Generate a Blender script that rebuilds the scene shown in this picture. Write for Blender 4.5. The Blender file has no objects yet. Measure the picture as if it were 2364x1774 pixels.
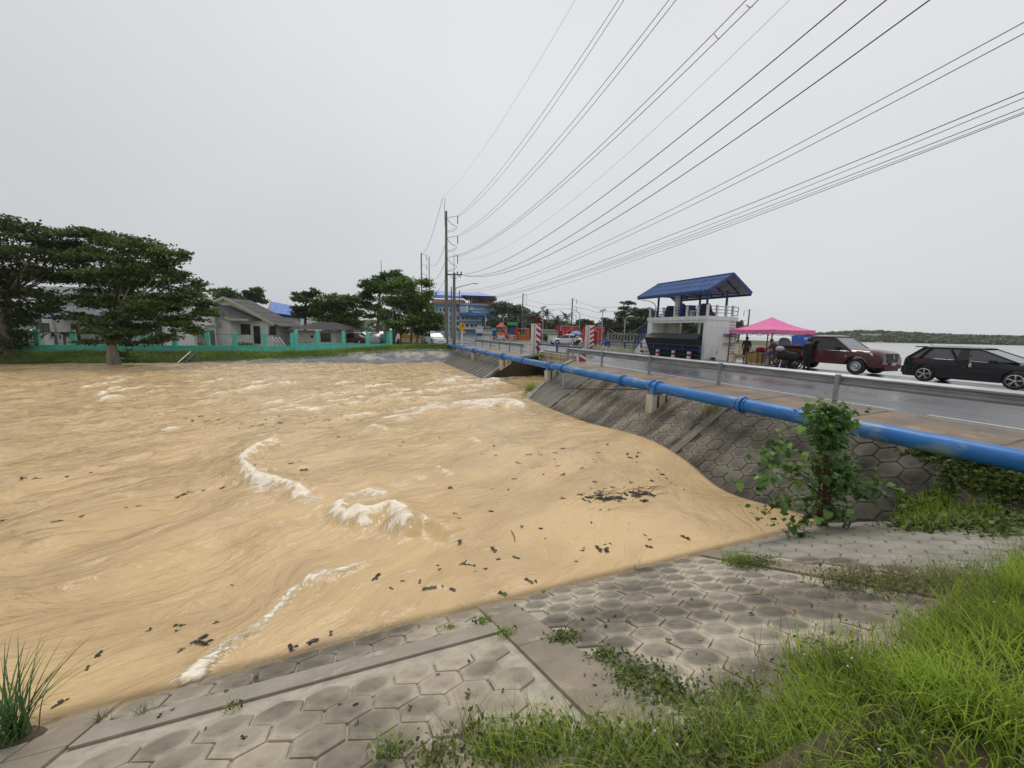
import bpy, bmesh, math, random
import numpy as np
from mathutils import Matrix, Vector
random.seed(7); RS = np.random.RandomState(11)
sc = bpy.context.scene
COL = sc.collection
R = math.radians
# world axes: X across the road (right), Y along the road (away), Z up; water level -1.5, road 0
F, CX, CY, PIT, ROL, CZ = 900., 1182., 887., R(7.76), R(1.2), 1.8
YAW = R(21.1)
# ------------------------------------------------------------ camera, sky, sun, exposure
cd = bpy.data.cameras.new('camera'); cam = bpy.data.objects.new('camera', cd); COL.objects.link(cam)
cd.sensor_width = 36; cd.lens = 36 * F / 2364; cd.clip_end = 3000; cd.clip_start = .05
cam.matrix_world = Matrix.Translation((0, 0, CZ)) @ Matrix.Rotation(-YAW, 4, 'Z') @ Matrix.Rotation(math.pi/2 - PIT, 4, 'X') @ Matrix.Rotation(ROL, 4, 'Z')
sc.camera = cam
W = bpy.data.worlds.new('World'); sc.world = W; W.use_nodes = True
nt = W.node_tree; nt.nodes.clear()
SUN_EL, SUN_AZ = R(62), R(200)
sky = nt.nodes.new('ShaderNodeTexSky'); sky.sky_type = 'NISHITA'; sky.sun_disc = False
sky.sun_elevation = SUN_EL; sky.sun_rotation = SUN_AZ
hs = nt.nodes.new('ShaderNodeHueSaturation'); hs.inputs['Saturation'].default_value = .12
nt.links.new(sky.outputs[0], hs.inputs['Color'])
tc = nt.nodes.new('ShaderNodeTexCoord'); sx = nt.nodes.new('ShaderNodeSeparateXYZ'); nt.links.new(tc.outputs['Generated'], sx.inputs[0])
rp = nt.nodes.new('ShaderNodeValToRGB'); nt.links.new(sx.outputs['Z'], rp.inputs['Fac'])
e = rp.color_ramp.elements
e[0].position = 0.; e[0].color = (6.3, 6.65, 6.85, 1)
e[1].position = .9; e[1].color = (8.7, 8.8, 9.1, 1)
q = e.new(.22); q.color = (6.9, 7.15, 7.4, 1)
q = e.new(.5); q.color = (8.0, 8.1, 8.4, 1)
nz = nt.nodes.new('ShaderNodeTexNoise'); nz.inputs['Scale'].default_value = 1.3; nz.inputs['Detail'].default_value = 3
nt.links.new(tc.outputs['Generated'], nz.inputs['Vector'])
mr = nt.nodes.new('ShaderNodeMapRange'); mr.inputs[1].default_value = .3; mr.inputs[2].default_value = .7; mr.inputs[3].default_value = .93; mr.inputs[4].default_value = 1.05
nt.links.new(nz.outputs['Fac'], mr.inputs[0])
vm = nt.nodes.new('ShaderNodeVectorMath'); vm.operation = 'SCALE'; nt.links.new(rp.outputs[0], vm.inputs[0]); nt.links.new(mr.outputs[0], vm.inputs['Scale'])
dt = nt.nodes.new('ShaderNodeVectorMath'); dt.operation = 'DOT_PRODUCT'; dt.inputs[1].default_value = (.92, .2, .3); nt.links.new(tc.outputs['Generated'], dt.inputs[0])
m2 = nt.nodes.new('ShaderNodeMapRange'); m2.inputs[1].default_value = -1; m2.inputs[2].default_value = 1; m2.inputs[3].default_value = .8; m2.inputs[4].default_value = 1.08; nt.links.new(dt.outputs['Value'], m2.inputs[0])
mm = nt.nodes.new('ShaderNodeMath'); mm.operation = 'MULTIPLY'; nt.links.new(mr.outputs[0], mm.inputs[0]); nt.links.new(m2.outputs[0], mm.inputs[1]); nt.links.new(mm.outputs[0], vm.inputs['Scale'])
mx = nt.nodes.new('ShaderNodeMix'); mx.data_type = 'RGBA'; mx.inputs['Factor'].default_value = .88
nt.links.new(hs.outputs[0], mx.inputs[6]); nt.links.new(vm.outputs[0], mx.inputs[7])
bg = nt.nodes.new('ShaderNodeBackground'); bg.inputs['Strength'].default_value = .1; nt.links.new(mx.outputs[2], bg.inputs[0])
wo = nt.nodes.new('ShaderNodeOutputWorld'); nt.links.new(bg.outputs[0], wo.inputs[0])
sl = bpy.data.lights.new('sun', 'SUN'); sl.energy = 1.35; sl.angle = R(20); sl.color = (1, .96, .9)
so = bpy.data.objects.new('sun', sl); COL.objects.link(so); so.rotation_euler = (math.pi/2 - SUN_EL, 0, math.pi - SUN_AZ + math.pi)
sc.view_settings.view_transform = 'Standard'; sc.view_settings.look = 'None'; sc.view_settings.exposure = 0; sc.view_settings.gamma = 1
sc.view_settings.use_curve_mapping = False
sc.render.engine = 'CYCLES'
try: sc.cycles.max_bounces = 6; sc.cycles.transparent_max_bounces = 6
except Exception: pass

# ------------------------------------------------------------ helpers
def P(x, y, n=None, s=None, z=None, d=None):
    """point of the place seen at photo pixel (x, y), on a plane across / along the road, at a height, or at a depth"""
    a = (x - CX) / F; b = -(y - CY) / F
    r = a*math.cos(ROL) - b*math.sin(ROL); u = a*math.sin(ROL) + b*math.cos(ROL)
    fy = math.cos(PIT) + u*math.sin(PIT); fz = -math.sin(PIT) + u*math.cos(PIT)
    v = Vector((r*math.cos(YAW) + fy*math.sin(YAW), -r*math.sin(YAW) + fy*math.cos(YAW), fz))
    if n is not None: t = n / v.x
    elif s is not None: t = s / v.y
    elif z is not None: t = (z - CZ) / v.z
    else: t = d
    return Vector((0, 0, CZ)) + v*t
RX = Vector((math.cos(YAW), -math.sin(YAW), 0)); FY = Vector((math.sin(YAW), math.cos(YAW), 0))

def tag(o, label=None, cat=None, group=None, kind=None):
    if label: o['label'] = label
    if cat: o['category'] = cat
    if group: o['group'] = group
    if kind: o['kind'] = kind
    return o
def empty(name, label, cat, loc, rz=0, group=None):
    o = bpy.data.objects.new(name, None); COL.objects.link(o); o.location = loc; o.rotation_euler = (0, 0, rz); o.empty_display_size = .2
    return tag(o, label, cat, group)
def wmat(o):
    m = o.matrix_basis.copy()
    while o.parent: o = o.parent; m = o.matrix_basis @ m
    return m
def link(name, me, parent=None):
    o = bpy.data.objects.new(name, me); COL.objects.link(o)
    if parent: o.parent = parent
    return o
def dup(o, parent=None):
    c = o.copy(); COL.objects.link(c); c.parent = parent
    for ch in o.children: dup(ch, c)
    return c
class MB:
    def __init__(s): s.v = []; s.f = []; s.m = []
    def add(s, vs, fs, mi=0):
        b = len(s.v); s.v += [tuple(p) for p in vs]; s.f += [tuple(b+i for i in f) for f in fs]; s.m += [mi]*len(fs); return s
    def box(s, c, d, rz=0, mi=0, M=None):
        x, y, z = [k/2 for k in d]
        M = M or (Matrix.Translation(c) @ Matrix.Rotation(rz, 4, 'Z'))
        vs = [M @ Vector((i*x, j*y, k*z)) for k in (-1, 1) for j in (-1, 1) for i in (-1, 1)]
        return s.add(vs, [(0,2,3,1),(4,5,7,6),(0,1,5,4),(2,6,7,3),(0,4,6,2),(1,3,7,5)], mi)
    def b2(s, a, b, mi=0):
        return s.box([(p+q)/2 for p, q in zip(a, b)], [abs(q-p) for p, q in zip(a, b)], mi=mi)
    def bar(s, p0, p1, w, h=None, mi=0):
        p0, p1 = Vector(p0), Vector(p1); d = p1-p0; L = d.length
        if L < 1e-6: return s
        q = d.to_track_quat('X', 'Z').to_matrix().to_4x4()
        return s.box((0,0,0), (L, w, h or w), M=Matrix.Translation((p0+p1)/2) @ q, mi=mi)
    def tube(s, pts, r, n=8, mi=0, cap=True):
        pts = [Vector(p) for p in pts]; rs = r if isinstance(r, (list, tuple)) else [r]*len(pts)
        rings = []; prev = None
        for i, p in enumerate(pts):
            d = (pts[min(i+1, len(pts)-1)] - pts[max(i-1, 0)]).normalized()
            if prev is None: a = d.orthogonal().normalized()
            else:
                a = prev - d*prev.dot(d); a = a.normalized() if a.length > 1e-6 else d.orthogonal().normalized()
            prev = a; b = d.cross(a)
            rings.append([p + (a*math.cos(2*math.pi*k/n) + b*math.sin(2*math.pi*k/n))*rs[i] for k in range(n)])
        vs = [v for rg in rings for v in rg]; fs = []
        for i in range(len(pts)-1):
            for k in range(n): fs.append((i*n+k, i*n+(k+1) % n, (i+1)*n+(k+1) % n, (i+1)*n+k))
        if cap: fs += [tuple(range(n-1, -1, -1)), tuple((len(pts)-1)*n+k for k in range(n))]
        return s.add(vs, fs, mi)
    def lathe(s, prof, c=(0,0,0), n=16, mi=0, M=None):
        vs = []; fs = []
        M = M or Matrix.Translation(c)
        for r, z in prof: vs += [M @ Vector((r*math.cos(2*math.pi*k/n), r*math.sin(2*math.pi*k/n), z)) for k in range(n)]
        for i in range(len(prof)-1):
            for k in range(n): fs.append((i*n+k, i*n+(k+1) % n, (i+1)*n+(k+1) % n, (i+1)*n+k))
        return s.add(vs, fs, mi)
    def ball(s, c, r, n=10, mi=0):
        r = (r, r, r) if not isinstance(r, (tuple, list)) else r
        M = Matrix.Translation(c) @ Matrix.Diagonal((r[0], r[1], r[2], 1))
        return s.lathe([(max(.001, math.sin(t*math.pi/6)), -math.cos(t*math.pi/6)) for t in range(7)], n=n, mi=mi, M=M)
    def prism(s, poly, h, M=None, mi=0):
        M = M or Matrix(); n = len(poly)
        vs = [M @ Vector((p[0], p[1], 0)) for p in poly] + [M @ Vector((p[0], p[1], h)) for p in poly]
        return s.add(vs, [tuple(range(n-1, -1, -1)), tuple(range(n, 2*n))] + [(k, (k+1) % n, n+(k+1) % n, n+k) for k in range(n)], mi)
    def quad(s, a, b, c, d, mi=0): return s.add([a, b, c, d], [(0,1,2,3)], mi)
    def mesh(s, name, mats, smooth=False):
        me = bpy.data.meshes.new(name); me.from_pydata(s.v, [], s.f)
        mats = mats if isinstance(mats, (list, tuple)) else [mats]
        for m in mats: me.materials.append(m)
        if len(mats) > 1: me.polygons.foreach_set('material_index', s.m)
        if smooth: me.polygons.foreach_set('use_smooth', [True]*len(me.polygons))
        me.update(); return me
    def build(s, name, mats, parent=None, smooth=False, world=False):
        if world and parent:
            iv = wmat(parent).inverted(); s.v = [tuple(iv @ Vector(p)) for p in s.v]
        o = link(name, s.mesh(name, mats, smooth), parent)
        if smooth:
            try: o.data.set_sharp_from_angle(angle=R(35))
            except Exception: pass
        return o
def npmesh(name, verts, faces4, mats, attrs=None, smooth=False):
    """numpy mesh; faces4 (M,k)"""
    me = bpy.data.meshes.new(name); k = faces4.shape[1]
    me.vertices.add(len(verts)); me.vertices.foreach_set('co', verts.astype(np.float32).ravel())
    me.loops.add(faces4.size); me.loops.foreach_set('vertex_index', faces4.astype(np.int32).ravel())
    me.polygons.add(len(faces4)); me.polygons.foreach_set('loop_start', np.arange(0, faces4.size, k, dtype=np.int32))
    try: me.polygons.foreach_set('loop_total', np.full(len(faces4), k, dtype=np.int32))
    except Exception: pass
    if smooth: me.polygons.foreach_set('use_smooth', np.ones(len(faces4), dtype=bool))
    me.update(calc_edges=True)
    for m in (mats if isinstance(mats, (list, tuple)) else [mats]): me.materials.append(m)
    for an, dom, arr in (attrs or []):
        at = me.attributes.new(an, 'FLOAT', dom); at.data.foreach_set('value', arr.astype(np.float32))
    return me
def _h(ix, iy, seed):
    v = (ix*374761393 + iy*668265263 + seed*974634777) & 0xffffffff
    v = ((v ^ (v >> 13))*1274126177) & 0xffffffff
    return ((v ^ (v >> 16)) & 0xffff)/65535.
def vnoise(x, y, seed=0):
    x = np.asarray(x, float); y = np.asarray(y, float)
    ix = np.floor(x).astype(np.int64); iy = np.floor(y).astype(np.int64); fx = x-ix; fy = y-iy
    g = lambda a, b: _h(a, b, seed)*2*np.pi
    def gr(a, b, dx, dy): t = g(a, b); return np.cos(t)*dx + np.sin(t)*dy
    u = fx*fx*fx*(fx*(fx*6-15)+10); v = fy*fy*fy*(fy*(fy*6-15)+10)
    a = gr(ix, iy, fx, fy); b = gr(ix+1, iy, fx-1, fy); c = gr(ix, iy+1, fx, fy-1); d = gr(ix+1, iy+1, fx-1, fy-1)
    return (a*(1-u)+b*u)*(1-v) + (c*(1-u)+d*u)*v
def fbm(x, y, o=4, seed=0, g=.5):
    r = 0; a = 1
    for i in range(o): r = r + a*vnoise(x*2**i, y*2**i, seed+i*7); a *= g
    return r

# ------------------------------------------------------------ materials
def mat(name, c1, c2=None, scale=4., rough=.75, bump=0., bscale=None, metal=0., spec=.4, stretch=(1,1,1), rnd=0., detail=5, lo=.35, hi=.65, coat=0., c3=None, s3=1.5, f3=.5, roughv=0., emis=None, alpha=None, gen=False):
    m = bpy.data.materials.new(name); m.use_nodes = True; t = m.node_tree; N = t.nodes; L = t.links
    b = N['Principled BSDF']; b.inputs['Roughness'].default_value = rough; b.inputs['Metallic'].default_value = metal
    b.inputs['Specular IOR Level'].default_value = spec; b.inputs['Coat Weight'].default_value = coat
    b.inputs['Coat Roughness'].default_value = .05
    co = N.new('ShaderNodeTexCoord'); mp = N.new('ShaderNodeMapping'); L.new(co.outputs['Generated' if gen else 'Object'], mp.inputs[0]); mp.inputs['Scale'].default_value = stretch
    c2 = c2 or tuple(k*.8 for k in c1)
    nz = N.new('ShaderNodeTexNoise'); nz.inputs['Scale'].default_value = scale; nz.inputs['Detail'].default_value = detail; nz.inputs['Roughness'].default_value = .6
    L.new(mp.outputs[0], nz.inputs['Vector'])
    r = N.new('ShaderNodeMapRange'); r.inputs[1].default_value = lo; r.inputs[2].default_value = hi; L.new(nz.outputs['Fac'], r.inputs[0])
    mx = N.new('ShaderNodeMix'); mx.data_type = 'RGBA'; mx.inputs[6].default_value = (*c1, 1); mx.inputs[7].default_value = (*c2, 1); L.new(r.outputs[0], mx.inputs['Factor'])
    out = mx.outputs[2]
    if c3:
        n3 = N.new('ShaderNodeTexNoise'); n3.inputs['Scale'].default_value = s3; n3.inputs['Detail'].default_value = 6; n3.inputs['Roughness'].default_value = .65; L.new(mp.outputs[0], n3.inputs['Vector'])
        r3 = N.new('ShaderNodeMapRange'); r3.inputs[1].default_value = f3; r3.inputs[2].default_value = f3+.12; L.new(n3.outputs['Fac'], r3.inputs[0])
        m3 = N.new('ShaderNodeMix'); m3.data_type = 'RGBA'; L.new(out, m3.inputs[6]); m3.inputs[7].default_value = (*c3, 1); L.new(r3.outputs[0], m3.inputs['Factor']); out = m3.outputs[2]
    if rnd:
        oi = N.new('ShaderNodeObjectInfo'); rr = N.new('ShaderNodeMapRange'); rr.inputs[3].default_value = 1-rnd; rr.inputs[4].default_value = 1+rnd*.7; L.new(oi.outputs['Random'], rr.inputs[0])
        vv = N.new('ShaderNodeVectorMath'); vv.operation = 'SCALE'; L.new(out, vv.inputs[0]); L.new(rr.outputs[0], vv.inputs['Scale']); out = vv.outputs[0]
    L.new(out, b.inputs['Base Color'])
    if bump:
        nb = N.new('ShaderNodeTexNoise'); nb.inputs['Scale'].default_value = bscale or scale*6; nb.inputs['Detail'].default_value = 6; L.new(mp.outputs[0], nb.inputs['Vector'])
        bp = N.new('ShaderNodeBump'); bp.inputs['Strength'].default_value = 1; bp.inputs['Distance'].default_value = bump; L.new(nb.outputs['Fac'], bp.inputs['Height']); L.new(bp.outputs[0], b.inputs['Normal'])
    if roughv:
        rv = N.new('ShaderNodeMapRange'); rv.inputs[1].default_value = .35; rv.inputs[2].default_value = .65; rv.inputs[3].default_value = rough; rv.inputs[4].default_value = rough+roughv; L.new(nz.outputs['Fac'], rv.inputs[0]); L.new(rv.outputs[0], b.inputs['Roughness'])
    if emis: b.inputs['Emission Color'].default_value = (*emis[0], 1); b.inputs['Emission Strength'].default_value = emis[1]
    return m
def leafmat(name, dark, light, trans=.3, rough=.5):
    m = bpy.data.materials.new(name); m.use_nodes = True; t = m.node_tree; N = t.nodes; L = t.links
    b = N['Principled BSDF']; b.inputs['Roughness'].default_value = rough; b.inputs['Specular IOR Level'].default_value = .3
    a = N.new('ShaderNodeAttribute'); a.attribute_name = 'tint'
    mx = N.new('ShaderNodeMix'); mx.data_type = 'RGBA'; mx.inputs[6].default_value = (*dark, 1); mx.inputs[7].default_value = (*light, 1); L.new(a.outputs['Fac'], mx.inputs['Factor'])
    L.new(mx.outputs[2], b.inputs['Base Color'])
    tr = N.new('ShaderNodeBsdfTranslucent'); L.new(mx.outputs[2], tr.inputs['Color'])
    ms = N.new('ShaderNodeMixShader'); ms.inputs[0].default_value = trans; L.new(b.outputs[0], ms.inputs[1]); L.new(tr.outputs[0], ms.inputs[2])
    L.new(ms.outputs[0], N['Material Output'].inputs['Surface'])
    return m
M = {}
M['asphalt'] = mat('asphalt', (.11,.11,.118), (.06,.06,.066), scale=.5, rough=.08, bump=.004, bscale=60, stretch=(1,.22,1), c3=(.075,.06,.055), s3=.35, f3=.54, roughv=.34, spec=.5, lo=.4, hi=.6)
M['shoulder'] = mat('shoulder_concrete', (.25,.17,.105), (.13,.105,.08), scale=1.2, rough=.5, bump=.006, bscale=40, c3=(.38,.27,.17), s3=.9, f3=.56)
M['concrete'] = mat('concrete', (.33,.31,.26), (.22,.21,.18), scale=2.2, rough=.8, bump=.006, bscale=35, c3=(.13,.125,.11), s3=1.4, f3=.57)
M['conc_dark'] = mat('wet_stained_concrete', (.2,.185,.15), (.1,.095,.08), scale=2.5, rough=.7, bump=.008, bscale=30, stretch=(.5,2.4,.5), c3=(.06,.058,.05), s3=1.2, f3=.56)
M['conc_cream'] = mat('cream_concrete', (.62,.57,.45), (.42,.38,.28), scale=2.5, rough=.8, bump=.004, stretch=(1,1,.4), c3=(.2,.17,.12), s3=1.6, f3=.6)
M['rib'] = mat('muddy_rib_concrete', (.3,.25,.185), (.2,.175,.135), scale=3, rough=.75, bump=.012, bscale=30, c3=(.4,.35,.27), s3=2.5, f3=.55, detail=9)
M['whitewall'] = mat('white_render', (.78,.8,.78), (.66,.68,.66), scale=2.5, rough=.8, bump=.003, stretch=(1,1,.45), c3=(.3,.3,.26), s3=1.3, f3=.63)
M['white'] = mat('white_paint', (.75,.75,.73), (.62,.62,.6), scale=5, rough=.6)
M['whitegloss'] = mat('white_car_paint', (.75,.76,.77), (.7,.71,.72), rough=.25, coat=.6)
M['road_white'] = mat('road_paint', (.62,.62,.6), (.42,.42,.4), scale=6, rough=.35)
M['road_yellow'] = mat('road_paint_yellow', (.55,.4,.1), (.35,.28,.1), scale=6, rough=.35)
M['pipe'] = mat('blue_pipe_paint', (.03,.19,.52), (.018,.13,.4), scale=4, rough=.4, bump=.002, bscale=30, c3=(.2,.3,.36), s3=3.5, f3=.53, detail=8, stretch=(1,.35,1))
M['bluesteel'] = mat('dark_blue_steel', (.02,.05,.22), (.015,.035,.15), scale=6, rough=.45)
M['blueroof'] = mat('blue_fibre_cement_roof', (.045,.13,.34), (.03,.09,.25), scale=3, rough=.5, rnd=.12)
M['galv'] = mat('galvanised_steel', (.36,.37,.37), (.25,.26,.26), scale=5, rough=.45, metal=.35, stretch=(1,.3,1), c3=(.25,.25,.24), s3=3, f3=.62)
M['black'] = mat('black_paint', (.012,.012,.013), (.02,.02,.02), rough=.5)
M['blackcar'] = mat('black_car_paint', (.008,.008,.011), (.01,.01,.013), rough=.2, coat=.35)
M['redcar'] = mat('dark_red_car_paint', (.09,.012,.014), (.07,.01,.012), rough=.25, coat=.5)
M['glass'] = mat('dark_car_glass', (.015,.018,.02), (.02,.022,.025), rough=.08, spec=.6)
M['screen'] = mat('windscreen_glass', (.16,.19,.22), (.12,.15,.17), rough=.06, spec=.7)
M['tyre'] = mat('tyre_rubber', (.02,.02,.02), (.03,.03,.03), rough=.8)
M['chrome'] = mat('bright_metal', (.6,.6,.6), (.5,.5,.5), rough=.25, metal=.9)
M['red'] = mat('red_paint', (.5,.02,.03), (.38,.015,.02), scale=4, rough=.4)
M['redlamp'] = mat('red_lens', (.55,.01,.02), (.45,.01,.01), rough=.15)
M['lens'] = mat('clear_lens', (.65,.67,.7), (.5,.52,.55), rough=.12)
M['darkred'] = mat('dark_red_iron', (.16,.02,.015), (.1,.015,.012), rough=.6)
M['pink'] = mat('pink_canopy_cloth', (.78,.2,.42), (.7,.16,.36), scale=3, rough=.75)
M['orange'] = mat('orange_plastic', (.6,.16,.02), rough=.5)
M['yellow'] = mat('yellow_plastic', (.6,.35,.03), rough=.5)
M['green'] = mat('green_plastic', (.05,.4,.12), rough=.5)
M['bluep'] = mat('blue_plastic', (.03,.08,.35), rough=.5)
M['salmon'] = mat('salmon_roof', (.62,.13,.07), rough=.6)
M['palepink'] = mat('pale_pink_plastic', (.6,.4,.38), rough=.6)
M['teal'] = mat('turquoise_paint', (.14,.66,.55), (.1,.54,.46), scale=2, rough=.7, c3=(.04,.2,.15), s3=2.4, f3=.66)
M['tile'] = mat('grey_roof_tile', (.09,.085,.09), (.055,.052,.055), scale=1.5, rough=.8, stretch=(1,1,1), bump=.02, bscale=8)
M['rooftile_dark'] = mat('dark_roof', (.045,.04,.045), (.03,.028,.03), scale=2, rough=.8)
M['skyroof'] = mat('bright_blue_metal_roof', (.09,.2,.55), (.07,.16,.47), scale=1, rough=.45)
M['lilacroof'] = mat('pale_blue_metal_roof', (.25,.33,.68), (.2,.27,.6), scale=.3, rough=.5)
M['bldblue'] = mat('sign_blue', (.03,.22,.5), (.03,.19,.45), rough=.5)
M['bldpale'] = mat('pale_blue_wall', (.42,.6,.72), (.36,.53,.66), scale=.6, rough=.7)
M['bldmid'] = mat('mid_blue_trim', (.07,.25,.5), rough=.7)
M['redbrick'] = mat('red_brown_wall', (.2,.055,.04), (.15,.04,.03), rough=.8)
M['pole'] = mat('pole_concrete', (.2,.175,.14), (.14,.125,.1), scale=2, rough=.85, stretch=(1,1,.3), c3=(.27,.25,.21), s3=3, f3=.62)
M['greypole'] = mat('grey_steel_pole', (.42,.44,.44), (.33,.35,.35), rough=.6)
M['ins'] = mat('brown_insulator', (.06,.035,.03), rough=.4)
M['wire'] = mat('wire_black', (.03,.03,.035), rough=.6)
M['wireg'] = mat('wire_grey', (.18,.18,.21), rough=.6)
M['wood'] = mat('bark', (.17,.14,.1), (.09,.075,.055), scale=3, rough=.9, bump=.02, bscale=12, stretch=(1,1,.3))
M['palebark'] = mat('pale_bark', (.34,.31,.25), (.2,.18,.14), scale=3, rough=.9, stretch=(1,1,.3), bump=.02)
M['redbark'] = mat('red_brown_stem', (.1,.03,.02), (.06,.02,.015), rough=.8)
M['soil'] = mat('soil', (.11,.085,.05), (.06,.05,.03), scale=4, rough=.95, bump=.02)
M['grassg'] = mat('grass_ground', (.06,.09,.025), (.04,.06,.018), scale=2, rough=.95, bump=.03, c3=(.13,.1,.055), s3=.8, f3=.6)
M['farground'] = mat('far_ground', (.08,.1,.045), (.06,.075,.035), scale=.15, rough=.95)
M['hill'] = mat('hill_green', (.08,.11,.06), (.06,.085,.045), scale=.06, rough=.95)
M['skin'] = mat('skin', (.3,.16,.1), rough=.6)
M['hair'] = mat('black_hair', (.01,.009,.008), rough=.6)
M['brownshirt'] = mat('brown_shirt', (.1,.06,.05), (.05,.03,.03), scale=30, rough=.9)
M['maroon'] = mat('maroon_cloth', (.14,.02,.03), (.05,.03,.08), scale=12, rough=.9)
M['darkcloth'] = mat('dark_cloth', (.025,.022,.025), rough=.9)
M['whitecloth'] = mat('white_cloth', (.7,.7,.7), rough=.9)
M['magenta'] = mat('magenta_cloth', (.4,.03,.22), rough=.9)
M['dogfur'] = mat('tan_fur', (.42,.25,.13), (.33,.19,.1), rough=.95)
M['batik'] = mat('patterned_cloth', (.4,.12,.07), (.28,.3,.08), scale=9, rough=.9, c3=(.5,.4,.25), s3=7, f3=.55)
M['greybag'] = mat('pale_grey_cloth', (.5,.5,.47), rough=.9)
M['leaf'] = leafmat('tree_leaf', (.025,.055,.012), (.12,.2,.04), .3)
M['leaf2'] = leafmat('broad_leaf', (.025,.05,.014), (.13,.21,.04), .3)
M['leafd'] = leafmat('dark_leaf', (.02,.038,.012), (.085,.125,.035), .25)
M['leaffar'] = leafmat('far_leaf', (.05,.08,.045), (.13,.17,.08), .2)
M['leafsap'] = leafmat('sapling_leaf', (.045,.1,.03), (.28,.46,.12), .35, rough=.35)
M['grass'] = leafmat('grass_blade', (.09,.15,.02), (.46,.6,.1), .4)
M['grassdry'] = leafmat('dry_grass', (.16,.13,.07), (.36,.34,.16), .3)
M['weed'] = leafmat('weed_leaf', (.05,.065,.02), (.18,.24,.05), .3)
M['reed'] = leafmat('reed_blade', (.035,.085,.03), (.13,.23,.08), .3)
M['palm'] = leafmat('palm_leaf', (.022,.04,.016), (.06,.09,.035), .2)
M['debris'] = mat('wet_dead_leaf', (.035,.024,.012), (.015,.012,.008), scale=20, rough=.45)
M['debrisg'] = mat('floating_green_leaf', (.07,.1,.02), (.03,.04,.012), scale=25, rough=.4)
M['twig'] = mat('twig', (.07,.05,.03), (.04,.03,.02), rough=.8)
M['flower'] = mat('pink_flower', (.7,.4,.6), rough=.8)

def tilemat(name, c1, c2, rim, wet=True):
    """paving block: worn pale rim, darker stained middle, per-block tone, wet near the water"""
    m = mat(name, c1, c2, scale=6, rough=.8, bump=.006, bscale=45, rnd=.28, lo=.3, hi=.7, c3=tuple(k*.5 for k in c2), s3=3.5, f3=.6, detail=8)
    t = m.node_tree; N = t.nodes; L = t.links; b = N['Principled BSDF']
    src = b.inputs['Base Color'].links[0].from_socket
    co = N.new('ShaderNodeTexCoord'); ln = N.new('ShaderNodeVectorMath'); ln.operation = 'LENGTH'; L.new(co.outputs['Object'], ln.inputs[0])
    nz = N.new('ShaderNodeTexNoise'); nz.inputs['Scale'].default_value = 12; L.new(co.outputs['Object'], nz.inputs['Vector'])
    ad = N.new('ShaderNodeMath'); ad.operation = 'MULTIPLY_ADD'; L.new(nz.outputs['Fac'], ad.inputs[0]); ad.inputs[1].default_value = .09; L.new(ln.outputs['Value'], ad.inputs[2])
    r = N.new('ShaderNodeMapRange'); r.inputs[1].default_value = .15; r.inputs[2].default_value = .225; L.new(ad.outputs[0], r.inputs[0])
    mx = N.new('ShaderNodeMix'); mx.data_type = 'RGBA'; L.new(src, mx.inputs[6]); mx.inputs[7].default_value = (*rim, 1); L.new(r.outputs[0], mx.inputs['Factor'])
    # large soft stains across neighbouring blocks
    g = N.new('ShaderNodeNewGeometry'); n2 = N.new('ShaderNodeTexNoise'); n2.inputs['Scale'].default_value = .9; n2.inputs['Detail'].default_value = 7; gm = N.new('ShaderNodeMapping'); gm.inputs['Scale'].default_value = (.5, 2.4, .5) if 'slope' in name else (1, 1, 1); L.new(g.outputs['Position'], gm.inputs[0]); L.new(gm.outputs[0], n2.inputs['Vector'])
    r2 = N.new('ShaderNodeMapRange'); r2.inputs[1].default_value = .42; r2.inputs[2].default_value = .62; r2.inputs[3].default_value = 1; r2.inputs[4].default_value = .42; L.new(n2.outputs['Fac'], r2.inputs[0])
    sp = N.new('ShaderNodeSeparateXYZ'); L.new(g.outputs['Position'], sp.inputs[0])
    r4 = N.new('ShaderNodeMapRange'); r4.inputs[1].default_value = -1.47; r4.inputs[2].default_value = -1.33; r4.inputs[3].default_value = .62; r4.inputs[4].default_value = 1; L.new(sp.outputs['Z'], r4.inputs[0])
    ml = N.new('ShaderNodeMath'); ml.operation = 'MULTIPLY'; L.new(r2.outputs[0], ml.inputs[0]); L.new(r4.outputs[0], ml.inputs[1])
    if name == 'paving_block_slope':     # the mossy, silted blocks near the corner are darker than those farther along
        r5 = N.new('ShaderNodeMapRange'); r5.inputs[1].default_value = 5; r5.inputs[2].default_value = 9.5; r5.inputs[3].default_value = .5; r5.inputs[4].default_value = 1; L.new(sp.outputs['Y'], r5.inputs[0])
        m5 = N.new('ShaderNodeMath'); m5.operation = 'MULTIPLY'; L.new(ml.outputs[0], m5.inputs[0]); L.new(r5.outputs[0], m5.inputs[1]); ml = m5
    vv = N.new('ShaderNodeVectorMath'); vv.operation = 'SCALE'; L.new(mx.outputs[2], vv.inputs[0]); L.new(ml.outputs[0], vv.inputs['Scale'])
    L.new(vv.outputs[0], b.inputs['Base Color']); return m
M['blockA'] = tilemat('paving_block_grey', (.42,.36,.275), (.29,.25,.19), (.5,.44,.335))
M['blockB'] = tilemat('paving_block_stained', (.35,.305,.235), (.19,.17,.135), (.58,.51,.385))
M['blockC'] = tilemat('paving_block_slope', (.26,.225,.17), (.16,.14,.108), (.29,.255,.195))
M['blockD'] = mat('paving_block_plain', (.32,.3,.25), (.23,.215,.18), scale=3, rough=.8)

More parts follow.
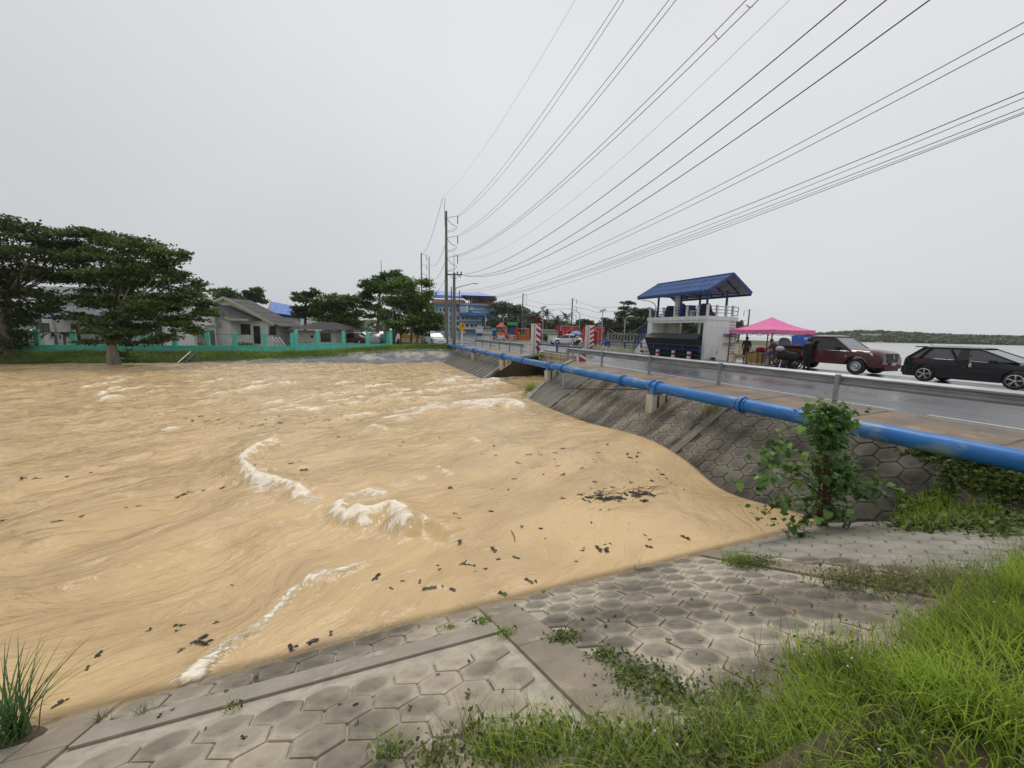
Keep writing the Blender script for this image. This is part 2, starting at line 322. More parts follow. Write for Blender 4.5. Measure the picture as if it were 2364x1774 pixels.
# ------------------------------------------------------------ water
Wz = -1.5; KN = .42; KR = .64
def seg_d(X, Y, a, b):
    dx, dy = b[0]-a[0], b[1]-a[1]; L2 = dx*dx+dy*dy+1e-9
    t = np.clip(((X-a[0])*dx+(Y-a[1])*dy)/L2, 0, 1)
    ex, ey = X-(a[0]+t*dx), Y-(a[1]+t*dy)
    side = np.sign(dx*(Y-a[1]) - dy*(X-a[0]))
    return np.sqrt(ex*ex+ey*ey), side, t
CREST = []
def crest(px, h, wf, wb, foam, fw=None):
    CREST.append(([P(x, y, z=Wz+.05)[:2] for x, y in px], h*1.15, wf, wb, foam*1.25, (fw or wf)*1.7))
# (photo pixels of each breaking or standing wave), height, front width, back width, foam
crest([(655,1005),(600,1032),(560,1062),(566,1092),(605,1112),(650,1122),(695,1142),(735,1165)], .15, .16, .5, 1., .17)
crest([(545,1020),(600,1010),(650,1008)], .12, .2, .5, .25)
crest([(785,1150),(778,1180),(800,1205),(850,1190)], .1, .12, .3, 1., .15)
crest([(835,1225),(850,1195),(900,1175),(925,1195),(935,1235)], .17, .14, .35, 1.2, .15)
crest([(935,1235),(965,1205),(1010,1215),(1060,1245)], .13, .16, .4, .35, .08)
crest([(790,1150),(850,1130),(900,1135)], .04, .15, .3, .8, .16)
crest([(860,1290),(800,1310),(720,1335),(660,1380),(620,1430),(570,1480),(480,1540),(425,1565)], .03, .1, .2, .75, .07)
crest([(1045,930),(1100,936),(1150,934),(1215,930)], .16, .25, .8, 1.3, .3)
crest([(850,925),(930,928),(1045,920)], .1, .25, .7, .7, .16)
crest([(640,935),(760,915),(880,902),(1000,898)], .08, .3, .7, .7, .2)
crest([(470,920),(540,905),(620,890),(700,880)], .08, .3, .7, .75, .22)
crest([(960,905),(1030,900),(1100,890),(1180,882)], .08, .25, .6, .8, .22)
crest([(1010,885),(1060,880),(1130,876),(1180,890)], .06, .25, .6, .75, .25)
crest([(850,985),(880,992),(900,998)], .08, .2, .5, .7)
crest([(920,965),(950,972)], .07, .25, .5, .6)
crest([(1090,1010),(1110,1025)], .03, .1, .2, .7, .1)
crest([(1010,1075),(1045,1095)], .03, .1, .2, .7, .1)
crest([(380,985),(400,990)], .05, .2, .4, .9, .2)
crest([(660,1030),(760,1075),(860,1100),(960,1090),(1060,1050)], .05, .6, 1.2, 0)
crest([(620,1230),(640,1210),(650,1190)], .06, .25, .5, 0)
crest([(560,1270),(640,1230),(680,1200)], .05, .35, .8, 0)
crest([(900,1120),(940,1110),(1000,1090)], .02, .1, .3, .3, .06)
crest([(1000,1010),(1130,1030),(1250,1060)], .04, .5, .9, 0)
crest([(250,905),(360,895),(420,893)], .05, .3, .7, .5, .2)
crest([(560,975),(640,965),(740,962)], .05, .25, .6, .35, .1)
crest([(480,1545),(440,1570),(430,1590)], .03, .08, .15, 1., .09)
for i in range(60):
    x = random.uniform(120, 1150); y = random.uniform(868, 960); l = random.uniform(40, 150)
    crest([(x, y+l*.06), (x+l*.5, y+random.uniform(-3, 3)), (x+l, y-l*.08)], random.uniform(.03, .07), .22, .5, random.choice([0, .5, .7, .8, .9]), .13)
fa, fb = P(87,1370,z=Wz), P(423,1261,z=Wz)
FD = (fb-fa); FD = Vector((FD.x, FD.y)).normalized()
def water_h(X, Y):
    u = X*FD.x + Y*FD.y; v = -X*FD.y + Y*FD.x
    w1 = vnoise(X*.25, Y*.25, 5)
    far = np.clip((Y-8)/16, 0, 1); left = np.clip((-X+1)/8, 0, 1)
    h = .15*fbm(u*.22+w1, v*.55+w1, 3, 1)*(.4+.65*np.maximum(far, left))
    rid = 1-np.abs(fbm(u*.45+w1*1.5, v*1.7+w1*2, 3, 9))*3.2
    h += .07*np.clip(rid, 0, 1)**2*(.12+.88*np.maximum(left, far*.8))
    r2 = 1-np.abs(fbm(u*.9+w1*2+3, v*2.6+w1*2, 3, 19))*3.4
    h += .035*np.clip(r2, 0, 1)**2*(.1+.9*np.maximum(left, far))
    h += .05*fbm(u*1.1, v*2.6, 4, 21)*(.25+.75*np.maximum(left, far))
    h += .1*fbm(X*.8+w1, Y*1.1, 3, 33)*far
    edge = np.clip((Y-4.0)/2., 0.12, 1)*np.clip((7.6-X)/2., .15, 1)*np.clip((41-Y)/3., .3, 1)
    h *= edge
    foam = np.zeros_like(h)
    h += (.04+.1*np.clip((.3-X)/2.6, 0, 1))*np.exp(-((Y-3.8)/1.6)**2)
    h += np.exp(-((X-7.9)/1.1)**2)*(.2*np.exp(-((Y-9.2)/2.2)**2)-.16*np.exp(-((Y-5.9)/1.0)**2))   # water piles up against the slope
    fn = vnoise(X*1.6, Y*1.6, 55)
    for pts, ch, wf, wb, fo, fw in CREST:
        D = np.full(X.shape, 1e9); S = np.zeros_like(D); T = np.zeros_like(D); n = len(pts)-1
        x0 = min(p[0] for p in pts)-3; x1 = max(p[0] for p in pts)+3; y0 = min(p[1] for p in pts)-3; y1 = max(p[1] for p in pts)+3
        msk = (X > x0) & (X < x1) & (Y > y0) & (Y < y1)
        if not msk.any(): continue
        xx, yy = X[msk], Y[msk]; D = np.full(xx.shape, 1e9); T = np.zeros_like(D)
        xw = xx + .1*vnoise(xx*2.2, yy*2.2, 71); yw = yy + .1*vnoise(xx*2.2, yy*2.2, 72)
        for i in range(n):
            d, sd, t = seg_d(xw, yw, pts[i], pts[i+1]); k = d < D; D = np.where(k, d, D); T = np.where(k, (i+t)/n, T)
        # steep face towards the camera, long back behind
        rr = np.sqrt(xx**2+yy**2); 
        cx = sum(p[0] for p in pts)/len(pts); cy = sum(p[1] for p in pts)/len(pts)
        back = ((xx*cx+yy*cy)/math.hypot(cx, cy)) > 0
        px_ = np.zeros_like(xx)
        # side: behind the nearest crest point as seen from the bank
        best = np.full(xx.shape, 1e9); br = np.zeros_like(xx)
        for p in [(pts[i][0]*(1-f)+pts[i+1][0]*f, pts[i][1]*(1-f)+pts[i+1][1]*f) for i in range(n) for f in (0, .5, 1)]:
            dd = (xx-p[0])**2+(yy-p[1])**2; k = dd < best; best = np.where(k, dd, best); br = np.where(k, math.hypot(*p), br)
        behind = rr > br
        w = np.where(behind, wb, wf); env = np.clip(np.minimum(T, 1-T)*5+.15, 0, 1)
        h[msk] += ch*env*np.exp(-(D/w)**2)
        if fo:
            wv = np.where(behind, fw*.45, fw*1.15)*(.75+.9*fn[msk])
            foam[msk] = np.maximum(foam[msk], fo*np.exp(-(D/np.maximum(wv, .02))**2)*np.clip(env*1.4, 0, 1))
    h += .035*foam*np.clip(fbm(X*9, Y*9, 2, 90)+.3, 0, 1)
    return h, foam
def axis(a, b, base, k, c0=0.):
    out = [a]
    while out[-1] < b: out.append(out[-1] + base*(1+abs(out[-1]-c0)/k))
    return np.array(out)
ys = axis(1.9, 43.5, .045, 6., 1.9)
xr = axis(0, 13.5, .05, 6.); xl = -axis(0, 62, .05, 6.)[1:][::-1]
xs = np.concatenate([xl, xr])
GX, GY = np.meshgrid(xs, ys); wh, foam = water_h(GX, GY)
nx, ny = len(xs), len(ys)
vv = np.stack([GX, GY, Wz+wh], -1).reshape(-1, 3)
idx = np.arange(nx*ny).reshape(ny, nx)
ff = np.stack([idx[:-1,:-1], idx[:-1,1:], idx[1:,1:], idx[1:,:-1]], -1).reshape(-1, 4)
def water_mat():
    m = bpy.data.materials.new('muddy_water'); m.use_nodes = True; t = m.node_tree; N = t.nodes; L = t.links; b = N['Principled BSDF']
    g = N.new('ShaderNodeNewGeometry')
    rot = N.new('ShaderNodeVectorRotate'); rot.rotation_type = 'Z_AXIS'; rot.inputs['Angle'].default_value = -math.atan2(FD.y, FD.x); L.new(g.outputs['Position'], rot.inputs['Vector'])
    # domain warp
    wn = N.new('ShaderNodeTexNoise'); wn.inputs['Scale'].default_value = .35; wn.inputs['Detail'].default_value = 2; L.new(g.outputs['Position'], wn.inputs['Vector'])
    ws = N.new('ShaderNodeVectorMath'); ws.operation = 'SCALE'; ws.inputs['Scale'].default_value = 2.2; L.new(wn.outputs['Color'], ws.inputs[0])
    wa = N.new('ShaderNodeVectorMath'); L.new(rot.outputs[0], wa.inputs[0]); L.new(ws.outputs[0], wa.inputs[1])
    def mp(sx, sy):
        k = N.new('ShaderNodeMapping'); k.inputs['Scale'].default_value = (sx, sy, .3); L.new(wa.outputs[0], k.inputs[0]); return k
    def noise(mpn, sc_, det, typ='FBM', ro=.55):
        n = N.new('ShaderNodeTexNoise'); n.noise_type = typ; n.inputs['Scale'].default_value = sc_; n.inputs['Detail'].default_value = det; n.inputs['Roughness'].default_value = ro; L.new(mpn.outputs[0], n.inputs['Vector']); return n
    def rng(s, a, b_, c, d):
        r = N.new('ShaderNodeMapRange'); r.inputs[1].default_value = a; r.inputs[2].default_value = b_; r.inputs[3].default_value = c; r.inputs[4].default_value = d; r.interpolation_type = 'SMOOTHSTEP'; L.new(s, r.inputs[0]); return r
    def mix(f, a, b_):
        k = N.new('ShaderNodeMix'); k.data_type = 'RGBA'
        for s_, v in ((6, a), (7, b_)):
            if isinstance(v, tuple): k.inputs[s_].default_value = (*v, 1)
            else: L.new(v, k.inputs[s_])
        L.new(f, k.inputs['Factor']); return k.outputs[2]
    big = noise(mp(.35, .9), 1., 4); st = noise(mp(.5, 3.2), 1.1, 6); fine = noise(mp(1.2, 7), 1.6, 5)
    c = mix(rng(big.outputs['Fac'], .35, .65, 0, 1).outputs[0], (.63,.445,.228), (.5,.35,.182))
    c = mix(rng(st.outputs['Fac'], .58, .74, 0, .4).outputs[0], c, (.36,.24,.125))
    c = mix(rng(fine.outputs['Fac'], .62, .74, 0, .3).outputs[0], c, (.36,.25,.13))
    c = mix(rng(fine.outputs['Fac'], .4, .3, 0, .3).outputs[0], c, (.68,.5,.31))
    at = N.new('ShaderNodeAttribute'); at.attribute_name = 'foam'
    fnz = N.new('ShaderNodeTexNoise'); fnz.inputs['Scale'].default_value = 8.5; fnz.inputs['Detail'].default_value = 9; fnz.inputs['Roughness'].default_value = .8; fnz.inputs['Distortion'].default_value = .9; k = mp(.7, 2.2); L.new(k.outputs[0], fnz.inputs['Vector'])
    s1 = rng(fnz.outputs['Fac'], .3, .7, 0, 1)
    mu = N.new('ShaderNodeMath'); mu.operation = 'MULTIPLY_ADD'; L.new(at.outputs['Fac'], mu.inputs[0]); mu.inputs[1].default_value = 1.15; 
    sb = N.new('ShaderNodeMath'); sb.operation = 'SUBTRACT'; sb.inputs[1].default_value = 1.; L.new(s1.outputs[0], sb.inputs[0]); L.new(sb.outputs[0], mu.inputs[2])
    fm = rng(mu.outputs[0], .0, .55, 0, .95)
    # thin scattered froth far out in the turbulent stretch
    c = mix(rng(at.outputs['Fac'], .08, .7, 0, .5).outputs[0], c, (.74,.54,.28))
    sep = N.new('ShaderNodeSeparateXYZ'); L.new(g.outputs['Position'], sep.inputs[0]); tb = rng(sep.outputs['X'], 2, -7, 0, 1); tf = rng(sep.outputs['Y'], 8, 20, 0, 1); tm_ = N.new('ShaderNodeMath'); tm_.operation = 'MAXIMUM'; L.new(tb.outputs[0], tm_.inputs[0]); L.new(tf.outputs[0], tm_.inputs[1])
    cr = noise(mp(.55, 3.4), 1.3, 7, ro=.65); cs_ = rng(cr.outputs['Fac'], .53, .68, 0, .75); cm = N.new('ShaderNodeMath'); cm.operation = 'MULTIPLY'; L.new(cs_.outputs[0], cm.inputs[0]); L.new(tm_.outputs[0], cm.inputs[1]); c = mix(cm.outputs[0], c, (.33,.23,.11))
    lf = N.new('ShaderNodeTexNoise'); lf.inputs['Scale'].default_value = 5.5; lf.inputs['Detail'].default_value = 8; lf.inputs['Roughness'].default_value = .72; lf.inputs['Distortion'].default_value = 1.3; kk = mp(.6, 2.0); L.new(kk.outputs[0], lf.inputs['Vector'])
    lr = rng(lf.outputs['Fac'], .5, .66, .0, .9); pw = N.new('ShaderNodeMath'); pw.operation = 'MULTIPLY'; L.new(lr.outputs[0], pw.inputs[0]); L.new(rng(at.outputs['Fac'], .02, .5, 0, 1).outputs[0], pw.inputs[1])
    c = mix(pw.outputs[0], c, (.84,.74,.57))
    lace = rng(lf.outputs['Fac'], .4, .54, .25, 1); fl = N.new('ShaderNodeMath'); fl.operation = 'MULTIPLY'; L.new(fm.outputs[0], fl.inputs[0]); L.new(lace.outputs[0], fl.inputs[1])
    c = mix(fl.outputs[0], c, (.9,.83,.7))
    L.new(c, b.inputs['Base Color'])
    b.inputs['Roughness'].default_value = .3; b.inputs['IOR'].default_value = 1.33
    ro = rng(fm.outputs[0], 0, 1, .13, .8); L.new(ro.outputs[0], b.inputs['Roughness'])
    chop = N.new('ShaderNodeTexNoise'); chop.inputs['Scale'].default_value = 2.4; chop.inputs['Detail'].default_value = 5; chop.inputs['Distortion'].default_value = .4; kc = mp(.8, 1.6); L.new(kc.outputs[0], chop.inputs['Vector'])
    ch2 = N.new('ShaderNodeMath'); ch2.operation = 'MULTIPLY'; L.new(chop.outputs['Fac'], ch2.inputs[0]); tmx = N.new('ShaderNodeMath'); tmx.operation = 'MULTIPLY_ADD'; tmx.inputs[1].default_value = .62; tmx.inputs[2].default_value = .38; L.new(tm_.outputs[0], tmx.inputs[0]); L.new(tmx.outputs[0], ch2.inputs[1])
    b0_ = N.new('ShaderNodeBump'); b0_.inputs['Distance'].default_value = .16; L.new(ch2.outputs[0], b0_.inputs['Height'])
    b1 = N.new('ShaderNodeBump'); b1.inputs['Distance'].default_value = .06; L.new(st.outputs['Fac'], b1.inputs['Height']); L.new(b0_.outputs[0], b1.inputs['Normal'])
    b2 = N.new('ShaderNodeBump'); b2.inputs['Distance'].default_value = .013; L.new(fine.outputs['Fac'], b2.inputs['Height']); L.new(b1.outputs[0], b2.inputs['Normal'])
    b3 = N.new('ShaderNodeBump'); b3.inputs['Distance'].default_value = .006; L.new(fm.outputs[0], b3.inputs['Height']); L.new(b2.outputs[0], b3.inputs['Normal'])
    L.new(b3.outputs[0], b.inputs['Normal'])
    dp = N.new('ShaderNodeAttribute'); dp.attribute_name = 'depth'; op = rng(dp.outputs['Fac'], 0, .07, .35, 1)
    tr = N.new('ShaderNodeBsdfTransparent'); ms = N.new('ShaderNodeMixShader'); L.new(op.outputs[0], ms.inputs[0]); L.new(tr.outputs[0], ms.inputs[1]); L.new(b.outputs[0], ms.inputs[2]); L.new(ms.outputs[0], N['Material Output'].inputs['Surface']); return m
o = link('flood_water', npmesh('flood_water', vv, ff, water_mat(), [('foam', 'POINT', foam.ravel()), ('depth', 'POINT', (Wz+wh-np.maximum(-1.5+KN*(4.15-GY), np.where(GY < 17, -1.5+KR*(GX-7.6), -9))).ravel())], smooth=True)); tag(o, kind='structure')
def wlev(x, y): return Wz + float(water_h(np.array([float(x)]), np.array([float(y)]))[0][0])

# ------------------------------------------------------------ banks and slopes
KN = .42; KR = .64
def zn(s): return min(-1.5 + KN*(4.15-s), -.04)
def zr(n): return -1.5 + KR*(n-7.6) if n < 9.8 else -.092 + (n-9.8)*.035
def wingR(n): return float(np.interp(n, [5, 7.3, 9.8, 12.6], [16.3, 17.3, 18.6, 22]))
def wingL(n): return float(np.interp(n, [5, 7.6, 9.8, 12.6], [24.5, 24.9, 25.4, 27]))
DB = .03      # bed below the block tops
mb = MB()     # near bank: bed of the paved slope and the grassy top
S_ = [-9, -3, -.5, .6, .76, 1.5, 2.5, 3.5, 4.5, 6.5]
N_ = [-16, -6, -3, 0, 1.2, 3, 5, 7, 9, 11.5]
b0 = 0; vs = [(n, s, (zn(s) if s < 5 else zn(5) - .6) - DB) for s in S_ for n in N_]
mb.add(vs, [(i*10+j, i*10+j+1, (i+1)*10+j+1, (i+1)*10+j) for i in range(9) for j in range(9)])
near_bank = mb.build('near_bank', [mat('bed_mortar', (.46,.42,.33), (.33,.3,.24), scale=8, rough=.85, bump=.01, bscale=40)]); tag(near_bank, kind='structure')
mb = MB(); gv = [(n, s, -.04 + .03*math.sin(n*3)*math.cos(s*2.3)) for s in (-9, -5, -2, -.8, 0, .5, .95) for n in np.arange(-16, 11.6, .75)]
k = len(np.arange(-16, 11.6, .75)); mb.add(gv, [(i*k+j, i*k+j+1, (i+1)*k+j+1, (i+1)*k+j) for i in range(6) for j in range(k-1)])
o = mb.build('bank_top_soil', M['soil'], smooth=True); tag(o, kind='structure')
# road embankment (right slope) with the culvert bay cut into it
def slope_strip(name, sfun0, sfun1, n0, n1, m, nn=14, ns=30, off=-DB, parent=None):
    mb = MB(); vs = []
    for i in range(nn+1):
        n = n0 + (n1-n0)*i/nn; a, b = sfun0(n), sfun1(n)
        for j in range(ns+1): vs.append((n, a+(b-a)*j/ns, zr(n)+off))
    mb.add(vs, [(i*(ns+1)+j, (i+1)*(ns+1)+j, (i+1)*(ns+1)+j+1, i*(ns+1)+j+1) for i in range(nn) for j in range(ns)])
    o = mb.build(name, m, parent); return o
bed_dark = mat('bed_joint_dark', (.09,.08,.06), (.05,.045,.035), scale=8, rough=.9, bump=.01)
road_bank = slope_strip('road_embankment', lambda n: -10, lambda n: 15.3, 5.5, 9.8, bed_dark); tag(road_bank, kind='structure')
o = slope_strip('apron_slab', lambda n: 15.25, wingR, 5.5, 9.8, M['conc_dark'], off=.0); tag(o, kind='structure')
o = slope_strip('far_apron_slab', wingL, lambda n: 41.5, 5.5, 9.8, M['conc_dark'], off=.0); tag(o, kind='structure')
o = slope_strip('road_shoulder', lambda n: -12, lambda n: wingR(n), 9.8, 12.45, M['shoulder'], nn=3, off=0); tag(o, kind='structure')
o = slope_strip('far_road_shoulder', wingL, lambda n: 46, 9.8, 12.45, M['shoulder'], nn=3, off=0); tag(o, kind='structure')
# joints of the board marked far apron
for i, s in enumerate(np.arange(25.9, 40, .85)):
    if s < wingL(9.8)+.2: n1 = 8.9
    else: n1 = 9.75
    MB().bar((6.6, s, zr(6.6)+.012), (n1, s, zr(n1)+.012), .07, .03).build('board_joint', M['conc_dark'])['kind'] = 'structure'
# kerbs (edge beams) of the bay, the bay walls and headwall
mb = MB(); mb.bar((6.3, wingR(6.3)-.1, zr(6.3)), (9.8, wingR(9.8)-.1, zr(9.8)), .26, .16); mb.bar((9.8, wingR(9.8)-.1, zr(9.8)), (12.5, wingR(12.5)-.1, zr(12.5)), .26, .16)
o = mb.build('bay_kerb', M['concrete']); tag(o, kind='structure')
mb = MB(); mb.bar((6.3, wingL(6.3)+.1, zr(6.3)), (9.8, wingL(9.8)+.1, zr(9.8)), .26, .16); mb.bar((9.8, wingL(9.8)+.1, zr(9.8)), (12.5, wingL(12.5)+.1, zr(12.5)), .26, .16)
o = mb.build('far_bay_kerb', M['concrete']); tag(o, kind='structure')
M['baywall'] = mat('dark_streaked_wall', (.075,.055,.035), (.035,.027,.018), scale=2, rough=.6, stretch=(3,3,.4), bump=.02, bscale=8)  # very dark brown with upright streaks, on the bay's sides and back
mb = MB()
for f in (wingR, wingL):
    for a, b in ((5.5, 9.8), (9.8, 12.6)): mb.quad((a, f(a), -3), (b, f(b), -3), (b, f(b), zr(b)), (a, f(a), zr(a)))
mb.quad((12.66, 21, -3), (12.66, 28.5, -3), (12.66, 28.5, -.3), (12.66, 21, -.3))
o = mb.build('bay_wall', M['baywall']); tag(o, kind='structure')
hw = empty('headwall_parapet', 'cream concrete parapet over the culvert opening beside the road', 'parapet', (12.75, 24.4, -.4))
MB().b2((12.6, 22.0, -.42), (12.9, 26.95, .26)).build('wall', M['conc_cream'], hw, world=True)
MB().b2((12.52, 21.9, .26), (13.0, 27.05, .33)).build('coping', M['conc_cream'], hw, world=True)
for s in (22.3, 23.6, 25.1, 26.5): MB().b2((12.57, s-.06, -.4), (12.6, s+.06, .25)).build('pilaster', M['conc_cream'], hw, world=True)
mb = MB()
for i in range(14):
    s = 22.3 + i*.33; mb.box((12.72+random.uniform(-.05,.1), s, .37), (random.uniform(.08,.2), random.uniform(.1,.25), .08), rz=random.random())
tag(mb.build('rubble', M['conc_dark'], hw, world=True), kind='stuff')
# hexagonal blocks
def hexmesh(name, Rr, m, elong=1.):
    mb = MB(); A = [math.pi/2+math.pi/3*k for k in range(6)]
    def ring(r, z): return [(r*math.cos(a), r*math.sin(a)*elong, z) for a in A]
    vs = ring(Rr*.9, .0)+ring(Rr, -.012)+ring(Rr, -.06)
    mb.add(vs, [tuple(range(6))] + [(k+6, (k+1) % 6+6, (k+1) % 6, k) for k in range(6)] + [(k+12, (k+1) % 6+12, (k+1) % 6+6, k+6) for k in range(6)])
    return mb.mesh(name, m)
def blocks(parent, cells, me, mfrm, cap, stuffmat):
    """cells: (u, v) sorted by distance; mfrm(u, v) -> 4x4 frame. Past the cap the rest are joined."""
    rest = MB()
    for i, (u, v) in enumerate(cells):
        Mx = mfrm(u, v) @ Matrix.Translation((0, 0, random.uniform(-.006, .006))) @ Matrix.Rotation(random.gauss(0, .012), 4, 'X') @ Matrix.Rotation(random.gauss(0, .012), 4, 'Y') @ Matrix.Rotation(random.gauss(0, .012), 4, 'Z')
        if i < cap:
            b = link('paving_block', me, parent); b.matrix_basis = Mx
        else:
            rest.add([Mx @ p.co for p in me.vertices], [tuple(p.vertices) for p in me.polygons])
    if rest.v: tag(rest.build('distant_paving_blocks', stuffmat, parent), kind='stuff')
hexA = hexmesh('paving_block_a', .177, M['blockA']); hexB = hexmesh('paving_block_b', .181, M['blockB'])
th = math.atan(KN)
def nearframe(n, t):    # t: distance down the slope from s=.76
    s = .76 + t*math.cos(th); z = -1.5 + KN*(4.15-s)
    return Matrix.Translation((n, s, z)) @ Matrix.Rotation(-th, 4, 'X')
def inrib(n): return 1.2 < n < 1.62 or 4.62 < n < 5.0 or -2.35 < n < -2.0
cells = []; 
pw, ph = .324, .281
for j in range(17):
    for i in range(-32, 30):
        n = i*pw + (j % 2)*pw/2; t = .1+j*ph; s = .76+t*math.cos(th)
        if s > 4.95 or abs(n) > 9.2 or n < -7: continue
        if inrib(n-.1) or inrib(n+.1) or (n < 1.2 and 3.16 < s < 3.66): continue
        if n > 7.6+.6*(4.15-s)+.1: continue
        cells.append((n, t))
cells.sort(key=lambda c: (c[0]-1)**2 + (c[1]*.9)**2)
cA = [c for c in cells if c[0] < 1.3]; cB = [c for c in cells if c[0] >= 1.3]
tot = 300
vis = set(cells[:tot])
for me, cs, sm in ((hexA, cA, M['blockA']), (hexB, cB, M['blockB'])):
    a = [c for c in cs if c in vis]; b = [c for c in cs if c not in vis]
    blocks(near_bank, a, me, nearframe, 9999, sm); blocks(near_bank, b, me, nearframe, 0, M['blockD'])
def slab_near(name, n0, n1, s0, s1, m, h=.001, seg=8):
    mb = MB()
    for i in range(seg):
        a = s0+(s1-s0)*i/seg+.004; b = s0+(s1-s0)*(i+1)/seg-.004
        za = -1.5+KN*(4.15-a); zb = -1.5+KN*(4.15-b); vs = []
        for dz in (-.08, h):
            vs += [(n0, a, za+dz), (n1, a, za+dz), (n1, b, zb+dz), (n0, b, zb+dz)]
        mb.add(vs, [(4,5,6,7),(0,1,5,4),(1,2,6,5),(2,3,7,6),(3,0,4,7)])
    o = mb.build(name, m); tag(o, kind='structure'); return o
slab_near('rib_beam', 1.21, 1.61, .7, 5.0, M['rib'], seg=2); slab_near('weedy_rib_beam', 4.63, 4.99, .7, 4.8, M['rib'], seg=3); slab_near('left_rib_beam', -2.34, -2.01, .7, 4.6, M['rib'], seg=3)
mb = MB(); mb.b2((-9, 3.26, 0), (1.2, 3.56, .0001))
vs = []
def nz_(s, dz): return -1.5+KN*(4.15-s)+dz
mb = MB()
for a, b in ((-9, -6), (-6, -2.36), (-1.99, 1.2)):
    mb.add([(a,3.27,nz_(3.27,-.06)),(b,3.27,nz_(3.27,-.06)),(b,3.55,nz_(3.55,-.06)),(a,3.55,nz_(3.55,-.06)),(a,3.27,nz_(3.27,-.002)),(b,3.27,nz_(3.27,-.002)),(b,3.55,nz_(3.55,-.002)),(a,3.55,nz_(3.55,-.002))], [(4,5,6,7),(0,1,5,4),(1,2,6,5),(2,3,7,6),(3,0,4,7)])
o = mb.build('cross_beam', mat('cross_beam_concrete', (.34,.305,.245), (.25,.225,.18), scale=3, rough=.8, bump=.01, bscale=30, c3=(.42,.38,.3), s3=3, f3=.57, detail=9)); tag(o, kind='structure')
# blocks on the road embankment
hexC = hexmesh('paving_block_c', .2, M['blockC'], 1.15)
thr = math.atan(KR)
def slopeframe(s, t):   # local x along -s..., y up the slope
    n = 9.8 - t*math.cos(thr); z = zr(n)
    X = Vector((0, -1, 0)); Y = Vector((math.cos(thr), 0, math.sin(thr))); Z = X.cross(Y)
    if Z.z < 0: X = -X; Z = X.cross(Y)
    m = Matrix((X, Y, Z)).transposed().to_4x4(); m.translation = (n, s, z); return m
cells = []
pw2, ph2 = .36, .362
for j in range(8):
    for i in range(3, 46):
        s = i*pw2 + (j % 2)*pw2/2; t = .2+j*ph2; n = 9.8-t*math.cos(thr)
        if s > 15.0 or s < 2.2 or zr(n) < -1.8: continue
        if 7.78 < s < 8.22: continue
        if s < 4.15-(n-7.6)/.6: continue
        cells.append((s, t))
cells.sort(key=lambda c: c[0])
blocks(road_bank, cells, hexC, slopeframe, 300, mat('paving_block_far', (.26,.23,.175), (.17,.15,.12), scale=2, rough=.8, c3=(.36,.32,.24), s3=1.2, f3=.58))
for nm, s0, w in (('slope_rib', 15.15, .2), ('slope_rib', 8.0, .26)):
    mb = MB(); mb.bar((6.2, s0, zr(6.2)-.02), (9.8, s0, zr(9.8)-.02), w, .07); tag(mb.build(nm, M['conc_dark']), kind='structure')
mb = MB(); mb.b2((9.7, -10, -.16), (9.98, 19.3, -.07)); tag(mb.build('slope_top_beam', M['shoulder']), kind='structure')
# shoulder slab joints
for s in np.arange(-4, 19, 2.4): tag(MB().bar((9.95, s, zr(9.95)+.004), (12.3, s, zr(12.3)+.004), .05, .012).build('slab_joint', M['conc_dark']), kind='structure')

# ------------------------------------------------------------ road, far ground, lake
mb = MB(); mb.add([(12.45,-60,0),(24.6,-60,0),(24.6,44,0),(12.45,44,0)], [(0,1,2,3)]); tag(mb.build('road', M['asphalt']), kind='structure')
mb = MB(); mb.quad((24.6,-60,-3),(24.6,44,-3),(24.6,44,0),(24.6,-60,0)); tag(mb.build('road_edge_wall', M['concrete']), kind='structure')
mb = MB(); mb.add([(12.45,44,.0),(24.6,44,.0),(31,75,0),(52,160,0),(22,160,0),(14,75,.0)], [(0,1,2,5),(5,2,3,4)]); tag(mb.build('road_ahead', M['asphalt']), kind='structure')
mb = MB(); mb.add([(9.8,45,.004),(12.45,44,.004),(14,75,.004),(-6,110,.004),(-30,160,.004),(-45,160,.004),(-14,100,.004),(2,64,.004)], [(0,1,2,7),(7,2,3,6),(6,3,4,5)]); tag(mb.build('side_road', M['asphalt']), kind='structure')
mk = MB()
for a, b in ((-12, 5.0), (5.6, 9.5), (9.5, 21.5), (30.5, 43)): mk.b2((12.62, a, .002), (12.74, b, .006))
for s in np.arange(-9, 44, 6): mk.b2((17.2, s, .002), (17.32, s+3, .006))
mk.b2((21.6, -12, .002), (21.72, 44, .006))
tag(mk.build('road_marking', M['road_white']), kind='structure')
def gz(n): 
    t = min(1, max(0, (n+8)/15)); t = t*t*(3-2*t); return -.82 + .8*t
mb = MB(); NS = [-700,-200,-100,-60,-45,-35,-28,-20,-14,-8,-5,-2,1,3,5,7,9.8,14,18,24.6]; SS = [44.6, 55, 70, 100, 160, 300, 900]
vs = [(n, s, gz(n)-.03) for s in SS for n in NS]; k = len(NS)
mb.add(vs, [(i*k+j, i*k+j+1, (i+1)*k+j+1, (i+1)*k+j) for i in range(len(SS)-1) for j in range(k-1)])
tag(mb.build('ground', M['farground']), kind='structure')
shore = [(24.6, 44.6), P(1560,806,z=-.03)[:2], P(1700,803,z=-.03)[:2], P(1800,796,z=-.03)[:2], P(1880,791,z=-.03)[:2]]
mb = MB(); top = [(x, y, -.03) for x, y in shore] + [(260, 900, -.03), (24.6, 900, -.03)]
mb.add(top, [tuple(range(len(top)))]); 
for a, b in zip(shore[:-1], shore[1:]): mb.quad((a[0],a[1],-3),(b[0],b[1],-3),(b[0],b[1],-.03),(a[0],a[1],-.03))
tag(mb.build('park_ground', M['farground']), kind='structure')
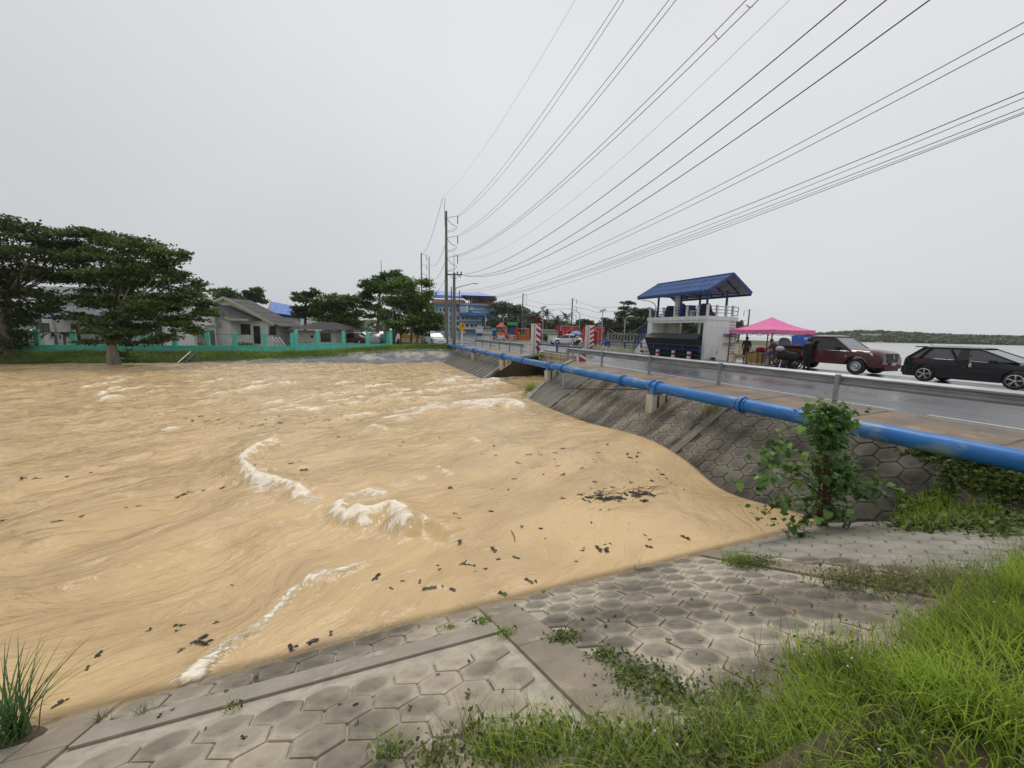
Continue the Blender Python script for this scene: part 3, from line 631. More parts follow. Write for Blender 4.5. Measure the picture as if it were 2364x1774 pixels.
lk = mat('lake_surface', (.4,.39,.35), (.34,.33,.3), scale=.05, rough=.22, bump=.05, bscale=.9, stretch=(1,1,1), spec=.5)
mb = MB(); mb.add([(24.6,-200,-1.4),(900,-300,-1.4),(900,900,-1.4),(24.6,900,-1.4)], [(0,1,2,3)]); tag(mb.build('lake_water', lk), kind='structure')
# far bank of the canal: grass bank, concrete revetment, bank path
def farbank(n, t):   # t 0 (below water) .. 1 (fence foot)
    sw = 41.2 + .04*min(0, n)*0 - 2.4*min(1, max(0, (n+14)/16)) ; top = gz(n)
    s = sw-.8 + (45.6-sw)*t; z = -1.75 + (top+1.75)*min(1, t*1.35)
    return s, z
mb = MB(); cs = list(np.arange(-66, 10.5, 1.0)); tt = [i/10 for i in range(11)]
vs = []
for n in cs:
    for t in tt:
        s, z = farbank(n, t); vs.append((n, s, z + .05*float(vnoise(n*.6, s*.9, 3)))) 
k = len(tt); mb.add(vs, [((i)*k+j, (i+1)*k+j, (i+1)*k+j+1, i*k+j+1) for i in range(len(cs)-1) for j in range(k-1)])
tag(mb.build('far_bank', M['grassg'], smooth=True), kind='structure')
mb = MB(); cs = list(np.arange(-15, 9.6, .5)); tt = [i/8 for i in range(9)]; vs = []
for n in cs:
    lim = .18 + .42*min(1, max(0, (n+15)/15)) + .05*float(vnoise(n*.9, 2, 8))
    for t in tt:
        s, z = farbank(n, t*lim); vs.append((n, s, z + .06 + .04*float(vnoise(n*1.1, s*1.3, 4))))
k = len(tt); mb.add(vs, [((i)*k+j, (i+1)*k+j, (i+1)*k+j+1, i*k+j+1) for i in range(len(cs)-1) for j in range(k-1)])
tag(mb.build('revetment', mat('revetment_concrete', (.2,.2,.2), (.12,.12,.125), scale=.9, rough=.8, c3=(.42,.38,.3), s3=.5, f3=.52, bump=.02, bscale=6), smooth=True), kind='structure')
# ------------------------------------------------------------ blue water pipe on its piers
PN, PZ, PR = 9.0, .06, .165
pp = empty('water_pipe', 'big blue painted water pipe running along the road embankment above the flood', 'pipe', (PN, 10, PZ))
SC = [2.0, 7.0, 11.9, 16.5, 21.4, 28.8, 36.5]; BC = [10.15, 17.9, 25.0, 32.3]
js = [-9] + SC + [43.2]
for a, b in zip(js[:-1], js[1:]):
    k = max(2, int((b-a)/1.2)); MB().tube([(PN+random.gauss(0,.004), a+(b-a)*i/k, PZ) for i in range(k+1)], PR, 20).build('pipe_length', M['pipe'], pp, smooth=True, world=True)
MB().tube([(PN, 43.2, PZ), (PN-.05, 43.6, PZ), (PN-.05, 43.9, PZ-.25), (PN-.05, 44.1, PZ-.9)], PR, 16).build('pipe_bend', M['pipe'], pp, smooth=True, world=True)
for s in SC:
    c = MB().tube([(PN, s-.045, PZ), (PN, s+.045, PZ)], PR+.05, 20)
    for dx in (-.11, .11): c.tube([(PN, s+dx-.02, PZ), (PN, s+dx+.02, PZ)], PR+.018, 20)
    f = c.build('flange', M['pipe'], pp, world=True)
    if s < 20:
        for k in range(12):
            a = 2*math.pi*k/12; MB().tube([(PN+(PR+.03)*math.cos(a), s-.07, PZ+(PR+.03)*math.sin(a)), (PN+(PR+.03)*math.cos(a), s+.07, PZ+(PR+.03)*math.sin(a))], .009, 5).build('bolt', M['bluesteel'], f, world=True)
for s in BC:
    c = MB().tube([(PN, s-.14, PZ), (PN, s+.14, PZ)], PR+.012, 20)
    for dx in (-.14, .14): c.tube([(PN, s+dx-.015, PZ), (PN, s+dx+.015, PZ)], PR+.06, 20)
    c.b2((PN-.2, s-.13, PZ-PR-.06), (PN+.2, s+.13, PZ-.05))
    c.build('collar_saddle', M['pipe'], pp, world=True)
labs = {10.15: 'white stained concrete pier under the blue pipe standing on the hexagonal blocks', 17.9: 'stained concrete pier under the pipe at the near corner of the culvert bay', 25.0: 'concrete pier under the pipe beyond the dark culvert opening', 32.3: 'farthest small concrete pier under the blue pipe on the far apron'}
for s in BC:
    t = empty('pipe_pier', labs[s], 'pier', (PN, s, zr(PN)), group='concrete piers under the blue pipe')
    n0 = PN-.26; n1 = PN+.5
    mb = MB()
    for s_, w in ((s, .15),):
        z0 = zr(n0)-.12
        mb.add([(n0, s-w, z0), (n0, s+w, z0), (n1, s+w, zr(n1)-.12), (n1, s-w, zr(n1)-.12), (n0, s-w, PZ-PR-.07), (n0, s+w, PZ-PR-.07), (n1, s+w, PZ-PR-.07), (n1, s-w, PZ-PR-.07)], [(0,3,2,1),(4,5,6,7),(0,1,5,4),(1,2,6,5),(2,3,7,6),(3,0,4,7)])
    mb.build('pier_block', M['conc_cream'], t, world=True)
    for k in (-.05, .28): MB().b2((PN+k, s-.158, zr(PN+k)+.02), (PN+k+.07, s+.158, PZ-PR-.09)).build('stained_edge', M['ins'], t, world=True)
# small drain pipe and downpipe by the bay
o = MB().tube([P(1301,866,n=8.7), P(1299,897,n=8.55)], .02, 8).build('down_pipe', M['greypole'], None); tag(o, 'thin grey down pipe hanging below the blue pipe beside the culvert bay', 'pipe')
o = MB().tube([P(1302,898,n=8.5)+Vector((0,0,.02)), P(1380,899,n=8.7), P(1499,900,n=8.8)], .02, 8).build('conduit', M['ins'], None); tag(o, 'thin dark conduit strung across the slope to the white pier', 'conduit')

# ------------------------------------------------------------ guardrails
def wbeam(a, b, x, z, n=1):
    prof = [(0,-.155),(-.03,-.13),(-.075,-.1),(-.075,-.06),(-.01,-.02),(-.01,.02),(-.075,.06),(-.075,.1),(-.03,.13),(0,.155)]
    mb = MB(); vs = [(x+p, a, z+q) for p, q in prof] + [(x+p, b, z+q) for p, q in prof] ; k = len(prof)
    vs += [(x+p+.006, a, z+q) for p, q in prof] + [(x+p+.006, b, z+q) for p, q in prof]
    mb.add(vs, [(i, i+1, k+i+1, k+i) for i in range(k-1)] + [(2*k+i, 3*k+i, 3*k+i+1, 2*k+i+1) for i in range(k-1)] + [(i, 2*k+i, 2*k+i+1, i+1) for i in range(k-1)] + [(k+i, k+i+1, 3*k+i+1, 3*k+i) for i in range(k-1)])
    return mb
def guardrail(name, label, posts, x, zc, lo, hi):
    g = empty(name, label, 'guardrail', (x, posts[0], 0), group='steel guardrails along the canal side of the road')
    edges = [lo] + [p for p in posts[1:-1]] + [hi]
    for a, b in zip(edges[:-1], edges[1:]): wbeam(a+.006, b-.006, x+.13, zc).build('rail', M['galv'], g, world=True)
    for s in posts:
        p = MB().b2((x-.045, s-.045, -.3), (x+.045, s+.045, zc+.14)).build('post', M['galv'], g, world=True)
        MB().b2((x+.05, s-.05, zc-.12), (x+.12, s+.05, zc+.12)).build('spacer', M['galv'], p, world=True)
    return g
guardrail('guardrail', 'long galvanised guardrail running from the culvert parapet to the right edge of the view', [21.9, 18.1, 14.3, 10.55, 6.75, 3.0, -.8, -4.6], 12.22, .66, 22.3, -4.9)
guardrail('guardrail', 'far galvanised guardrail between the culvert pillar and the yellow curve sign', [29.7, 32.5, 35.2, 38, 40.8, 43.6], 12.22, .66, 29.4, 43.8)

# ------------------------------------------------------------ striped pillars with lanterns
def striped(name, label, c, h, flip, w=.46):
    t = empty(name, label, 'pillar', c, group='red and white striped bridge pillars')
    hw_ = w/2
    MB().b2((-hw_-.2, -.1, -.25), (-hw_-.07, .25, h)).build('white_fin', M['white'], t)
    MB().b2((-hw_, -hw_, -.25), (hw_, hw_, h)).build('shaft', M['white'], t)
    k = 5; st = h/k
    for i in range(k):   # slanting red stripes wrap the two faces seen from the road and the bank
        z = .16+i*st; sl = .26*(-1 if flip else 1)
        zz = lambda z_: min(h-.002, max(.0, z_))
        MB().add([(-hw_*.75, -hw_-.012, zz(z+sl)), (hw_+.012, -hw_-.012, zz(z)), (hw_+.012, -hw_-.012, zz(z+st*.5)), (-hw_*.75, -hw_-.012, zz(z+sl+st*.5)),
                  (-hw_*.75, -hw_+.01, zz(z+sl)), (hw_-.01, -hw_+.01, zz(z)), (hw_-.01, -hw_+.01, zz(z+st*.5)), (-hw_*.75, -hw_+.01, zz(z+sl+st*.5))],
                 [(0,1,2,3),(7,6,5,4),(0,4,5,1),(1,5,6,2),(2,6,7,3),(3,7,4,0)]).build('red_stripe', M['red'], t)
        MB().b2((hw_, -hw_+.002, zz(z)), (hw_+.012, hw_, zz(z+st*.5))).build('red_stripe', M['red'], t)
    L_ = MB().b2((-hw_*.8, -hw_*.8, h), (hw_*.8, hw_*.8, h+.06)); 
    for i in (-1, 1):
        for j in (-1, 1): L_.b2((i*hw_*.75-.04, j*hw_*.75-.04, h+.06), (i*hw_*.75+.04, j*hw_*.75+.04, h+.46))
    for i in (-1, 1):
        L_.b2((i*hw_*.75-.02, -.05, h+.06), (i*hw_*.75+.02, .05, h+.46)); L_.b2((-.05, i*hw_*.75-.02, h+.06), (.05, i*hw_*.75+.02, h+.46))
        L_.b2((i*hw_*.75-.02, -hw_*.75, h+.22), (i*hw_*.75+.02, hw_*.75, h+.28)); L_.b2((-hw_*.75, i*hw_*.75-.02, h+.22), (hw_*.75, i*hw_*.75+.02, h+.28))
    L_.build('lantern_frame', M['darkred'], t)
    MB().b2((-hw_*.9, -hw_*.9, h+.46), (hw_*.9, hw_*.9, h+.54)).build('lantern_cap', M['darkred'], t)
    MB().lathe([(.09,h+.06),(.13,h+.18),(.1,h+.34),(.02,h+.4)], n=10).build('lantern_lamp', M['darkred'], t, smooth=True)
striped('striped_pillar', 'red and white striped pillar with iron lantern at the near culvert parapet', (13.4, 29.3, 0), 2.42, False)
striped('striped_pillar', 'red and white striped pillar with iron lantern across the road before the red letters', (24.0, 38.1, 0), 2.6, True, .6)
# hazard board
hb = empty('hazard_marker', 'short red and white hazard marker board at the end of the parapet', 'marker', (12.9, 21.4, 0))
MB().b2((12.6, 21.1, -.1), (13.05, 21.16, .5)).build('board', M['red'], hb, world=True)
MB().add([(12.6,21.09,.32),(12.6,21.09,.48),(13.05,21.09,.25),(13.05,21.09,.09)], [(0,3,2,1)]).build('white_stripe', M['white'], hb, world=True)
# blue railings over the culvert, near side and far side
def railing(label, x, s0, s1, step, zt, parent_loc=None, fat=.06, mid=True, base=0):
    t = empty('blue_railing', label, 'railing', (x, s0, 0), group='blue tube railings of the bridge')
    MB().tube([(x, s0, zt), (x, s1, zt)], fat, 8).build('top_rail', M['bluesteel'], t, smooth=True, world=True)
    if mid: MB().tube([(x, s0, zt-.35), (x, s1, zt-.35)], .035, 8).build('lower_rail', M['bluesteel'], t, smooth=True, world=True)
    k = int(abs(s1-s0)/step)
    for i in range(k+1):
        s = s0 + (s1-s0)*i/k; MB().b2((x-.05, s-.05, base), (x+.05, s+.05, zt)).build('post', M['bluesteel'], t, world=True)
    return t
railing('dark blue tube railing behind the near culvert parapet', 13.2, 22.0, 28.6, 3.3, .8, mid=False, base=.0)
railing('dark blue railing on the low bridge kerb across the road left of the gate tower', 24.3, 29.6, 37.4, 2.0, .95)
bk = MB().b2((24.1, 29.3, 0), (24.5, 37.6, .3)).build('bridge_kerb', M['conc_cream']); tag(bk, 'low worn cream kerb wall under the far blue railing', 'kerb')
rb = MB().b2((23.9, 29.0, 0), (24.4, 29.25, .45)).build('orange_block', M['salmon']); tag(rb, 'small orange red block at the end of the far bridge kerb', 'block')

# ------------------------------------------------------------ gate tower
TX, TY0, TY1, TXB = 23.75, 22.0, 28.4, 26.7
gt = empty('gate_tower', 'white water gate tower with blue tiled open roof and big black steel gate', 'gate tower', (TX, 22, 0))
def tw(mb, name, m, par=gt, sm=False): return mb.build(name, m, par, smooth=sm, world=True)
tw(MB().b2((TX, TY0, -1.6), (TXB, TY0+.28, 2.92)), 'end_wall', M['whitewall'])
tw(MB().b2((TX, TY1-.55, -1.6), (TXB-.8, TY1, 2.92)), 'far_wall', M['whitewall'])
tw(MB().b2((TX-.06, TY0-.06, 2.92), (TXB+.15, TY1+.06, 3.2)), 'deck_slab', M['whitewall'])
tw(MB().b2((TX+.02, TY0+.281, 2.72), (TX+.4, TY1-.551, 2.919)), 'lintel_beam', M['whitewall'])
tw(MB().b2((TXB-1.5, TY1-2.3, 1.4), (TXB-1.3, TY1-.56, 2.8)), 'inner_panel', M['conc_cream'])
tw(MB().b2((TX+1.6, TY0+2.2, 0), (TX+1.75, TY0+2.35, 2.9)), 'inner_column', M['whitewall'])
# stepped stair base on the left
mb = MB()
for i in range(8): mb.b2((TX+.2, TY1+.001+i*.24, -.5), (TX+1.3, TY1+.24+i*.24, 1.75-i*.22))
tw(mb, 'stair_steps', M['whitewall'])
mb = MB()
for x in (TX+.25, TX+1.25):
    mb.bar((x, TY1+.1, 3.1), (x, TY1+2.1, .9), .05); mb.bar((x, TY1+.1, 2.3), (x, TY1+2.1, .1), .05)
    for i in range(7):
        f = i/6; mb.bar((x, TY1+.1+2*f, 3.1-2.2*f), (x, TY1+.1+2*f, 2.2-2.2*f), .035); 
        if i < 6: mb.bar((x, TY1+.1+2*f, 3.1-2.2*f), (x, TY1+.1+2*(f+.16), 2.3-2.2*f), .03)
tw(mb, 'stair_railing', M['bluesteel'])
# gate: black steel leaf, tilted, with grey top edge
gx = TX-.55
mb = MB(); mb.add([(TX+.15, TY0+.32, -.9), (TX+.15, TY1-.9, -.9), (gx, TY1-.35, 1.5), (gx, TY0+.15+.2, 1.5), (TX+.45, TY0+.32, -.9), (TX+.45, TY1-.9, -.9), (TX+.05, TY1-.35, 1.88), (TX+.05, TY0+.4, 1.88)],
    [(0,3,2,1),(4,5,6,7),(0,4,7,3),(1,2,6,5),(0,1,5,4)])
tw(mb, 'gate_leaf', M['black'])
mb = MB(); mb.add([(gx, TY1-.35, 1.505), (gx, TY0+.35, 1.505), (TX+.06, TY0+.4, 1.885), (TX+.06, TY1-.35, 1.885), (gx, TY1-.35, 1.46), (gx, TY0+.35, 1.46), (TX+.06, TY0+.4, 1.84), (TX+.06, TY1-.35, 1.84)], [(0,1,2,3),(7,6,5,4),(0,4,5,1),(1,5,6,2),(2,6,7,3),(3,7,4,0)])
tw(mb, 'gate_top_plate', mat('dark_grey_steel', (.05,.055,.06), rough=.5))
mb = MB()
for z, x in ((.55, TX-.24), (-.1, TX-.03)): mb.b2((x, TY0+.5, z), (x+.06, TY1-1, z+.06))
tw(mb, 'gate_stiffeners', M['black'])
# columns and roof
for s in (TY0+.35, TY0+2.9, TY1-.9):
    for x in (TX+.25, TXB-.75): tw(MB().b2((x-.06, s-.06, 3.2), (x+.06, s+.06, 5.15)), 'roof_column', M['bluesteel'])
tw(MB().b2((TX+.5, TY1-2.9, 3.2), (TX+.85, TY1-2.55, 5.0)), 'white_column', M['whitewall'])
e0, e1, er = TX-.55, TXB+.75, (TX+TXB)/2+.2   # eaves and ridge in x
zE, zR = 4.98, 6.25; rs0, rs1 = TY0-.45, TY1+.9
roof = tw(MB().bar((er, rs0-.03, zR+.05), (er, rs1+.03, zR+.05), .22, .08), 'roof', M['bluesteel'])
def corr(x0, z0, x1, z1, a, b, waves=6, amp=.05):
    mb = MB(); n = waves*6; vs = []
    d = Vector((x1-x0, 0, z1-z0)).normalized(); up = Vector((-d.z, 0, d.x)); up = up if up.z > 0 else -up
    for i in range(n+1):
        s = a+(b-a)*i/n; o_ = up*(amp*(1, 1, -.1, -1, -1, -.1)[i % 6])
        vs += [(x0+o_.x, s, z0+o_.z), (x1+o_.x, s, z1+o_.z)]
    mb.add(vs, [(2*i, 2*i+1, 2*i+3, 2*i+2) for i in range(n)]); return mb
ns = 8
for side in (0, 1):
    xe = e0 if side == 0 else e1
    for r_ in range(3):
        f0, f1 = r_/3, (r_+1)/3+.03
        for k in range(ns):
            a = rs0+(rs1-rs0)*k/ns; b = rs0+(rs1-rs0)*(k+1)/ns+.02
            lift = .014*(r_) 
            corr(xe+(er-xe)*f0, zE+(zR-zE)*f0+lift+.03, xe+(er-xe)*min(1, f1), zE+(zR-zE)*min(1, f1)+lift, a, b, 3).build('roof_sheet', M['blueroof'], roof, smooth=False, world=True)
for s in (rs0-.02, rs1+.02):
    for xe in (e0, e1): tw(MB().bar((xe, s, zE-.03), (er, s, zR-.03), .05, .24), 'barge_board', mat('blue_board_%d' % (s > 25), (.04,.1,.24), (.03,.08,.2), rough=.6) if False else M['bluesteel'])
for xe in (e0+.02, e1-.02): tw(MB().b2((xe-.03, rs0, zE-.2), (xe+.03, rs1, zE-.02)), 'eave_board', M['bluesteel'])
tw(MB().add([(e0+.1, rs0+.05, zE-.02), (er, rs0+.05, zR-.08), (er, rs1-.05, zR-.08), (e0+.1, rs1-.05, zE-.02), (e1-.1, rs0+.05, zE-.02), (e1-.1, rs1-.05, zE-.02)], [(0,1,2,3),(1,4,5,2)]), 'roof_lining', mat('grey_lining', (.3,.3,.28), (.22,.22,.2), rough=.8))
for s in (TY0+.35, TY0+1.7, TY0+2.9, TY1-2.2, TY1-.9):
    tw(MB().bar((e0+.3, s, zE-.02), (er, s, zR-.16), .06, .1).bar((er, s, zR-.16), (e1-.3, s, zE-.02), .06, .1).bar((e0+.3, s, zE), (e1-.3, s, zE), .06, .1), 'rafter', M['bluesteel'])
# balcony railing: white posts and blue rails
ry = [TY0+.05, TY0+.95, TY0+2.0, TY0+3.3, TY0+4.6, TY0+6.2]
for s in ry: tw(MB().b2((TX-.03, s-.07, 3.2), (TX+.12, s+.07, 4.02)), 'white_post', M['white'])
rx_ = [TX+.05, TX+.95, TX+1.9, TX+2.55]
for x in rx_[1:]: tw(MB().b2((x-.07, TY0-.03, 3.2), (x+.07, TY0+.12, 4.02)), 'white_post', M['white'])
for z in (3.45, 3.68, 3.92):
    tw(MB().tube([(TX+.05, TY0+.05, z), (TX+.05, TY1-.2, z)], .022, 6), 'balcony_rail', M['bluesteel'])
    tw(MB().tube([(TX+.05, TY0+.05, z), (TX+2.55, TY0+.05, z)], .022, 6), 'balcony_rail', M['bluesteel'])
tw(MB().tube([(TX+2.55, TY0+.05, 3.92), (TX+3.1, TY0+.05, 3.92), (TX+3.1, TY0+.05, 3.3), (TX+2.55, TY0+.05, 3.3)], .03, 6).tube([(TX+2.55, TY0+.05, 3.6), (TX+3.1, TY0+.05, 3.6)], .025, 6), 'ladder_gate', M['bluesteel'])
# hoists: big dark hooded wheels on the deck
def hoist(label, s, r, x=TX+1.2, g='winding machines on the tower deck'):
    t = empty('hoist', label, 'hoist', (x, s, 3.2), group=g)
    pr = [(-r*1.5,0),(r*1.5,0),(r*1.3,.25),(r*.75,.45),(r*.55,.8),(r*.25,1.0),(-r*.25,1.0),(-r*.55,.8),(-r*.75,.45),(-r*1.3,.25)]
    Mx = Matrix.Translation((x, s, 3.2)) @ Matrix.Rotation(math.pi/2, 4, 'Z') @ Matrix.Rotation(math.pi/2, 4, 'X') @ Matrix.Translation((0, 0, -.3))
    MB().prism(pr, .6, Mx).build('gear_cover', M['black'], t, world=True)
    MB().b2((x-.4, s-r*1.4, 3.2), (x+.4, s+r*1.4, 3.32)).build('base_frame', M['bluesteel'], t, world=True)
    MB().tube([(x-.42, s-.1, 3.75), (x+.42, s-.1, 3.75)], .08, 8).build('shaft', M['black'], t, world=True)
hoist('black hooded hoist on the tower deck nearest the ladder', TY0+1.35, .5)
hoist('black hooded hoist at the far left end of the tower deck', TY1-1.4, .55)
t = empty('gear_motor', 'dark blue gear motor between the two hoists on the tower deck', 'motor', (TX+1.3, TY0+3.5, 3.2))
mb = MB(); mb.b2((TX+.9, TY0+2.6, 3.2), (TX+1.7, TY0+4.3, 3.9)); mb.tube([(TX+1.3, TY0+3.9, 3.9), (TX+1.3, TY0+3.9, 4.35)], [.32, .2], 12); mb.b2((TX+1, TY0+2.7, 3.9), (TX+1.6, TY0+3.2, 4.15)); mb.tube([(TX+.8, TY0+3.4, 3.95), (TX+1.8, TY0+3.4, 3.95)], .25, 12)
mb.build('housing', M['bluesteel'], t, world=True); MB().b2((TX+.85, TY0+2.3, 3.2), (TX+1.5, TY0+2.55, 3.75)).build('control_box', M['white'], t, world=True)
# ladder of looped rungs on the end wall and the little grille shelf
mb = MB()
for i in range(13):
    z = .15+i*.22
    for x in (TXB-.55, TXB-.2):
        mb.tube([(x-.1, TY0, z), (x-.1, TY0-.16, z), (x+.1, TY0-.16, z+.03), (x+.1, TY0, z+.03)], .014, 5)
tw(mb, 'rung_loops', M['ins'])
mb = MB(); mb.b2((TXB-1.2, TY0-.45, 1.86), (TXB-.15, TY0-.02, 1.9))
for i in range(8): mb.bar((TXB-1.15+i*.13, TY0-.43, 1.86), (TXB-1.0+i*.13, TY0-.03, 1.66), .02)
tw(mb, 'grille_shelf', M['bluesteel']); tw(MB().b2((TXB-1.15, TY0-.25, 1.16), (TXB+.02, TY0-.03, 1.19)), 'thin_shelf', M['ins'])
# small bollards red/white in front of the gate with the blue rail
t = railing('blue three bar railing before the black gate with hooked end', 23.35, 22.0, 28.6, 1.65, .98, fat=.03, base=.45)
MB().tube([(23.35, 22.0, .25), (23.35, 28.6, .25)], .03, 6).build('bottom_rail', M['bluesteel'], t, world=True)
for i, s in enumerate((22.9, 24.5, 26.3, 28.3)):
    t = empty('striped_post', ['short red and white post nearest the tower corner', 'second short red and white post from the tower corner', 'third short red and white post from the tower corner', 'short red and white post at the left end of the gate railing'][i], 'bollard', (23.2, s, 0), group='short red and white posts before the gate')
    for k in range(3): MB().b2((23.1, s-.1, k*.17), (23.3, s+.1, k*.17+.168)).build('post_band', M['white'] if k != 1 else M['red'], t, world=True)
# hose from tower to the letters
a_, b_ = P(1500,740,s=28.4), P(1408,760,s=50)
o = MB().tube([a_*(1-f)+b_*f + Vector((0,0,-1.9*math.sin(math.pi*f)**1*(.55))) for f in [i/16 for i in range(17)]], .035, 6).build('cable', M['wireg'], None, smooth=True); tag(o, 'thick grey cable sagging from the gate tower towards the red letters', 'cable')

# ------------------------------------------------------------ vehicles
def wheel(parent, x, y, r, w, side, rim='steel'):
    o_ = MB().lathe([(r*.62,-w/2),(r*.93,-w/2),(r,-w/2+.03),(r,w/2-.03),(r*.93,w/2),(r*.62,w/2)], n=24, M=Matrix.Translation((x, y, r)) @ Matrix.Rotation(math.pi/2, 4, 'X')).build('wheel', M['tyre'], parent)
    mb = MB(); Mx = Matrix.Translation((x, y+side*w*.32, r)) @ Matrix.Rotation(-side*math.pi/2, 4, 'X')
    if rim == 'steel':
        mb.lathe([(r*.63,.04),(r*.56,.05),(r*.52,-.02),(r*.4,-.03),(r*.34,.03),(r*.2,.04),(r*.18,.02),(.001,.02)], n=20, M=Mx); mb.build('rim', M['chrome'], o_)
    else:
        mb.lathe([(r*.72,.05),(r*.66,.06),(r*.64,.0)], n=24, M=Mx)
        for k in range(5):
            a = 2*math.pi*k/5
            for da in (-.14, .14):
                p0 = Mx @ Vector((r*.1*math.cos(a), r*.1*math.sin(a), .03)); p1 = Mx @ Vector((r*.68*math.cos(a+da+.25), r*.68*math.sin(a+da+.25), .05)); mb.bar(p0, p1, .028, .03)
        mb.lathe([(r*.14,.05),(.001,.055)], n=12, M=Mx); mb.build('rim', M['chrome'], o_)
        MB().lathe([(r*.64,-.02),(.001,-.02)], n=20, M=Mx).build('brake_disc', M['black'], o_)
    return o_
def body(stations, arches, zbot, ar):
    """loft: stations (x, ztop, halfwidth, zbelt)"""
    xs_ = sorted(set([s[0] for s in stations] + [a+dx for a in arches for dx in np.linspace(-ar*1.05, ar*1.05, 15)])); mb = MB(); rings = []
    def itp(x, k): return float(np.interp(x, [s[0] for s in stations], [s[k] for s in stations]))
    for x in xs_:
        zt, w, zb = itp(x, 1), itp(x, 2), itp(x, 3); zl = zbot(x) if callable(zbot) else zbot
        for a in arches:
            d = abs(x-a)
            if d < ar: zl = max(zl, ar*.92 + math.sqrt(max(0, ar*ar-d*d))*1.0 - ar*.02 - (ar*.0))
        zl = min(zl, zb-.05)
        h = [(w*.9, zl), (w, zl+.03), (w*1.0, (zl+zb)/2), (w*.985, zb), (w*.9, (zb+zt)/2+.01 if zt > zb+.02 else zb+.01), (w*.76, zt), (0, zt+.02)]
        rings.append([(x, y, z) for y, z in h] + [(x, -y, z) for y, z in h[-2::-1]])
    k = len(rings[0]); vs = [p for r_ in rings for p in r_]
    fs = [(i*k+j, (i+1)*k+j, (i+1)*k+(j+1) % k, i*k+(j+1) % k) for i in range(len(rings)-1) for j in range(k)]
    fs += [tuple(range(k)), tuple(range((len(rings)-1)*k+k-1, (len(rings)-1)*k-1, -1))]
    mb.add(vs, fs); return mb
def cabin(belt, roofp, zb, zr_, wb, wr, xb, pillars, t, paint, glass, screen=None):
    """belt (x0,x1), roof (x0,x1); glass frustum, roof skin, pillars"""
    (bx0, bx1), (rx0, rx1) = belt, roofp
    B_ = [(bx0,-wb*.94,zb),(bx0,wb*.94,zb),(bx1,wb*.94,zb),(bx1,-wb*.94,zb)]; T_ = [(rx0,-wr,zr_),(rx0,wr,zr_),(rx1,wr,zr_),(rx1,-wr,zr_)]
    MB().add(B_+T_, [(1,2,6,5),(3,0,4,7),(4,5,6,7)]).build('side_glass', glass, t)
    MB().add([B_[2],B_[3],T_[3],T_[2]], [(0,1,2,3)]).build('windscreen', screen or glass, t)
    MB().add([B_[0],B_[1],T_[1],T_[0]], [(1,0,3,2)]).build('rear_glass', glass, t)
    m = MB(); xm = [rx0-.04, rx0+.12, (rx0+rx1)/2, rx1-.15, rx1+.04]; zz = [.0, .045, .06, .045, 0]; vs = []
    for x, z in zip(xm, zz):
        for y, dz in ((-wr-.025, -.03), (-wr, .02), (-wr*.6, z+.03), (wr*.6, z+.03), (wr, .02), (wr+.025, -.03)): vs.append((x, y, zr_+dz))
    m.add(vs, [(i*6+j, (i+1)*6+j, (i+1)*6+j+1, i*6+j+1) for i in range(4) for j in range(5)]); m.build('roof', paint, t, smooth=True)
    mb = MB()
    for sy in (-1, 1):
        def pt(f, z): # f along length 0..1
            zz_ = (z-zb)/(zr_-zb); x0 = bx0+(rx0-bx0)*zz_; x1 = bx1+(rx1-bx1)*zz_; w = wb*.94+(wr-wb*.94)*zz_
            return Vector((x0+(x1-x0)*f, sy*(w+.004), z))
        for f, wd in pillars: MB().bar(pt(f, zb), pt(f, zr_), wd, .035).build('pillar', paint, t)
        MB().bar(pt(0, zr_-.02), pt(1, zr_-.02), .05, .05).build('roof_rail', paint, t)
def plate(t, x, y, z, rot=0):
    MB().b2((x-.01, y-.17, z-.065), (x+.01, y+.17, z+.065)).build('number_plate', M['white'], t)
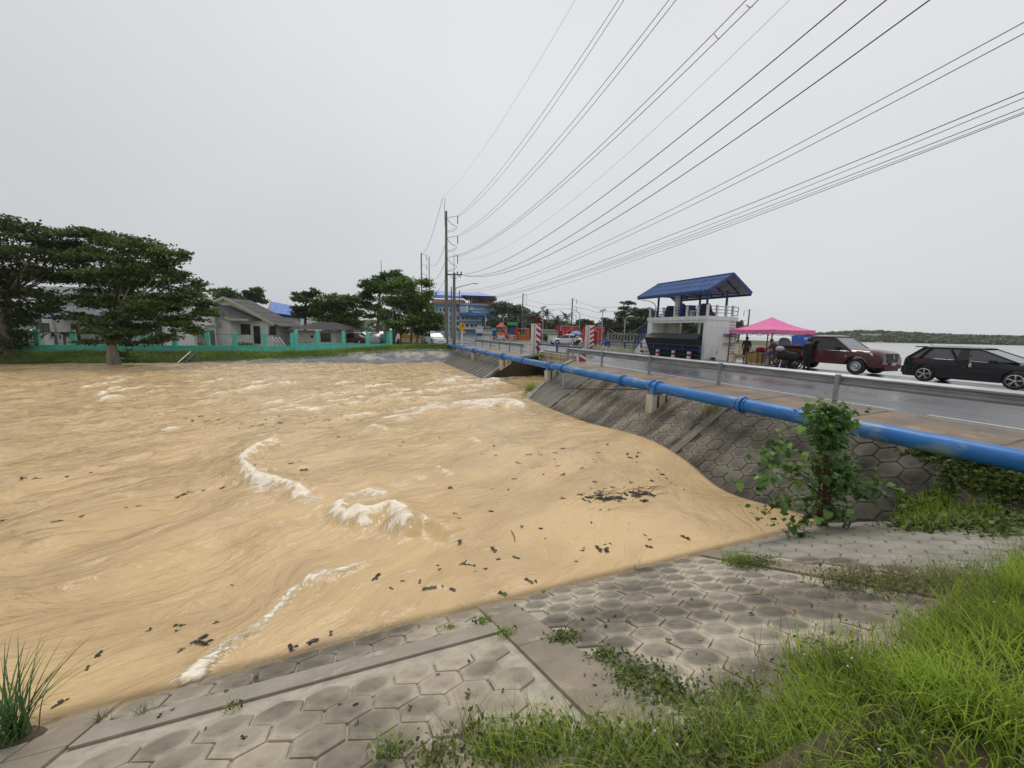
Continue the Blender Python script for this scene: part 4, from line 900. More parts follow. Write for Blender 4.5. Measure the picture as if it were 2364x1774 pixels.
def pickup(label, loc, rz):
    t = empty('pickup_truck', label, 'pickup truck', loc, rz)
    st = [(-2.6,1.14,.84,1.08),(-2.5,1.18,.9,1.1),(-.75,1.18,.92,1.1),(-.7,1.2,.93,1.12),(.8,1.22,.93,1.13),(1.05,1.26,.93,1.12),(1.6,1.25,.92,1.1),(2.1,1.22,.9,1.06),(2.4,1.17,.87,1.02),(2.56,1.08,.82,.96),(2.64,.86,.78,.8)]
    body(st, (-1.5, 1.62), lambda x: .44 if x < 2.2 else .36, .47).build('body', M['redcar'], t, smooth=True)
    MB().b2((-2.5,-.86,1.185),(-.85,.86,1.3)).build('bed_shade_sheet', M['darkcloth'], t)  # dark sheet added over the bed to stand for its shade
    cabin((-.85, 1.35), (-.65, .45), 1.15, 1.84, .92, .72, 0, [(0,.12),(.4,.09),(1,.08)], t, M['redcar'], M['glass'], M['screen'])
    for x in (-1.5, 1.62):
        for sy in (-1, 1): wheel(t, x, sy*.8, .39, .25, sy)
    g = MB().add([(2.56,-.46,.66),(2.56,.46,.66),(2.5,.55,1.08),(2.5,-.55,1.08),(2.68,-.4,.66),(2.68,.4,.66),(2.62,.5,1.08),(2.62,-.5,1.08)], [(4,5,6,7),(0,4,7,3),(1,2,6,5),(2,3,7,6),(0,1,5,4)]).build('grille', M['black'], t)
    MB().tube([(2.665,-.1,.98),(2.67,.03,.98),(2.67,.05,.93),(2.67,-.06,.91),(2.675,-.05,.86),(2.67,.1,.85)], .018, 5).build('emblem', M['chrome'], g)
    for sy in (-1, 1):
        MB().add([(2.45,sy*.53,.9),(2.45,sy*.53,1.08),(2.1,sy*.86,1.1),(2.2,sy*.86,.96),(2.63,sy*.5,.9),(2.58,sy*.52,1.08),(2.12,sy*.92,1.1),(2.25,sy*.915,.96)], [(4,5,6,7) if sy > 0 else (7,6,5,4),(0,1,5,4),(1,2,6,5),(2,3,7,6),(3,0,4,7)]).build('headlight', M['lens'], t)
        MB().box((.8, sy*1.03, 1.24), (.14,.2,.18)).build('mirror', M['black'], t)
        MB().b2((.4,sy*.925-.01,.98),(.56,sy*.925+.012,1.02)).build('door_handle', M['redcar'], t)
        MB().b2((-.45,sy*.925-.01,.98),(-.29,sy*.925+.012,1.02)).build('door_handle', M['redcar'], t)
        MB().b2((1.12,sy*.93-.01,.86),(1.2,sy*.93+.008,.9)).build('side_lamp', M['lens'], t)
        mb = MB()
        for x in (.95, .12, -.68): mb.b2((x-.006, sy*.922-.008, .45), (x+.006, sy*.922+.006, 1.12))
        mb.build('door_gaps', M['black'], t)
    MB().b2((2.4,-.7,.36),(2.68,.7,.56)).build('bumper', M['darkred'], t); MB().b2((2.5,-.55,.24),(2.66,.55,.38)).build('bumper_skid', M['black'], t)
    plate(t, 2.7, 0, .58); return t
def hatch(label, loc, rz):
    t = empty('hatchback', label, 'car', loc, rz)
    st = [(-2.06,.78,.68,.72),(-2.0,1.0,.76,.94),(-1.8,1.08,.83,.99),(-1.0,1.06,.86,1.0),(.6,1.02,.87,.96),(1.0,1.02,.87,.95),(1.4,.97,.86,.9),(1.75,.86,.82,.82),(2.0,.74,.74,.7),(2.12,.6,.62,.55)]
    body(st, (-1.25, 1.3), .2, .36).build('body', M['blackcar'], t, smooth=True)
    cabin((-1.92, 1.3), (-1.45, .22), 1.0, 1.47, .87, .64, 0, [(0,.2),(.12,.24),(.5,.12),(1,.07)], t, M['blackcar'], mat('tinted_side_glass', (.045,.05,.055), (.06,.065,.07), rough=.1, spec=.8), mat('tinted_windscreen', (.06,.065,.07), (.05,.055,.06), rough=.06, spec=.8))
    for x in (-1.25, 1.3):
        for sy in (-1, 1): wheel(t, x, sy*.77, .33, .21, sy, 'alloy')
    MB().add([(-1.4,-.6,1.52),(-1.4,.6,1.52),(-1.8,.55,1.5),(-1.8,-.55,1.5),(-1.4,-.6,1.47),(-1.4,.6,1.47),(-1.8,.55,1.46),(-1.8,-.55,1.46)], [(0,1,2,3),(7,6,5,4),(0,4,5,1),(1,5,6,2),(2,6,7,3),(3,7,4,0)]).build('spoiler', M['blackcar'], t)
    MB().tube([(-1.35,0,1.48),(-1.55,0,1.62)], .008, 5).build('aerial', M['black'], t)
    for sy in (-1, 1):
        MB().add([(-2.04,sy*.42,.9),(-2.02,sy*.66,1.0),(-1.62,sy*.885,1.02),(-1.2,sy*.885,.93),(-1.6,sy*.89,.84),(-2.03,sy*.72,.8)], [(0,1,2,3,4,5) if sy < 0 else (5,4,3,2,1,0)]).build('tail_light', M['redlamp'], t)
        MB().add([(-2.02,sy*.44,.88),(-1.78,sy*.8,.9),(-1.98,sy*.7,.85)], [(0,1,2)]).build('reverse_light', M['lens'], t)
        MB().b2((-1.98,sy*.66-.04,.36),(-1.9,sy*.66+.08,.46)).build('reflector', M['redlamp'], t)
        MB().box((.72, sy*.98, 1.0), (.16,.18,.12)).build('mirror', M['blackcar'], t)
        for x in (-.75, .25): MB().b2((x,sy*.868-.01,.82),(x+.18,sy*.868+.014,.86)).build('door_handle', M['blackcar'], t)
    MB().b2((-2.12,-.68,.32),(-1.9,.68,.62)).build('rear_bumper', M['blackcar'], t); plate(t, -2.03, 0, .78)
    MB().tube([(-2.0,-.1,.9),(-2.06,0,.93),(-2.0,.1,.9)], .02, 6).build('boot_handle', M['black'], t)
    # black panels painting the shade inside an open doorway, towards the road
    MB().b2((-.36,-.873,.38),(-.0,-.86,.98)).build('shaded_doorway_panel', M['black'], t)
    MB().add([(-.36,-.845,1.0),(-.02,-.845,1.0),(-.06,-.655,1.46),(-.3,-.655,1.46)], [(0,1,2,3)]).build('shaded_window_panel', M['black'], t)
    return t
pickup('dark red double cab pickup parked beside the pink tent facing right', (23.95, 13.65, 0), -math.pi/2)
hatch('black hatchback parked on the lake shoulder with a person in its doorway', (23.55, 8.05, 0), -math.pi/2)
def sedan(label, loc, rz, paint, group=None, L=1.):
    t = empty('parked_car', label, 'car', loc, rz, group)
    st = [(-2.2,.6,.7,.55),(-2.1,.92,.78,.85),(-1.6,.98,.83,.88),(1.0,.94,.85,.86),(1.7,.82,.82,.74),(2.1,.68,.74,.6),(2.2,.5,.66,.45)]
    body(st, (-1.3, 1.35), .2, .34).build('body', paint, t, smooth=True)
    cabin((-1.75, 1.1), (-.95, .3), .92, 1.4, .84, .58, 0, [(0,.1),(.5,.06),(1,.06)], t, paint, M['glass'])
    for x in (-1.3, 1.35):
        for sy in (-1, 1): wheel(t, x, sy*.76, .31, .2, sy)
    for sy in (-1, 1): MB().b2((2.02,sy*.6-.14,.6),(2.17,sy*.6+.14,.7)).build('headlight', M['lens'], t)
    for sy in (-1, 1): MB().b2((-2.17,sy*.6-.12,.66),(-2.08,sy*.6+.12,.8)).build('tail_light', M['redlamp'], t)
    plate(t, 2.2, 0, .45); MB().b2((2.12,-.35,.3),(2.2,.35,.4)).build('air_intake', M['black'], t); return t
def onz(x, y, z=0., **k): p = P(x, y, **k) if k else P(x, y, z=z); return p
p = P(1325,803,z=0); sedan('white saloon car driving past before the big red letters', (28.0, 50.5, 0), R(180-35), M['whitegloss'])
p = P(1006,800,z=0); sedan('white car with its front towards us under the roadside trees', (P(1003,795,z=0).x, P(1003,795,z=0).y, 0), R(-80), M['whitegloss'])
p = P(1000,783,d=62); sedan('white car behind the first one under the roadside trees', (p.x, p.y, 0), R(-70), M['whitegloss'])

# ------------------------------------------------------------ people, dog (skin modifier bodies turned into meshes)
def skinmesh(name, joints, edges, mats, colf, loc, rz=0, parent=None, sub=1):
    me = bpy.data.meshes.new(name+'_c'); me.from_pydata([j[0] for j in joints], edges, [])
    o = bpy.data.objects.new(name+'_c', me); COL.objects.link(o)
    o.modifiers.new('s', 'SKIN'); sv = me.skin_vertices[0].data
    for i, j in enumerate(joints):
        r_ = j[1]; sv[i].radius = (r_, r_) if not isinstance(r_, tuple) else r_
    sv[0].use_root = True
    m2 = o.modifiers.new('d', 'SUBSURF'); m2.levels = sub; m2.render_levels = sub
    dg = bpy.context.evaluated_depsgraph_get(); dg.update()
    nm = bpy.data.meshes.new_from_object(o.evaluated_get(dg)); bpy.data.objects.remove(o)
    nm.name = name; nm.materials.clear()
    for m in mats: nm.materials.append(m)
    for p_ in nm.polygons: p_.material_index = colf(p_.center); p_.use_smooth = True
    return nm
def person(label, loc, rz, J, colf, mats, hairc=None, cat='person', hat=None):
    """J: dict of joint positions, local, feet at z=0, facing +x"""
    names = ['pelvis','belly','chest','neck','head','lsh','lel','lwr','lha','rsh','rel','rwr','rha','lhip','lkn','lan','lto','rhip','rkn','ran','rto']
    rad = dict(pelvis=(.19,.15),belly=(.19,.15),chest=(.2,.16),neck=.055,head=.095,lsh=.08,lel=.055,lwr=.03,lha=.035,rsh=.08,rel=.055,rwr=.03,rha=.035,lhip=.12,lkn=.085,lan=.06,lto=.04,rhip=.12,rkn=.085,ran=.06,rto=.04)
    E_ = [(0,1),(1,2),(2,3),(3,4),(2,5),(5,6),(6,7),(7,8),(2,9),(9,10),(10,11),(11,12),(0,13),(13,14),(14,15),(15,16),(0,17),(17,18),(18,19),(19,20)]
    me = skinmesh('body', [(J[n], rad[n]) for n in names], E_, mats, colf, loc)
    t = empty('person', label, cat, loc, rz); link('body', me, t)
    hd = Vector(J['head']); d = (hd-Vector(J['neck'])).normalized()
    MB().ball(hd+d*.03, (.1,.082,.12), 12).build('head', M['skin'], t, smooth=True)
    MB().ball(hd+d*.06+Vector((-.02,0,.01)), (.107,.092,.105), 12).build('hair', M['hair'], t, smooth=True)
    mb = MB(); f = hd+d*.03
    mb.ball(f+Vector((.1,0,-.01)), (.018,.012,.02), 6); mb.ball(f+Vector((0,.085,0)), (.02,.01,.03), 6); mb.ball(f+Vector((0,-.085,0)), (.02,.01,.03), 6)
    mb.build('nose_and_ears', M['skin'], t, smooth=True)
    mb = MB(); mb.ball(f+Vector((.085,.03,.02)), .011, 6); mb.ball(f+Vector((.085,-.03,.02)), .011, 6); mb.b2(f+Vector((.088,-.02,-.052)), f+Vector((.093,.02,-.046)))
    mb.build('eyes_and_mouth', M['hair'], t)
    for k in ('l', 'r'):
        h = Vector(J[k+'ha']); w = Vector(J[k+'wr']); dd = (h-w).normalized(); sd = dd.orthogonal().normalized(); mb = MB()
        for i in range(4): mb.tube([h+sd*(.018*(i-1.5)), h+sd*(.02*(i-1.5))+dd*(.05+.01*(i in (1, 2))), h+sd*(.02*(i-1.5))+dd*.075+Vector((0,0,-.01))], [.009,.008,.006], 6)
        mb.tube([h-dd*.02+sd*.03, h+sd*.05+dd*.02], [.01,.008], 6); mb.build('fingers', M['skin'], t, smooth=True)
    return t
stand = dict(pelvis=(0,0,.93),belly=(0,0,1.1),chest=(0,0,1.32),neck=(0,0,1.48),head=(.02,0,1.58),lsh=(0,.19,1.38),lel=(.03,.25,1.12),lwr=(.12,.24,.9),lha=(.16,.23,.85),rsh=(0,-.19,1.38),rel=(.03,-.25,1.12),rwr=(.12,-.24,.9),rha=(.16,-.23,.85),lhip=(0,.1,.86),lkn=(.03,.11,.48),lan=(0,.12,.09),lto=(.13,.13,.04),rhip=(0,-.1,.86),rkn=(.03,-.11,.48),ran=(0,-.12,.09),rto=(.13,-.13,.04))
def clothes(top, legs):
    def f(c):
        if c.z > 1.45: return 2
        if c.z > .84 and abs(c.y) < .31: return 0 if not (c.z < 1.02 and abs(c.y) > .2) else 2
        if c.z < .1: return 3
        return 1
    return f
pt_ = dict(stand); 
person('person in a brown shirt seen from behind at the table under the pink tent', (25.0, 19.6, 0), R(35), pt_, clothes(0, 1), [M['brownshirt'], M['darkcloth'], M['skin'], M['black']])
ps = dict(stand); ps.update(chest=(.12,0,1.28), neck=(.2,0,1.42), head=(.27,0,1.5), lsh=(.12,.19,1.33), rsh=(.12,-.19,1.33), lel=(.3,.26,1.12), rel=(.3,-.26,1.12), lwr=(.5,.2,1.0), rwr=(.5,-.2,1.0), lha=(.55,.18,.97), rha=(.55,-.18,.97), belly=(.04,0,1.1))
person('person in maroon bending over the stall table under the pink tent', (23.35, 16.35, 0), R(100), ps, clothes(0, 1), [M['maroon'], M['maroon'], M['skin'], M['black']])
person('person in dark clothes standing beside the pickup bed under the price banner', (22.85, 14.2, 0), R(70), stand, clothes(0, 1), [M['darkcloth'], M['darkcloth'], M['skin'], M['black']])
# person at the car doorway: seated, legs out
sit = dict(pelvis=(0,0,.55),belly=(0,0,.7),chest=(.02,0,.93),neck=(.03,0,1.09),head=(.05,0,1.19),lsh=(.02,.17,.98),lel=(.1,.22,.76),lwr=(.25,.14,.74),lha=(.29,.12,.75),rsh=(.02,-.17,.98),rel=(.1,-.22,.76),rwr=(.25,-.14,.74),rha=(.29,-.12,.75),lhip=(.05,.1,.52),lkn=(-.12,.11,.4),lan=(-.15,.12,.2),lto=(-.12,.12,.15),rhip=(.05,-.1,.52),rkn=(-.12,-.11,.4),ran=(-.15,-.12,.2),rto=(-.12,-.12,.15))
def sc_(c): return 2 if c.z > 1.04 else (0 if c.z > .64 and c.x < .17 else (2 if c.z > .66 and abs(c.y) < .2 and c.x > .17 else 1))
person('person in magenta seated in the open doorway of the black car', (22.9, 8.03, .12), R(180), sit, sc_, [M['magenta'], M['darkcloth'], M['skin'], M['black']]).scale = (.82,.82,.82)
o = MB().tube([(22.66,7.96,.76),(22.66,7.96,.88)], [.04,.035], 8).tube([(22.66,7.96,.88),(22.66,7.96,.92)], .018, 6).build('bottle', M['whitecloth']); tag(o, 'white plastic bottle held by the person in the black car', 'bottle')
p = P(920,801,z=-.2); person('person in a white shirt standing beside the turquoise fence corner', (p.x, p.y, -.25), R(200), stand, clothes(0, 1), [M['whitecloth'], M['black'], M['skin'], M['black']])
# dog
dj = [((0,0,.42),.1),((.25,0,.44),.095),((.42,0,.46),.1),((.55,0,.56),.06),((.68,0,.62),.06),((.8,0,.58),.032),
      ((.4,.07,.3),.045),((.42,.07,.15),.026),((.41,.07,.03),.022),((.4,-.07,.3),.045),((.46,-.07,.15),.026),((.5,-.07,.03),.022),
      ((-.08,.07,.34),.06),((.0,.07,.22),.035),((-.1,.07,.13),.02),((-.06,.07,.03),.02),((-.08,-.07,.34),.06),((-.02,-.07,.22),.035),((-.14,-.07,.13),.02),((-.12,-.07,.03),.02),
      ((-.14,0,.46),.04),((-.25,0,.58),.028),((-.24,0,.72),.022),((-.16,0,.78),.016)]
de = [(0,1),(1,2),(2,3),(3,4),(4,5),(2,6),(6,7),(7,8),(2,9),(9,10),(10,11),(0,12),(12,13),(13,14),(14,15),(0,16),(16,17),(17,18),(18,19),(0,20),(20,21),(21,22),(22,23)]
me = skinmesh('dog_body', dj, de, [M['dogfur']], lambda c: 0, None)
t = empty('dog', 'tan dog with curled tail standing by the tent leg', 'dog', (24.0, 19.0, 0), R(120)); link('body', me, t)
MB().add([(.66,.03,.66),(.7,.06,.66),(.67,.055,.74)], [(0,1,2)]).add([(.66,-.03,.66),(.7,-.06,.66),(.67,-.055,.74)], [(0,2,1)]).add([(.62,.02,.66),(.66,.06,.66),(.66,.05,.74)],[(0,1,2)]).build('ears', M['dogfur'], t)

# ------------------------------------------------------------ pink tent and the stall
C0 = Vector((23.45, 16.75, 0)); CL = Vector((23.95, 20.2, 0)); CR = Vector((26.7, 16.3, 0)); CB = CL+CR-C0
tent = empty('canopy_tent', 'pink pop-up canopy with reddish legs at the roadside stall', 'tent', (C0+CB)/2)
cs = [C0, CL, CB, CR]; zc_, zt_ = 2.0, 2.22; top = (C0+CB)/2 + Vector((0, 0, 3.05))
ctr = (C0+CB)/2
def canopy():
    mb = MB(); NN = 10
    for q_ in range(4):
        a, b = cs[q_], cs[(q_+1) % 4]; vs = []
        for i in range(NN+1):
            f = i/NN
            for j in range(NN+1):
                g = j/NN; base = a+(b-a)*g + Vector((0,0,zt_)); pnt = base*(1-f)+top*f
                pnt.z = zt_ + (top.z-zt_)*(f**1.45) - .03*math.sin(math.pi*g)*(1-f)
                vs.append(pnt)
        k = NN+1; mb.add(vs, [(i*k+j, i*k+j+1, (i+1)*k+j+1, (i+1)*k+j) for i in range(NN) for j in range(NN)])
    return mb
canopy().build('canopy', M['pink'], tent, smooth=True, world=True)
mb = MB()
for q_ in range(4):
    a, b = cs[q_], cs[(q_+1) % 4]; n_ = 12
    for i in range(n_):
        f0, f1 = i/n_, (i+1)/n_; pa, pb = a+(b-a)*f0, a+(b-a)*f1
        za, zb = zt_-.03*math.sin(math.pi*f0)-.003, zt_-.03*math.sin(math.pi*f1)-.003
        mb.quad(pa+Vector((0,0,za-.24-.02*math.sin(i*2.1))), pb+Vector((0,0,zb-.24-.02*math.sin((i+1)*2.1))), pb+Vector((0,0,zb)), pa+Vector((0,0,za)))
mb.build('valance', M['pink'], tent, world=True)
for i, c in enumerate(cs):
    cc = c + (ctr-c)*.03
    MB().b2(cc+Vector((-.03,-.03,0)), cc+Vector((.03,.03,2.1))).build('leg', mat('rusty_leg_%d' % i, (.3,.09,.06), (.22,.06,.04), rough=.6), tent, world=True)
mb = MB()
for q_ in range(4):
    a, b = cs[q_], cs[(q_+1) % 4]; a = a+(ctr-a)*.03; b = b+(ctr-b)*.03
    for g0, g1 in ((0, .25), (.25, .5), (.5, .75), (.75, 1)):
        z0, z1 = (2.05, 1.85) if int(g0*4) % 2 == 0 else (1.85, 2.05)
        mb.bar(a+(b-a)*g0+Vector((0,0,z0)), a+(b-a)*g1+Vector((0,0,z1)), .02); mb.bar(a+(b-a)*g0+Vector((0,0,z1)), a+(b-a)*g1+Vector((0,0,z0)), .02)
mb.build('scissor_frame', M['darkred'], tent, world=True)
# banner hanging from the right front eave
ba = C0+(CR-C0)*.42; bb = C0+(CR-C0)*.95; bt = empty('banner', 'blue and white price banner hanging askew from the right side of the tent', 'banner', (ba+bb)/2 + Vector((0,0,1.2)))
n_out = (CR-C0).cross(Vector((0,0,1))).normalized()
if n_out.dot(-C0) < 0: n_out = -n_out
Bx = (bb-ba).normalized(); 
def BP(u, v, o_=0.0): # u 0..1 across, v 0..1 down
    sag = .25*(u*.0+.55*v*(1-u)); return ba + Bx*((bb-ba).length*(u*(1-.12*v)+.12*v)) + Vector((0,0,1.9-1.15*v)) + n_out*(.05+o_+.04*math.sin(v*5+u*3))
mb = MB(); vs = [BP(i/8, j/8) for j in range(9) for i in range(9)] ; mb.add(vs, [(j*9+i, j*9+i+1, (j+1)*9+i+1, (j+1)*9+i) for j in range(8) for i in range(8)]); mb.build('cloth', mat('banner_blue', (.03,.12,.5), (.02,.08,.42), scale=2, rough=.6, c3=(.3,.5,.8), s3=2.5, f3=.58), bt, world=True)
mb = MB()
for u0, u1, v0, v1 in ((0,.07,0,1),(0,1,.95,1.0),(.93,1,.5,1)): mb.quad(BP(u0,v0,.01),BP(u0,v1,.01),BP(u1,v1,.01),BP(u1,v0,.01))
mb.build('white_border', M['white'], bt, world=True)
mb = MB(); cc = [BP(.24+.15*math.cos(a), .6+.14*math.sin(a), .012) for a in [2*math.pi*k/16 for k in range(16)]]; mb.add(cc, [tuple(range(16))]); mb.build('red_oval', M['red'], bt, world=True)
def text(body_, name, m, size, parent, pos, X, Y, ext=.004, off=.0, bold=0):
    cu = bpy.data.curves.new(name, 'FONT'); cu.body = body_; cu.size = size; cu.extrude = ext; cu.align_x = 'CENTER'; cu.align_y = 'CENTER'; cu.offset = off
    cu.materials.append(m); o = bpy.data.objects.new(name, cu); COL.objects.link(o)
    X = Vector(X).normalized(); Y = Vector(Y).normalized(); Z = X.cross(Y); Mx = Matrix((X, Y, Z)).transposed().to_4x4(); Mx.translation = Vector(pos)
    o.parent = parent; o.matrix_basis = (wmat(parent).inverted() if parent else Matrix()) @ Mx
    return o
bx_ = (BP(1,.5)-BP(0,.5)); 
if bx_.dot(RX) < 0: bx_ = -bx_
text('10.-', 'price_text', M['white'], .24, bt, BP(.24,.6,.03), bx_, (0,0,1), off=.004)
text('0.5-', 'price_text', M['white'], .26, bt, BP(.72,.58,.03), bx_, (.1,.1,1), off=.006)
text('\u0e2a\u0e14\u0e46', 'thai_text', M['white'], .26, bt, BP(.68,.17,.03), bx_, (.1,.1,1), off=.006)
MB().quad(BP(.12,.8,.014),BP(.12,.92,.014),BP(.24,.92,.014),BP(.24,.8,.014)).build('white_patch', M['whitecloth'], bt, world=True)
# stall table, cloth, pots
def tabl(name, label, c, d, rz, m, cat, legs=True, group=None):
    t = empty(name, label, cat, c, rz, group); x, y, z = d
    MB().b2((-x/2,-y/2,z-.04),(x/2,y/2,z)).build('table_top', m, t)
    for i in (-1, 1):
        for j in (-1, 1): MB().b2((i*x/2-i*.05-.02,j*y/2-j*.05-.02,0),(i*x/2-i*.05+.02,j*y/2-j*.05+.02,z-.04)).build('leg', M['ins'], t)
    return t
tabl('stall_table', 'stall table at the front left of the tent with a red patterned cloth', (24.3, 18.0, 0), (.7, 1.6, .75), R(5), M['darkred'], 'table')
mb = MB()
for i in range(16):
    a, b = i/16, (i+1)/16; x = lambda f: 23.93+.03*math.sin(f*40)
    mb.quad((x(a), 17.2+1.55*a, .04), (x(b), 17.2+1.55*b, .04), (x(b)+.02, 17.2+1.55*b, .76), (x(a)+.02, 17.2+1.55*a, .76))
o = mb.build('table_cloth', M['batik'], smooth=True); tag(o, 'red and green patterned cloth hanging over the front of the stall table', 'tablecloth')
mb = MB(); mb.add([(23.9,16.95,.0),(23.9,17.4,.0),(23.97,17.32,.78),(23.97,17.0,.78),(24.15,17.32,.78),(24.15,17.0,.78)], [(0,3,2,1),(3,5,4,2)])
o = mb.build('cloth_sign', M['greybag']); tag(o, 'pale grey cloth sheet draped beside the patterned table cloth', 'cloth')
t = empty('cooking_pot', 'red metal cooking pot with lid on the stall table', 'pot', (24.35, 18.05, .75))
MB().lathe([(.001,0),(.26,0),(.29,.05),(.29,.22),(.27,.24)], n=18).build('pot_body', M['darkred'], t, smooth=True); MB().lathe([(.3,.235),(.2,.3),(.03,.33),(.03,.37),(.001,.37)], n=18).build('lid', M['redlamp'], t, smooth=True)
tabl('stall_table', 'narrow stall table where the maroon person works', (23.6, 17.0, 0), (.5, 1.1, .7), R(0), M['bluep'], 'table')
t = empty('rice_bowl', 'round steel bowl on the right stall table', 'bowl', (23.6, 16.9, .71)); MB().lathe([(.001,0),(.14,0),(.24,.18),(.25,.2),(.2,.19),(.001,.05)], n=16).build('bowl', M['chrome'], t, smooth=True)
for i, (n_, s_, m_, lb) in enumerate(((23.75,16.55,'greybag','pale plastic bag on the ground by the middle tent leg'),(23.8,16.1,'bluep','dark blue bag standing between tent leg and motorbike'),(23.75,15.75,'white','white bucket on the ground under the banner'),(23.85,19.75,'white','white foam box at the left foot of the tent'))):
    t = empty('stall_bag', lb, 'bag' if i < 2 else ('bucket' if i == 2 else 'box'), (n_, s_, 0)); MB().tube([(0,0,0),(0,0,.2),(0,0,.38)], [.17,.16,.08 if i < 2 else .17], 8).build('body', M[m_], t, smooth=i < 2)
    MB().tube([(-.08,0,.37),(0,0,.46),(.08,0,.37)], .01, 5).build('handle', M['ins'], t)
# motorbike with steel food box beside the tent
t = empty('motorbike', 'dark motorbike with sidecar frame parked under the banner', 'motorbike', (22.85, 15.35, 0), R(95))
def mc(t, box=True):
    for x in (-.6, .6):
        w_ = MB().lathe([(.24,-.04),(.28,-.05),(.3,0),(.28,.05),(.24,.04)], n=20, M=Matrix.Translation((x,0,.3)) @ Matrix.Rotation(math.pi/2,4,'X')).build('wheel', M['tyre'], t)
        mb = MB().lathe([(.24,-.02),(.22,.02)], n=20, M=Matrix.Translation((x,0,.3)) @ Matrix.Rotation(math.pi/2,4,'X'))
        for k in range(6): mb.bar((x,0,.3),(x+.23*math.cos(k*math.pi/3),0,.3+.23*math.sin(k*math.pi/3)), .012)
        mb.build('rim', M['chrome'], w_)
    MB().tube([(-.6,0,.55),(-.3,0,.6),(.1,0,.45),(.35,0,.6),(.42,0,.85)], [.08,.12,.1,.1,.07], 8).build('frame_cover', M['black'], t, smooth=True)
    MB().tube([(-.65,0,.72),(-.2,0,.72),(.05,0,.66)], [.08,.12,.08], 8).build('seat', M['black'], t, smooth=True)
    MB().tube([(.6,0,.3),(.42,0,.92)], .03, 6).build('fork', M['chrome'], t); MB().tube([(.38,-.32,.98),(.42,0,.94),(.38,.32,.98)], .02, 6).build('handlebar', M['black'], t)
    MB().ball((.5,0,.84), (.08,.09,.09)).build('headlamp', M['lens'], t, smooth=True); MB().b2((-.2,-.12,.22),(.15,.12,.45)).build('engine', M['ins'], t)
mc(t); MB().tube([(-.7,0,.6),(-.5,.02,.68),(-.1,0,.72),(.3,.02,.8),(.5,0,.75)], [.12,.24,.27,.3,.18], 9).build('rain_cover', M['darkcloth'], t, smooth=True); MB().ball((.25,.25,1.1), (.24,.18,.16)).build('wrapped_bundle', M['greybag'], t, smooth=True)
o = MB().lathe([(.001,.25),(.2,.22),(.36,.12),(.42,0)], n=16, M=Matrix.Translation((25.6,17.4,1.35)) @ Matrix.Rotation(R(70),4,'Y')).build('parasol', mat('clear_blue_cloth', (.5,.56,.62), (.4,.47,.54), rough=.4), smooth=True); tag(o, 'grey blue umbrella open behind the maroon person under the tent', 'umbrella')
# plank and barrier pieces by tower wall
o = MB().bar((25.6, 21.6, .05), (26.9, 19.9, .85), .08, .05).build('wood_plank', M['ins']); tag(o, 'dark wooden plank leaning by the tower wall beside the tent', 'plank')
o = MB().box((24.4, 21.75, .08), (.25,.2,.16)).build('small_box', M['darkred']); tag(o, 'small dark red box on the ground at the foot of the white tower wall', 'box')
# low cream lake wall behind the tent
wa, wb = P(1655,818,z=0), P(1850,824,z=0); wa = Vector((wa.x, wa.y, 0)); 
a1 = P(1690,795,d=40); b1 = P(1856,799,d=34)
lw = MB().bar((a1.x, a1.y, .15), (b1.x, b1.y, .15), .3, 1.5).build('lake_wall', M['conc_cream']); tag(lw, 'low cream concrete wall along the lake behind the pink tent', 'wall')
#==PART3==
M['leaflight'] = leafmat('fresh_leaf', (.035,.075,.015), (.2,.3,.06), .3)
# ------------------------------------------------------------ fence on the far bank
FS = 45.0
fx = [P(x, 770, s=FS).x for x in (-140, -60, 10, 84, 168, 250, 330, 402, 478, 541, 610, 674)]; fx2 = [P(x, 770, s=FS).x for x in (733, 793, 848, 902)]
fe = empty('boundary_fence', 'long turquoise boundary fence with low wall, square posts and thin top rail', 'fence', (fx[0], FS, -.8))
def fseg(xs_, ztop, zwall, zb):
    for i, x in enumerate(xs_):
        p_ = MB().b2((x-.16, FS-.12, zb), (x+.16, FS+.12, ztop)).build('post', M['teal'], fe, world=True)
        if i < len(xs_)-1:
            x2 = xs_[i+1]
            MB().b2((x+.16, FS-.07, zb), (x2-.16, FS+.07, zwall)).build('low_wall', M['teal'], fe, world=True)
            MB().b2((x+.16, FS-.1, zwall), (x2-.16, FS+.1, zwall+.06)).build('coping', M['teal'], fe, world=True)
            MB().tube([(x+.16, FS, ztop-.2), (x2-.16, FS, ztop-.2)], .02, 6).build('top_rail', M['ins'], fe, world=True)
            MB().tube([(x+.22, FS, zwall), (x+.22, FS, ztop-.2)], .018, 5).build('upright', M['greypole'], fe, world=True)
            MB().tube([(x2-.22, FS, zwall), (x2-.22, FS, ztop-.2)], .018, 5).build('upright', M['greypole'], fe, world=True)
fseg(fx, 1.1, -.24, -.95); fseg([fx[-1]+.35]+fx2, 1.42, .05, -.75)
# return of the fence going back from the corner
xr_ = fx2[-1]
for i in range(5):
    s0 = FS+.3+i*2.6; MB().b2((xr_-.05, s0, -.5), (xr_+.1, s0+2.3, 1.25)).build('solid_panel', M['teal'], fe, world=True); MB().b2((xr_-.12, s0+2.3, -.5), (xr_+.16, s0+2.6, 1.4)).build('post', M['teal'], fe, world=True)
MB().ball((xr_, FS, 1.62), .17, 12).build('globe_lamp', M['white'], fe, smooth=True, world=True)
x_ = fx2[0]-.0
for x in (fx[8],):
    t = empty('lantern_light', 'black and white lantern light on a thin post above the turquoise fence', 'lantern', (fx[8]-.35, FS+.2, 1.1)); MB().tube([(0,0,-.6),(0,0,.35)], .03, 6).build('post', M['black'], t); MB().b2((-.11,-.11,.35),(.11,.11,.62)).build('lamp_glass', M['white'], t); MB().b2((-.14,-.14,.62),(.14,.14,.72)).build('cap', M['black'], t)
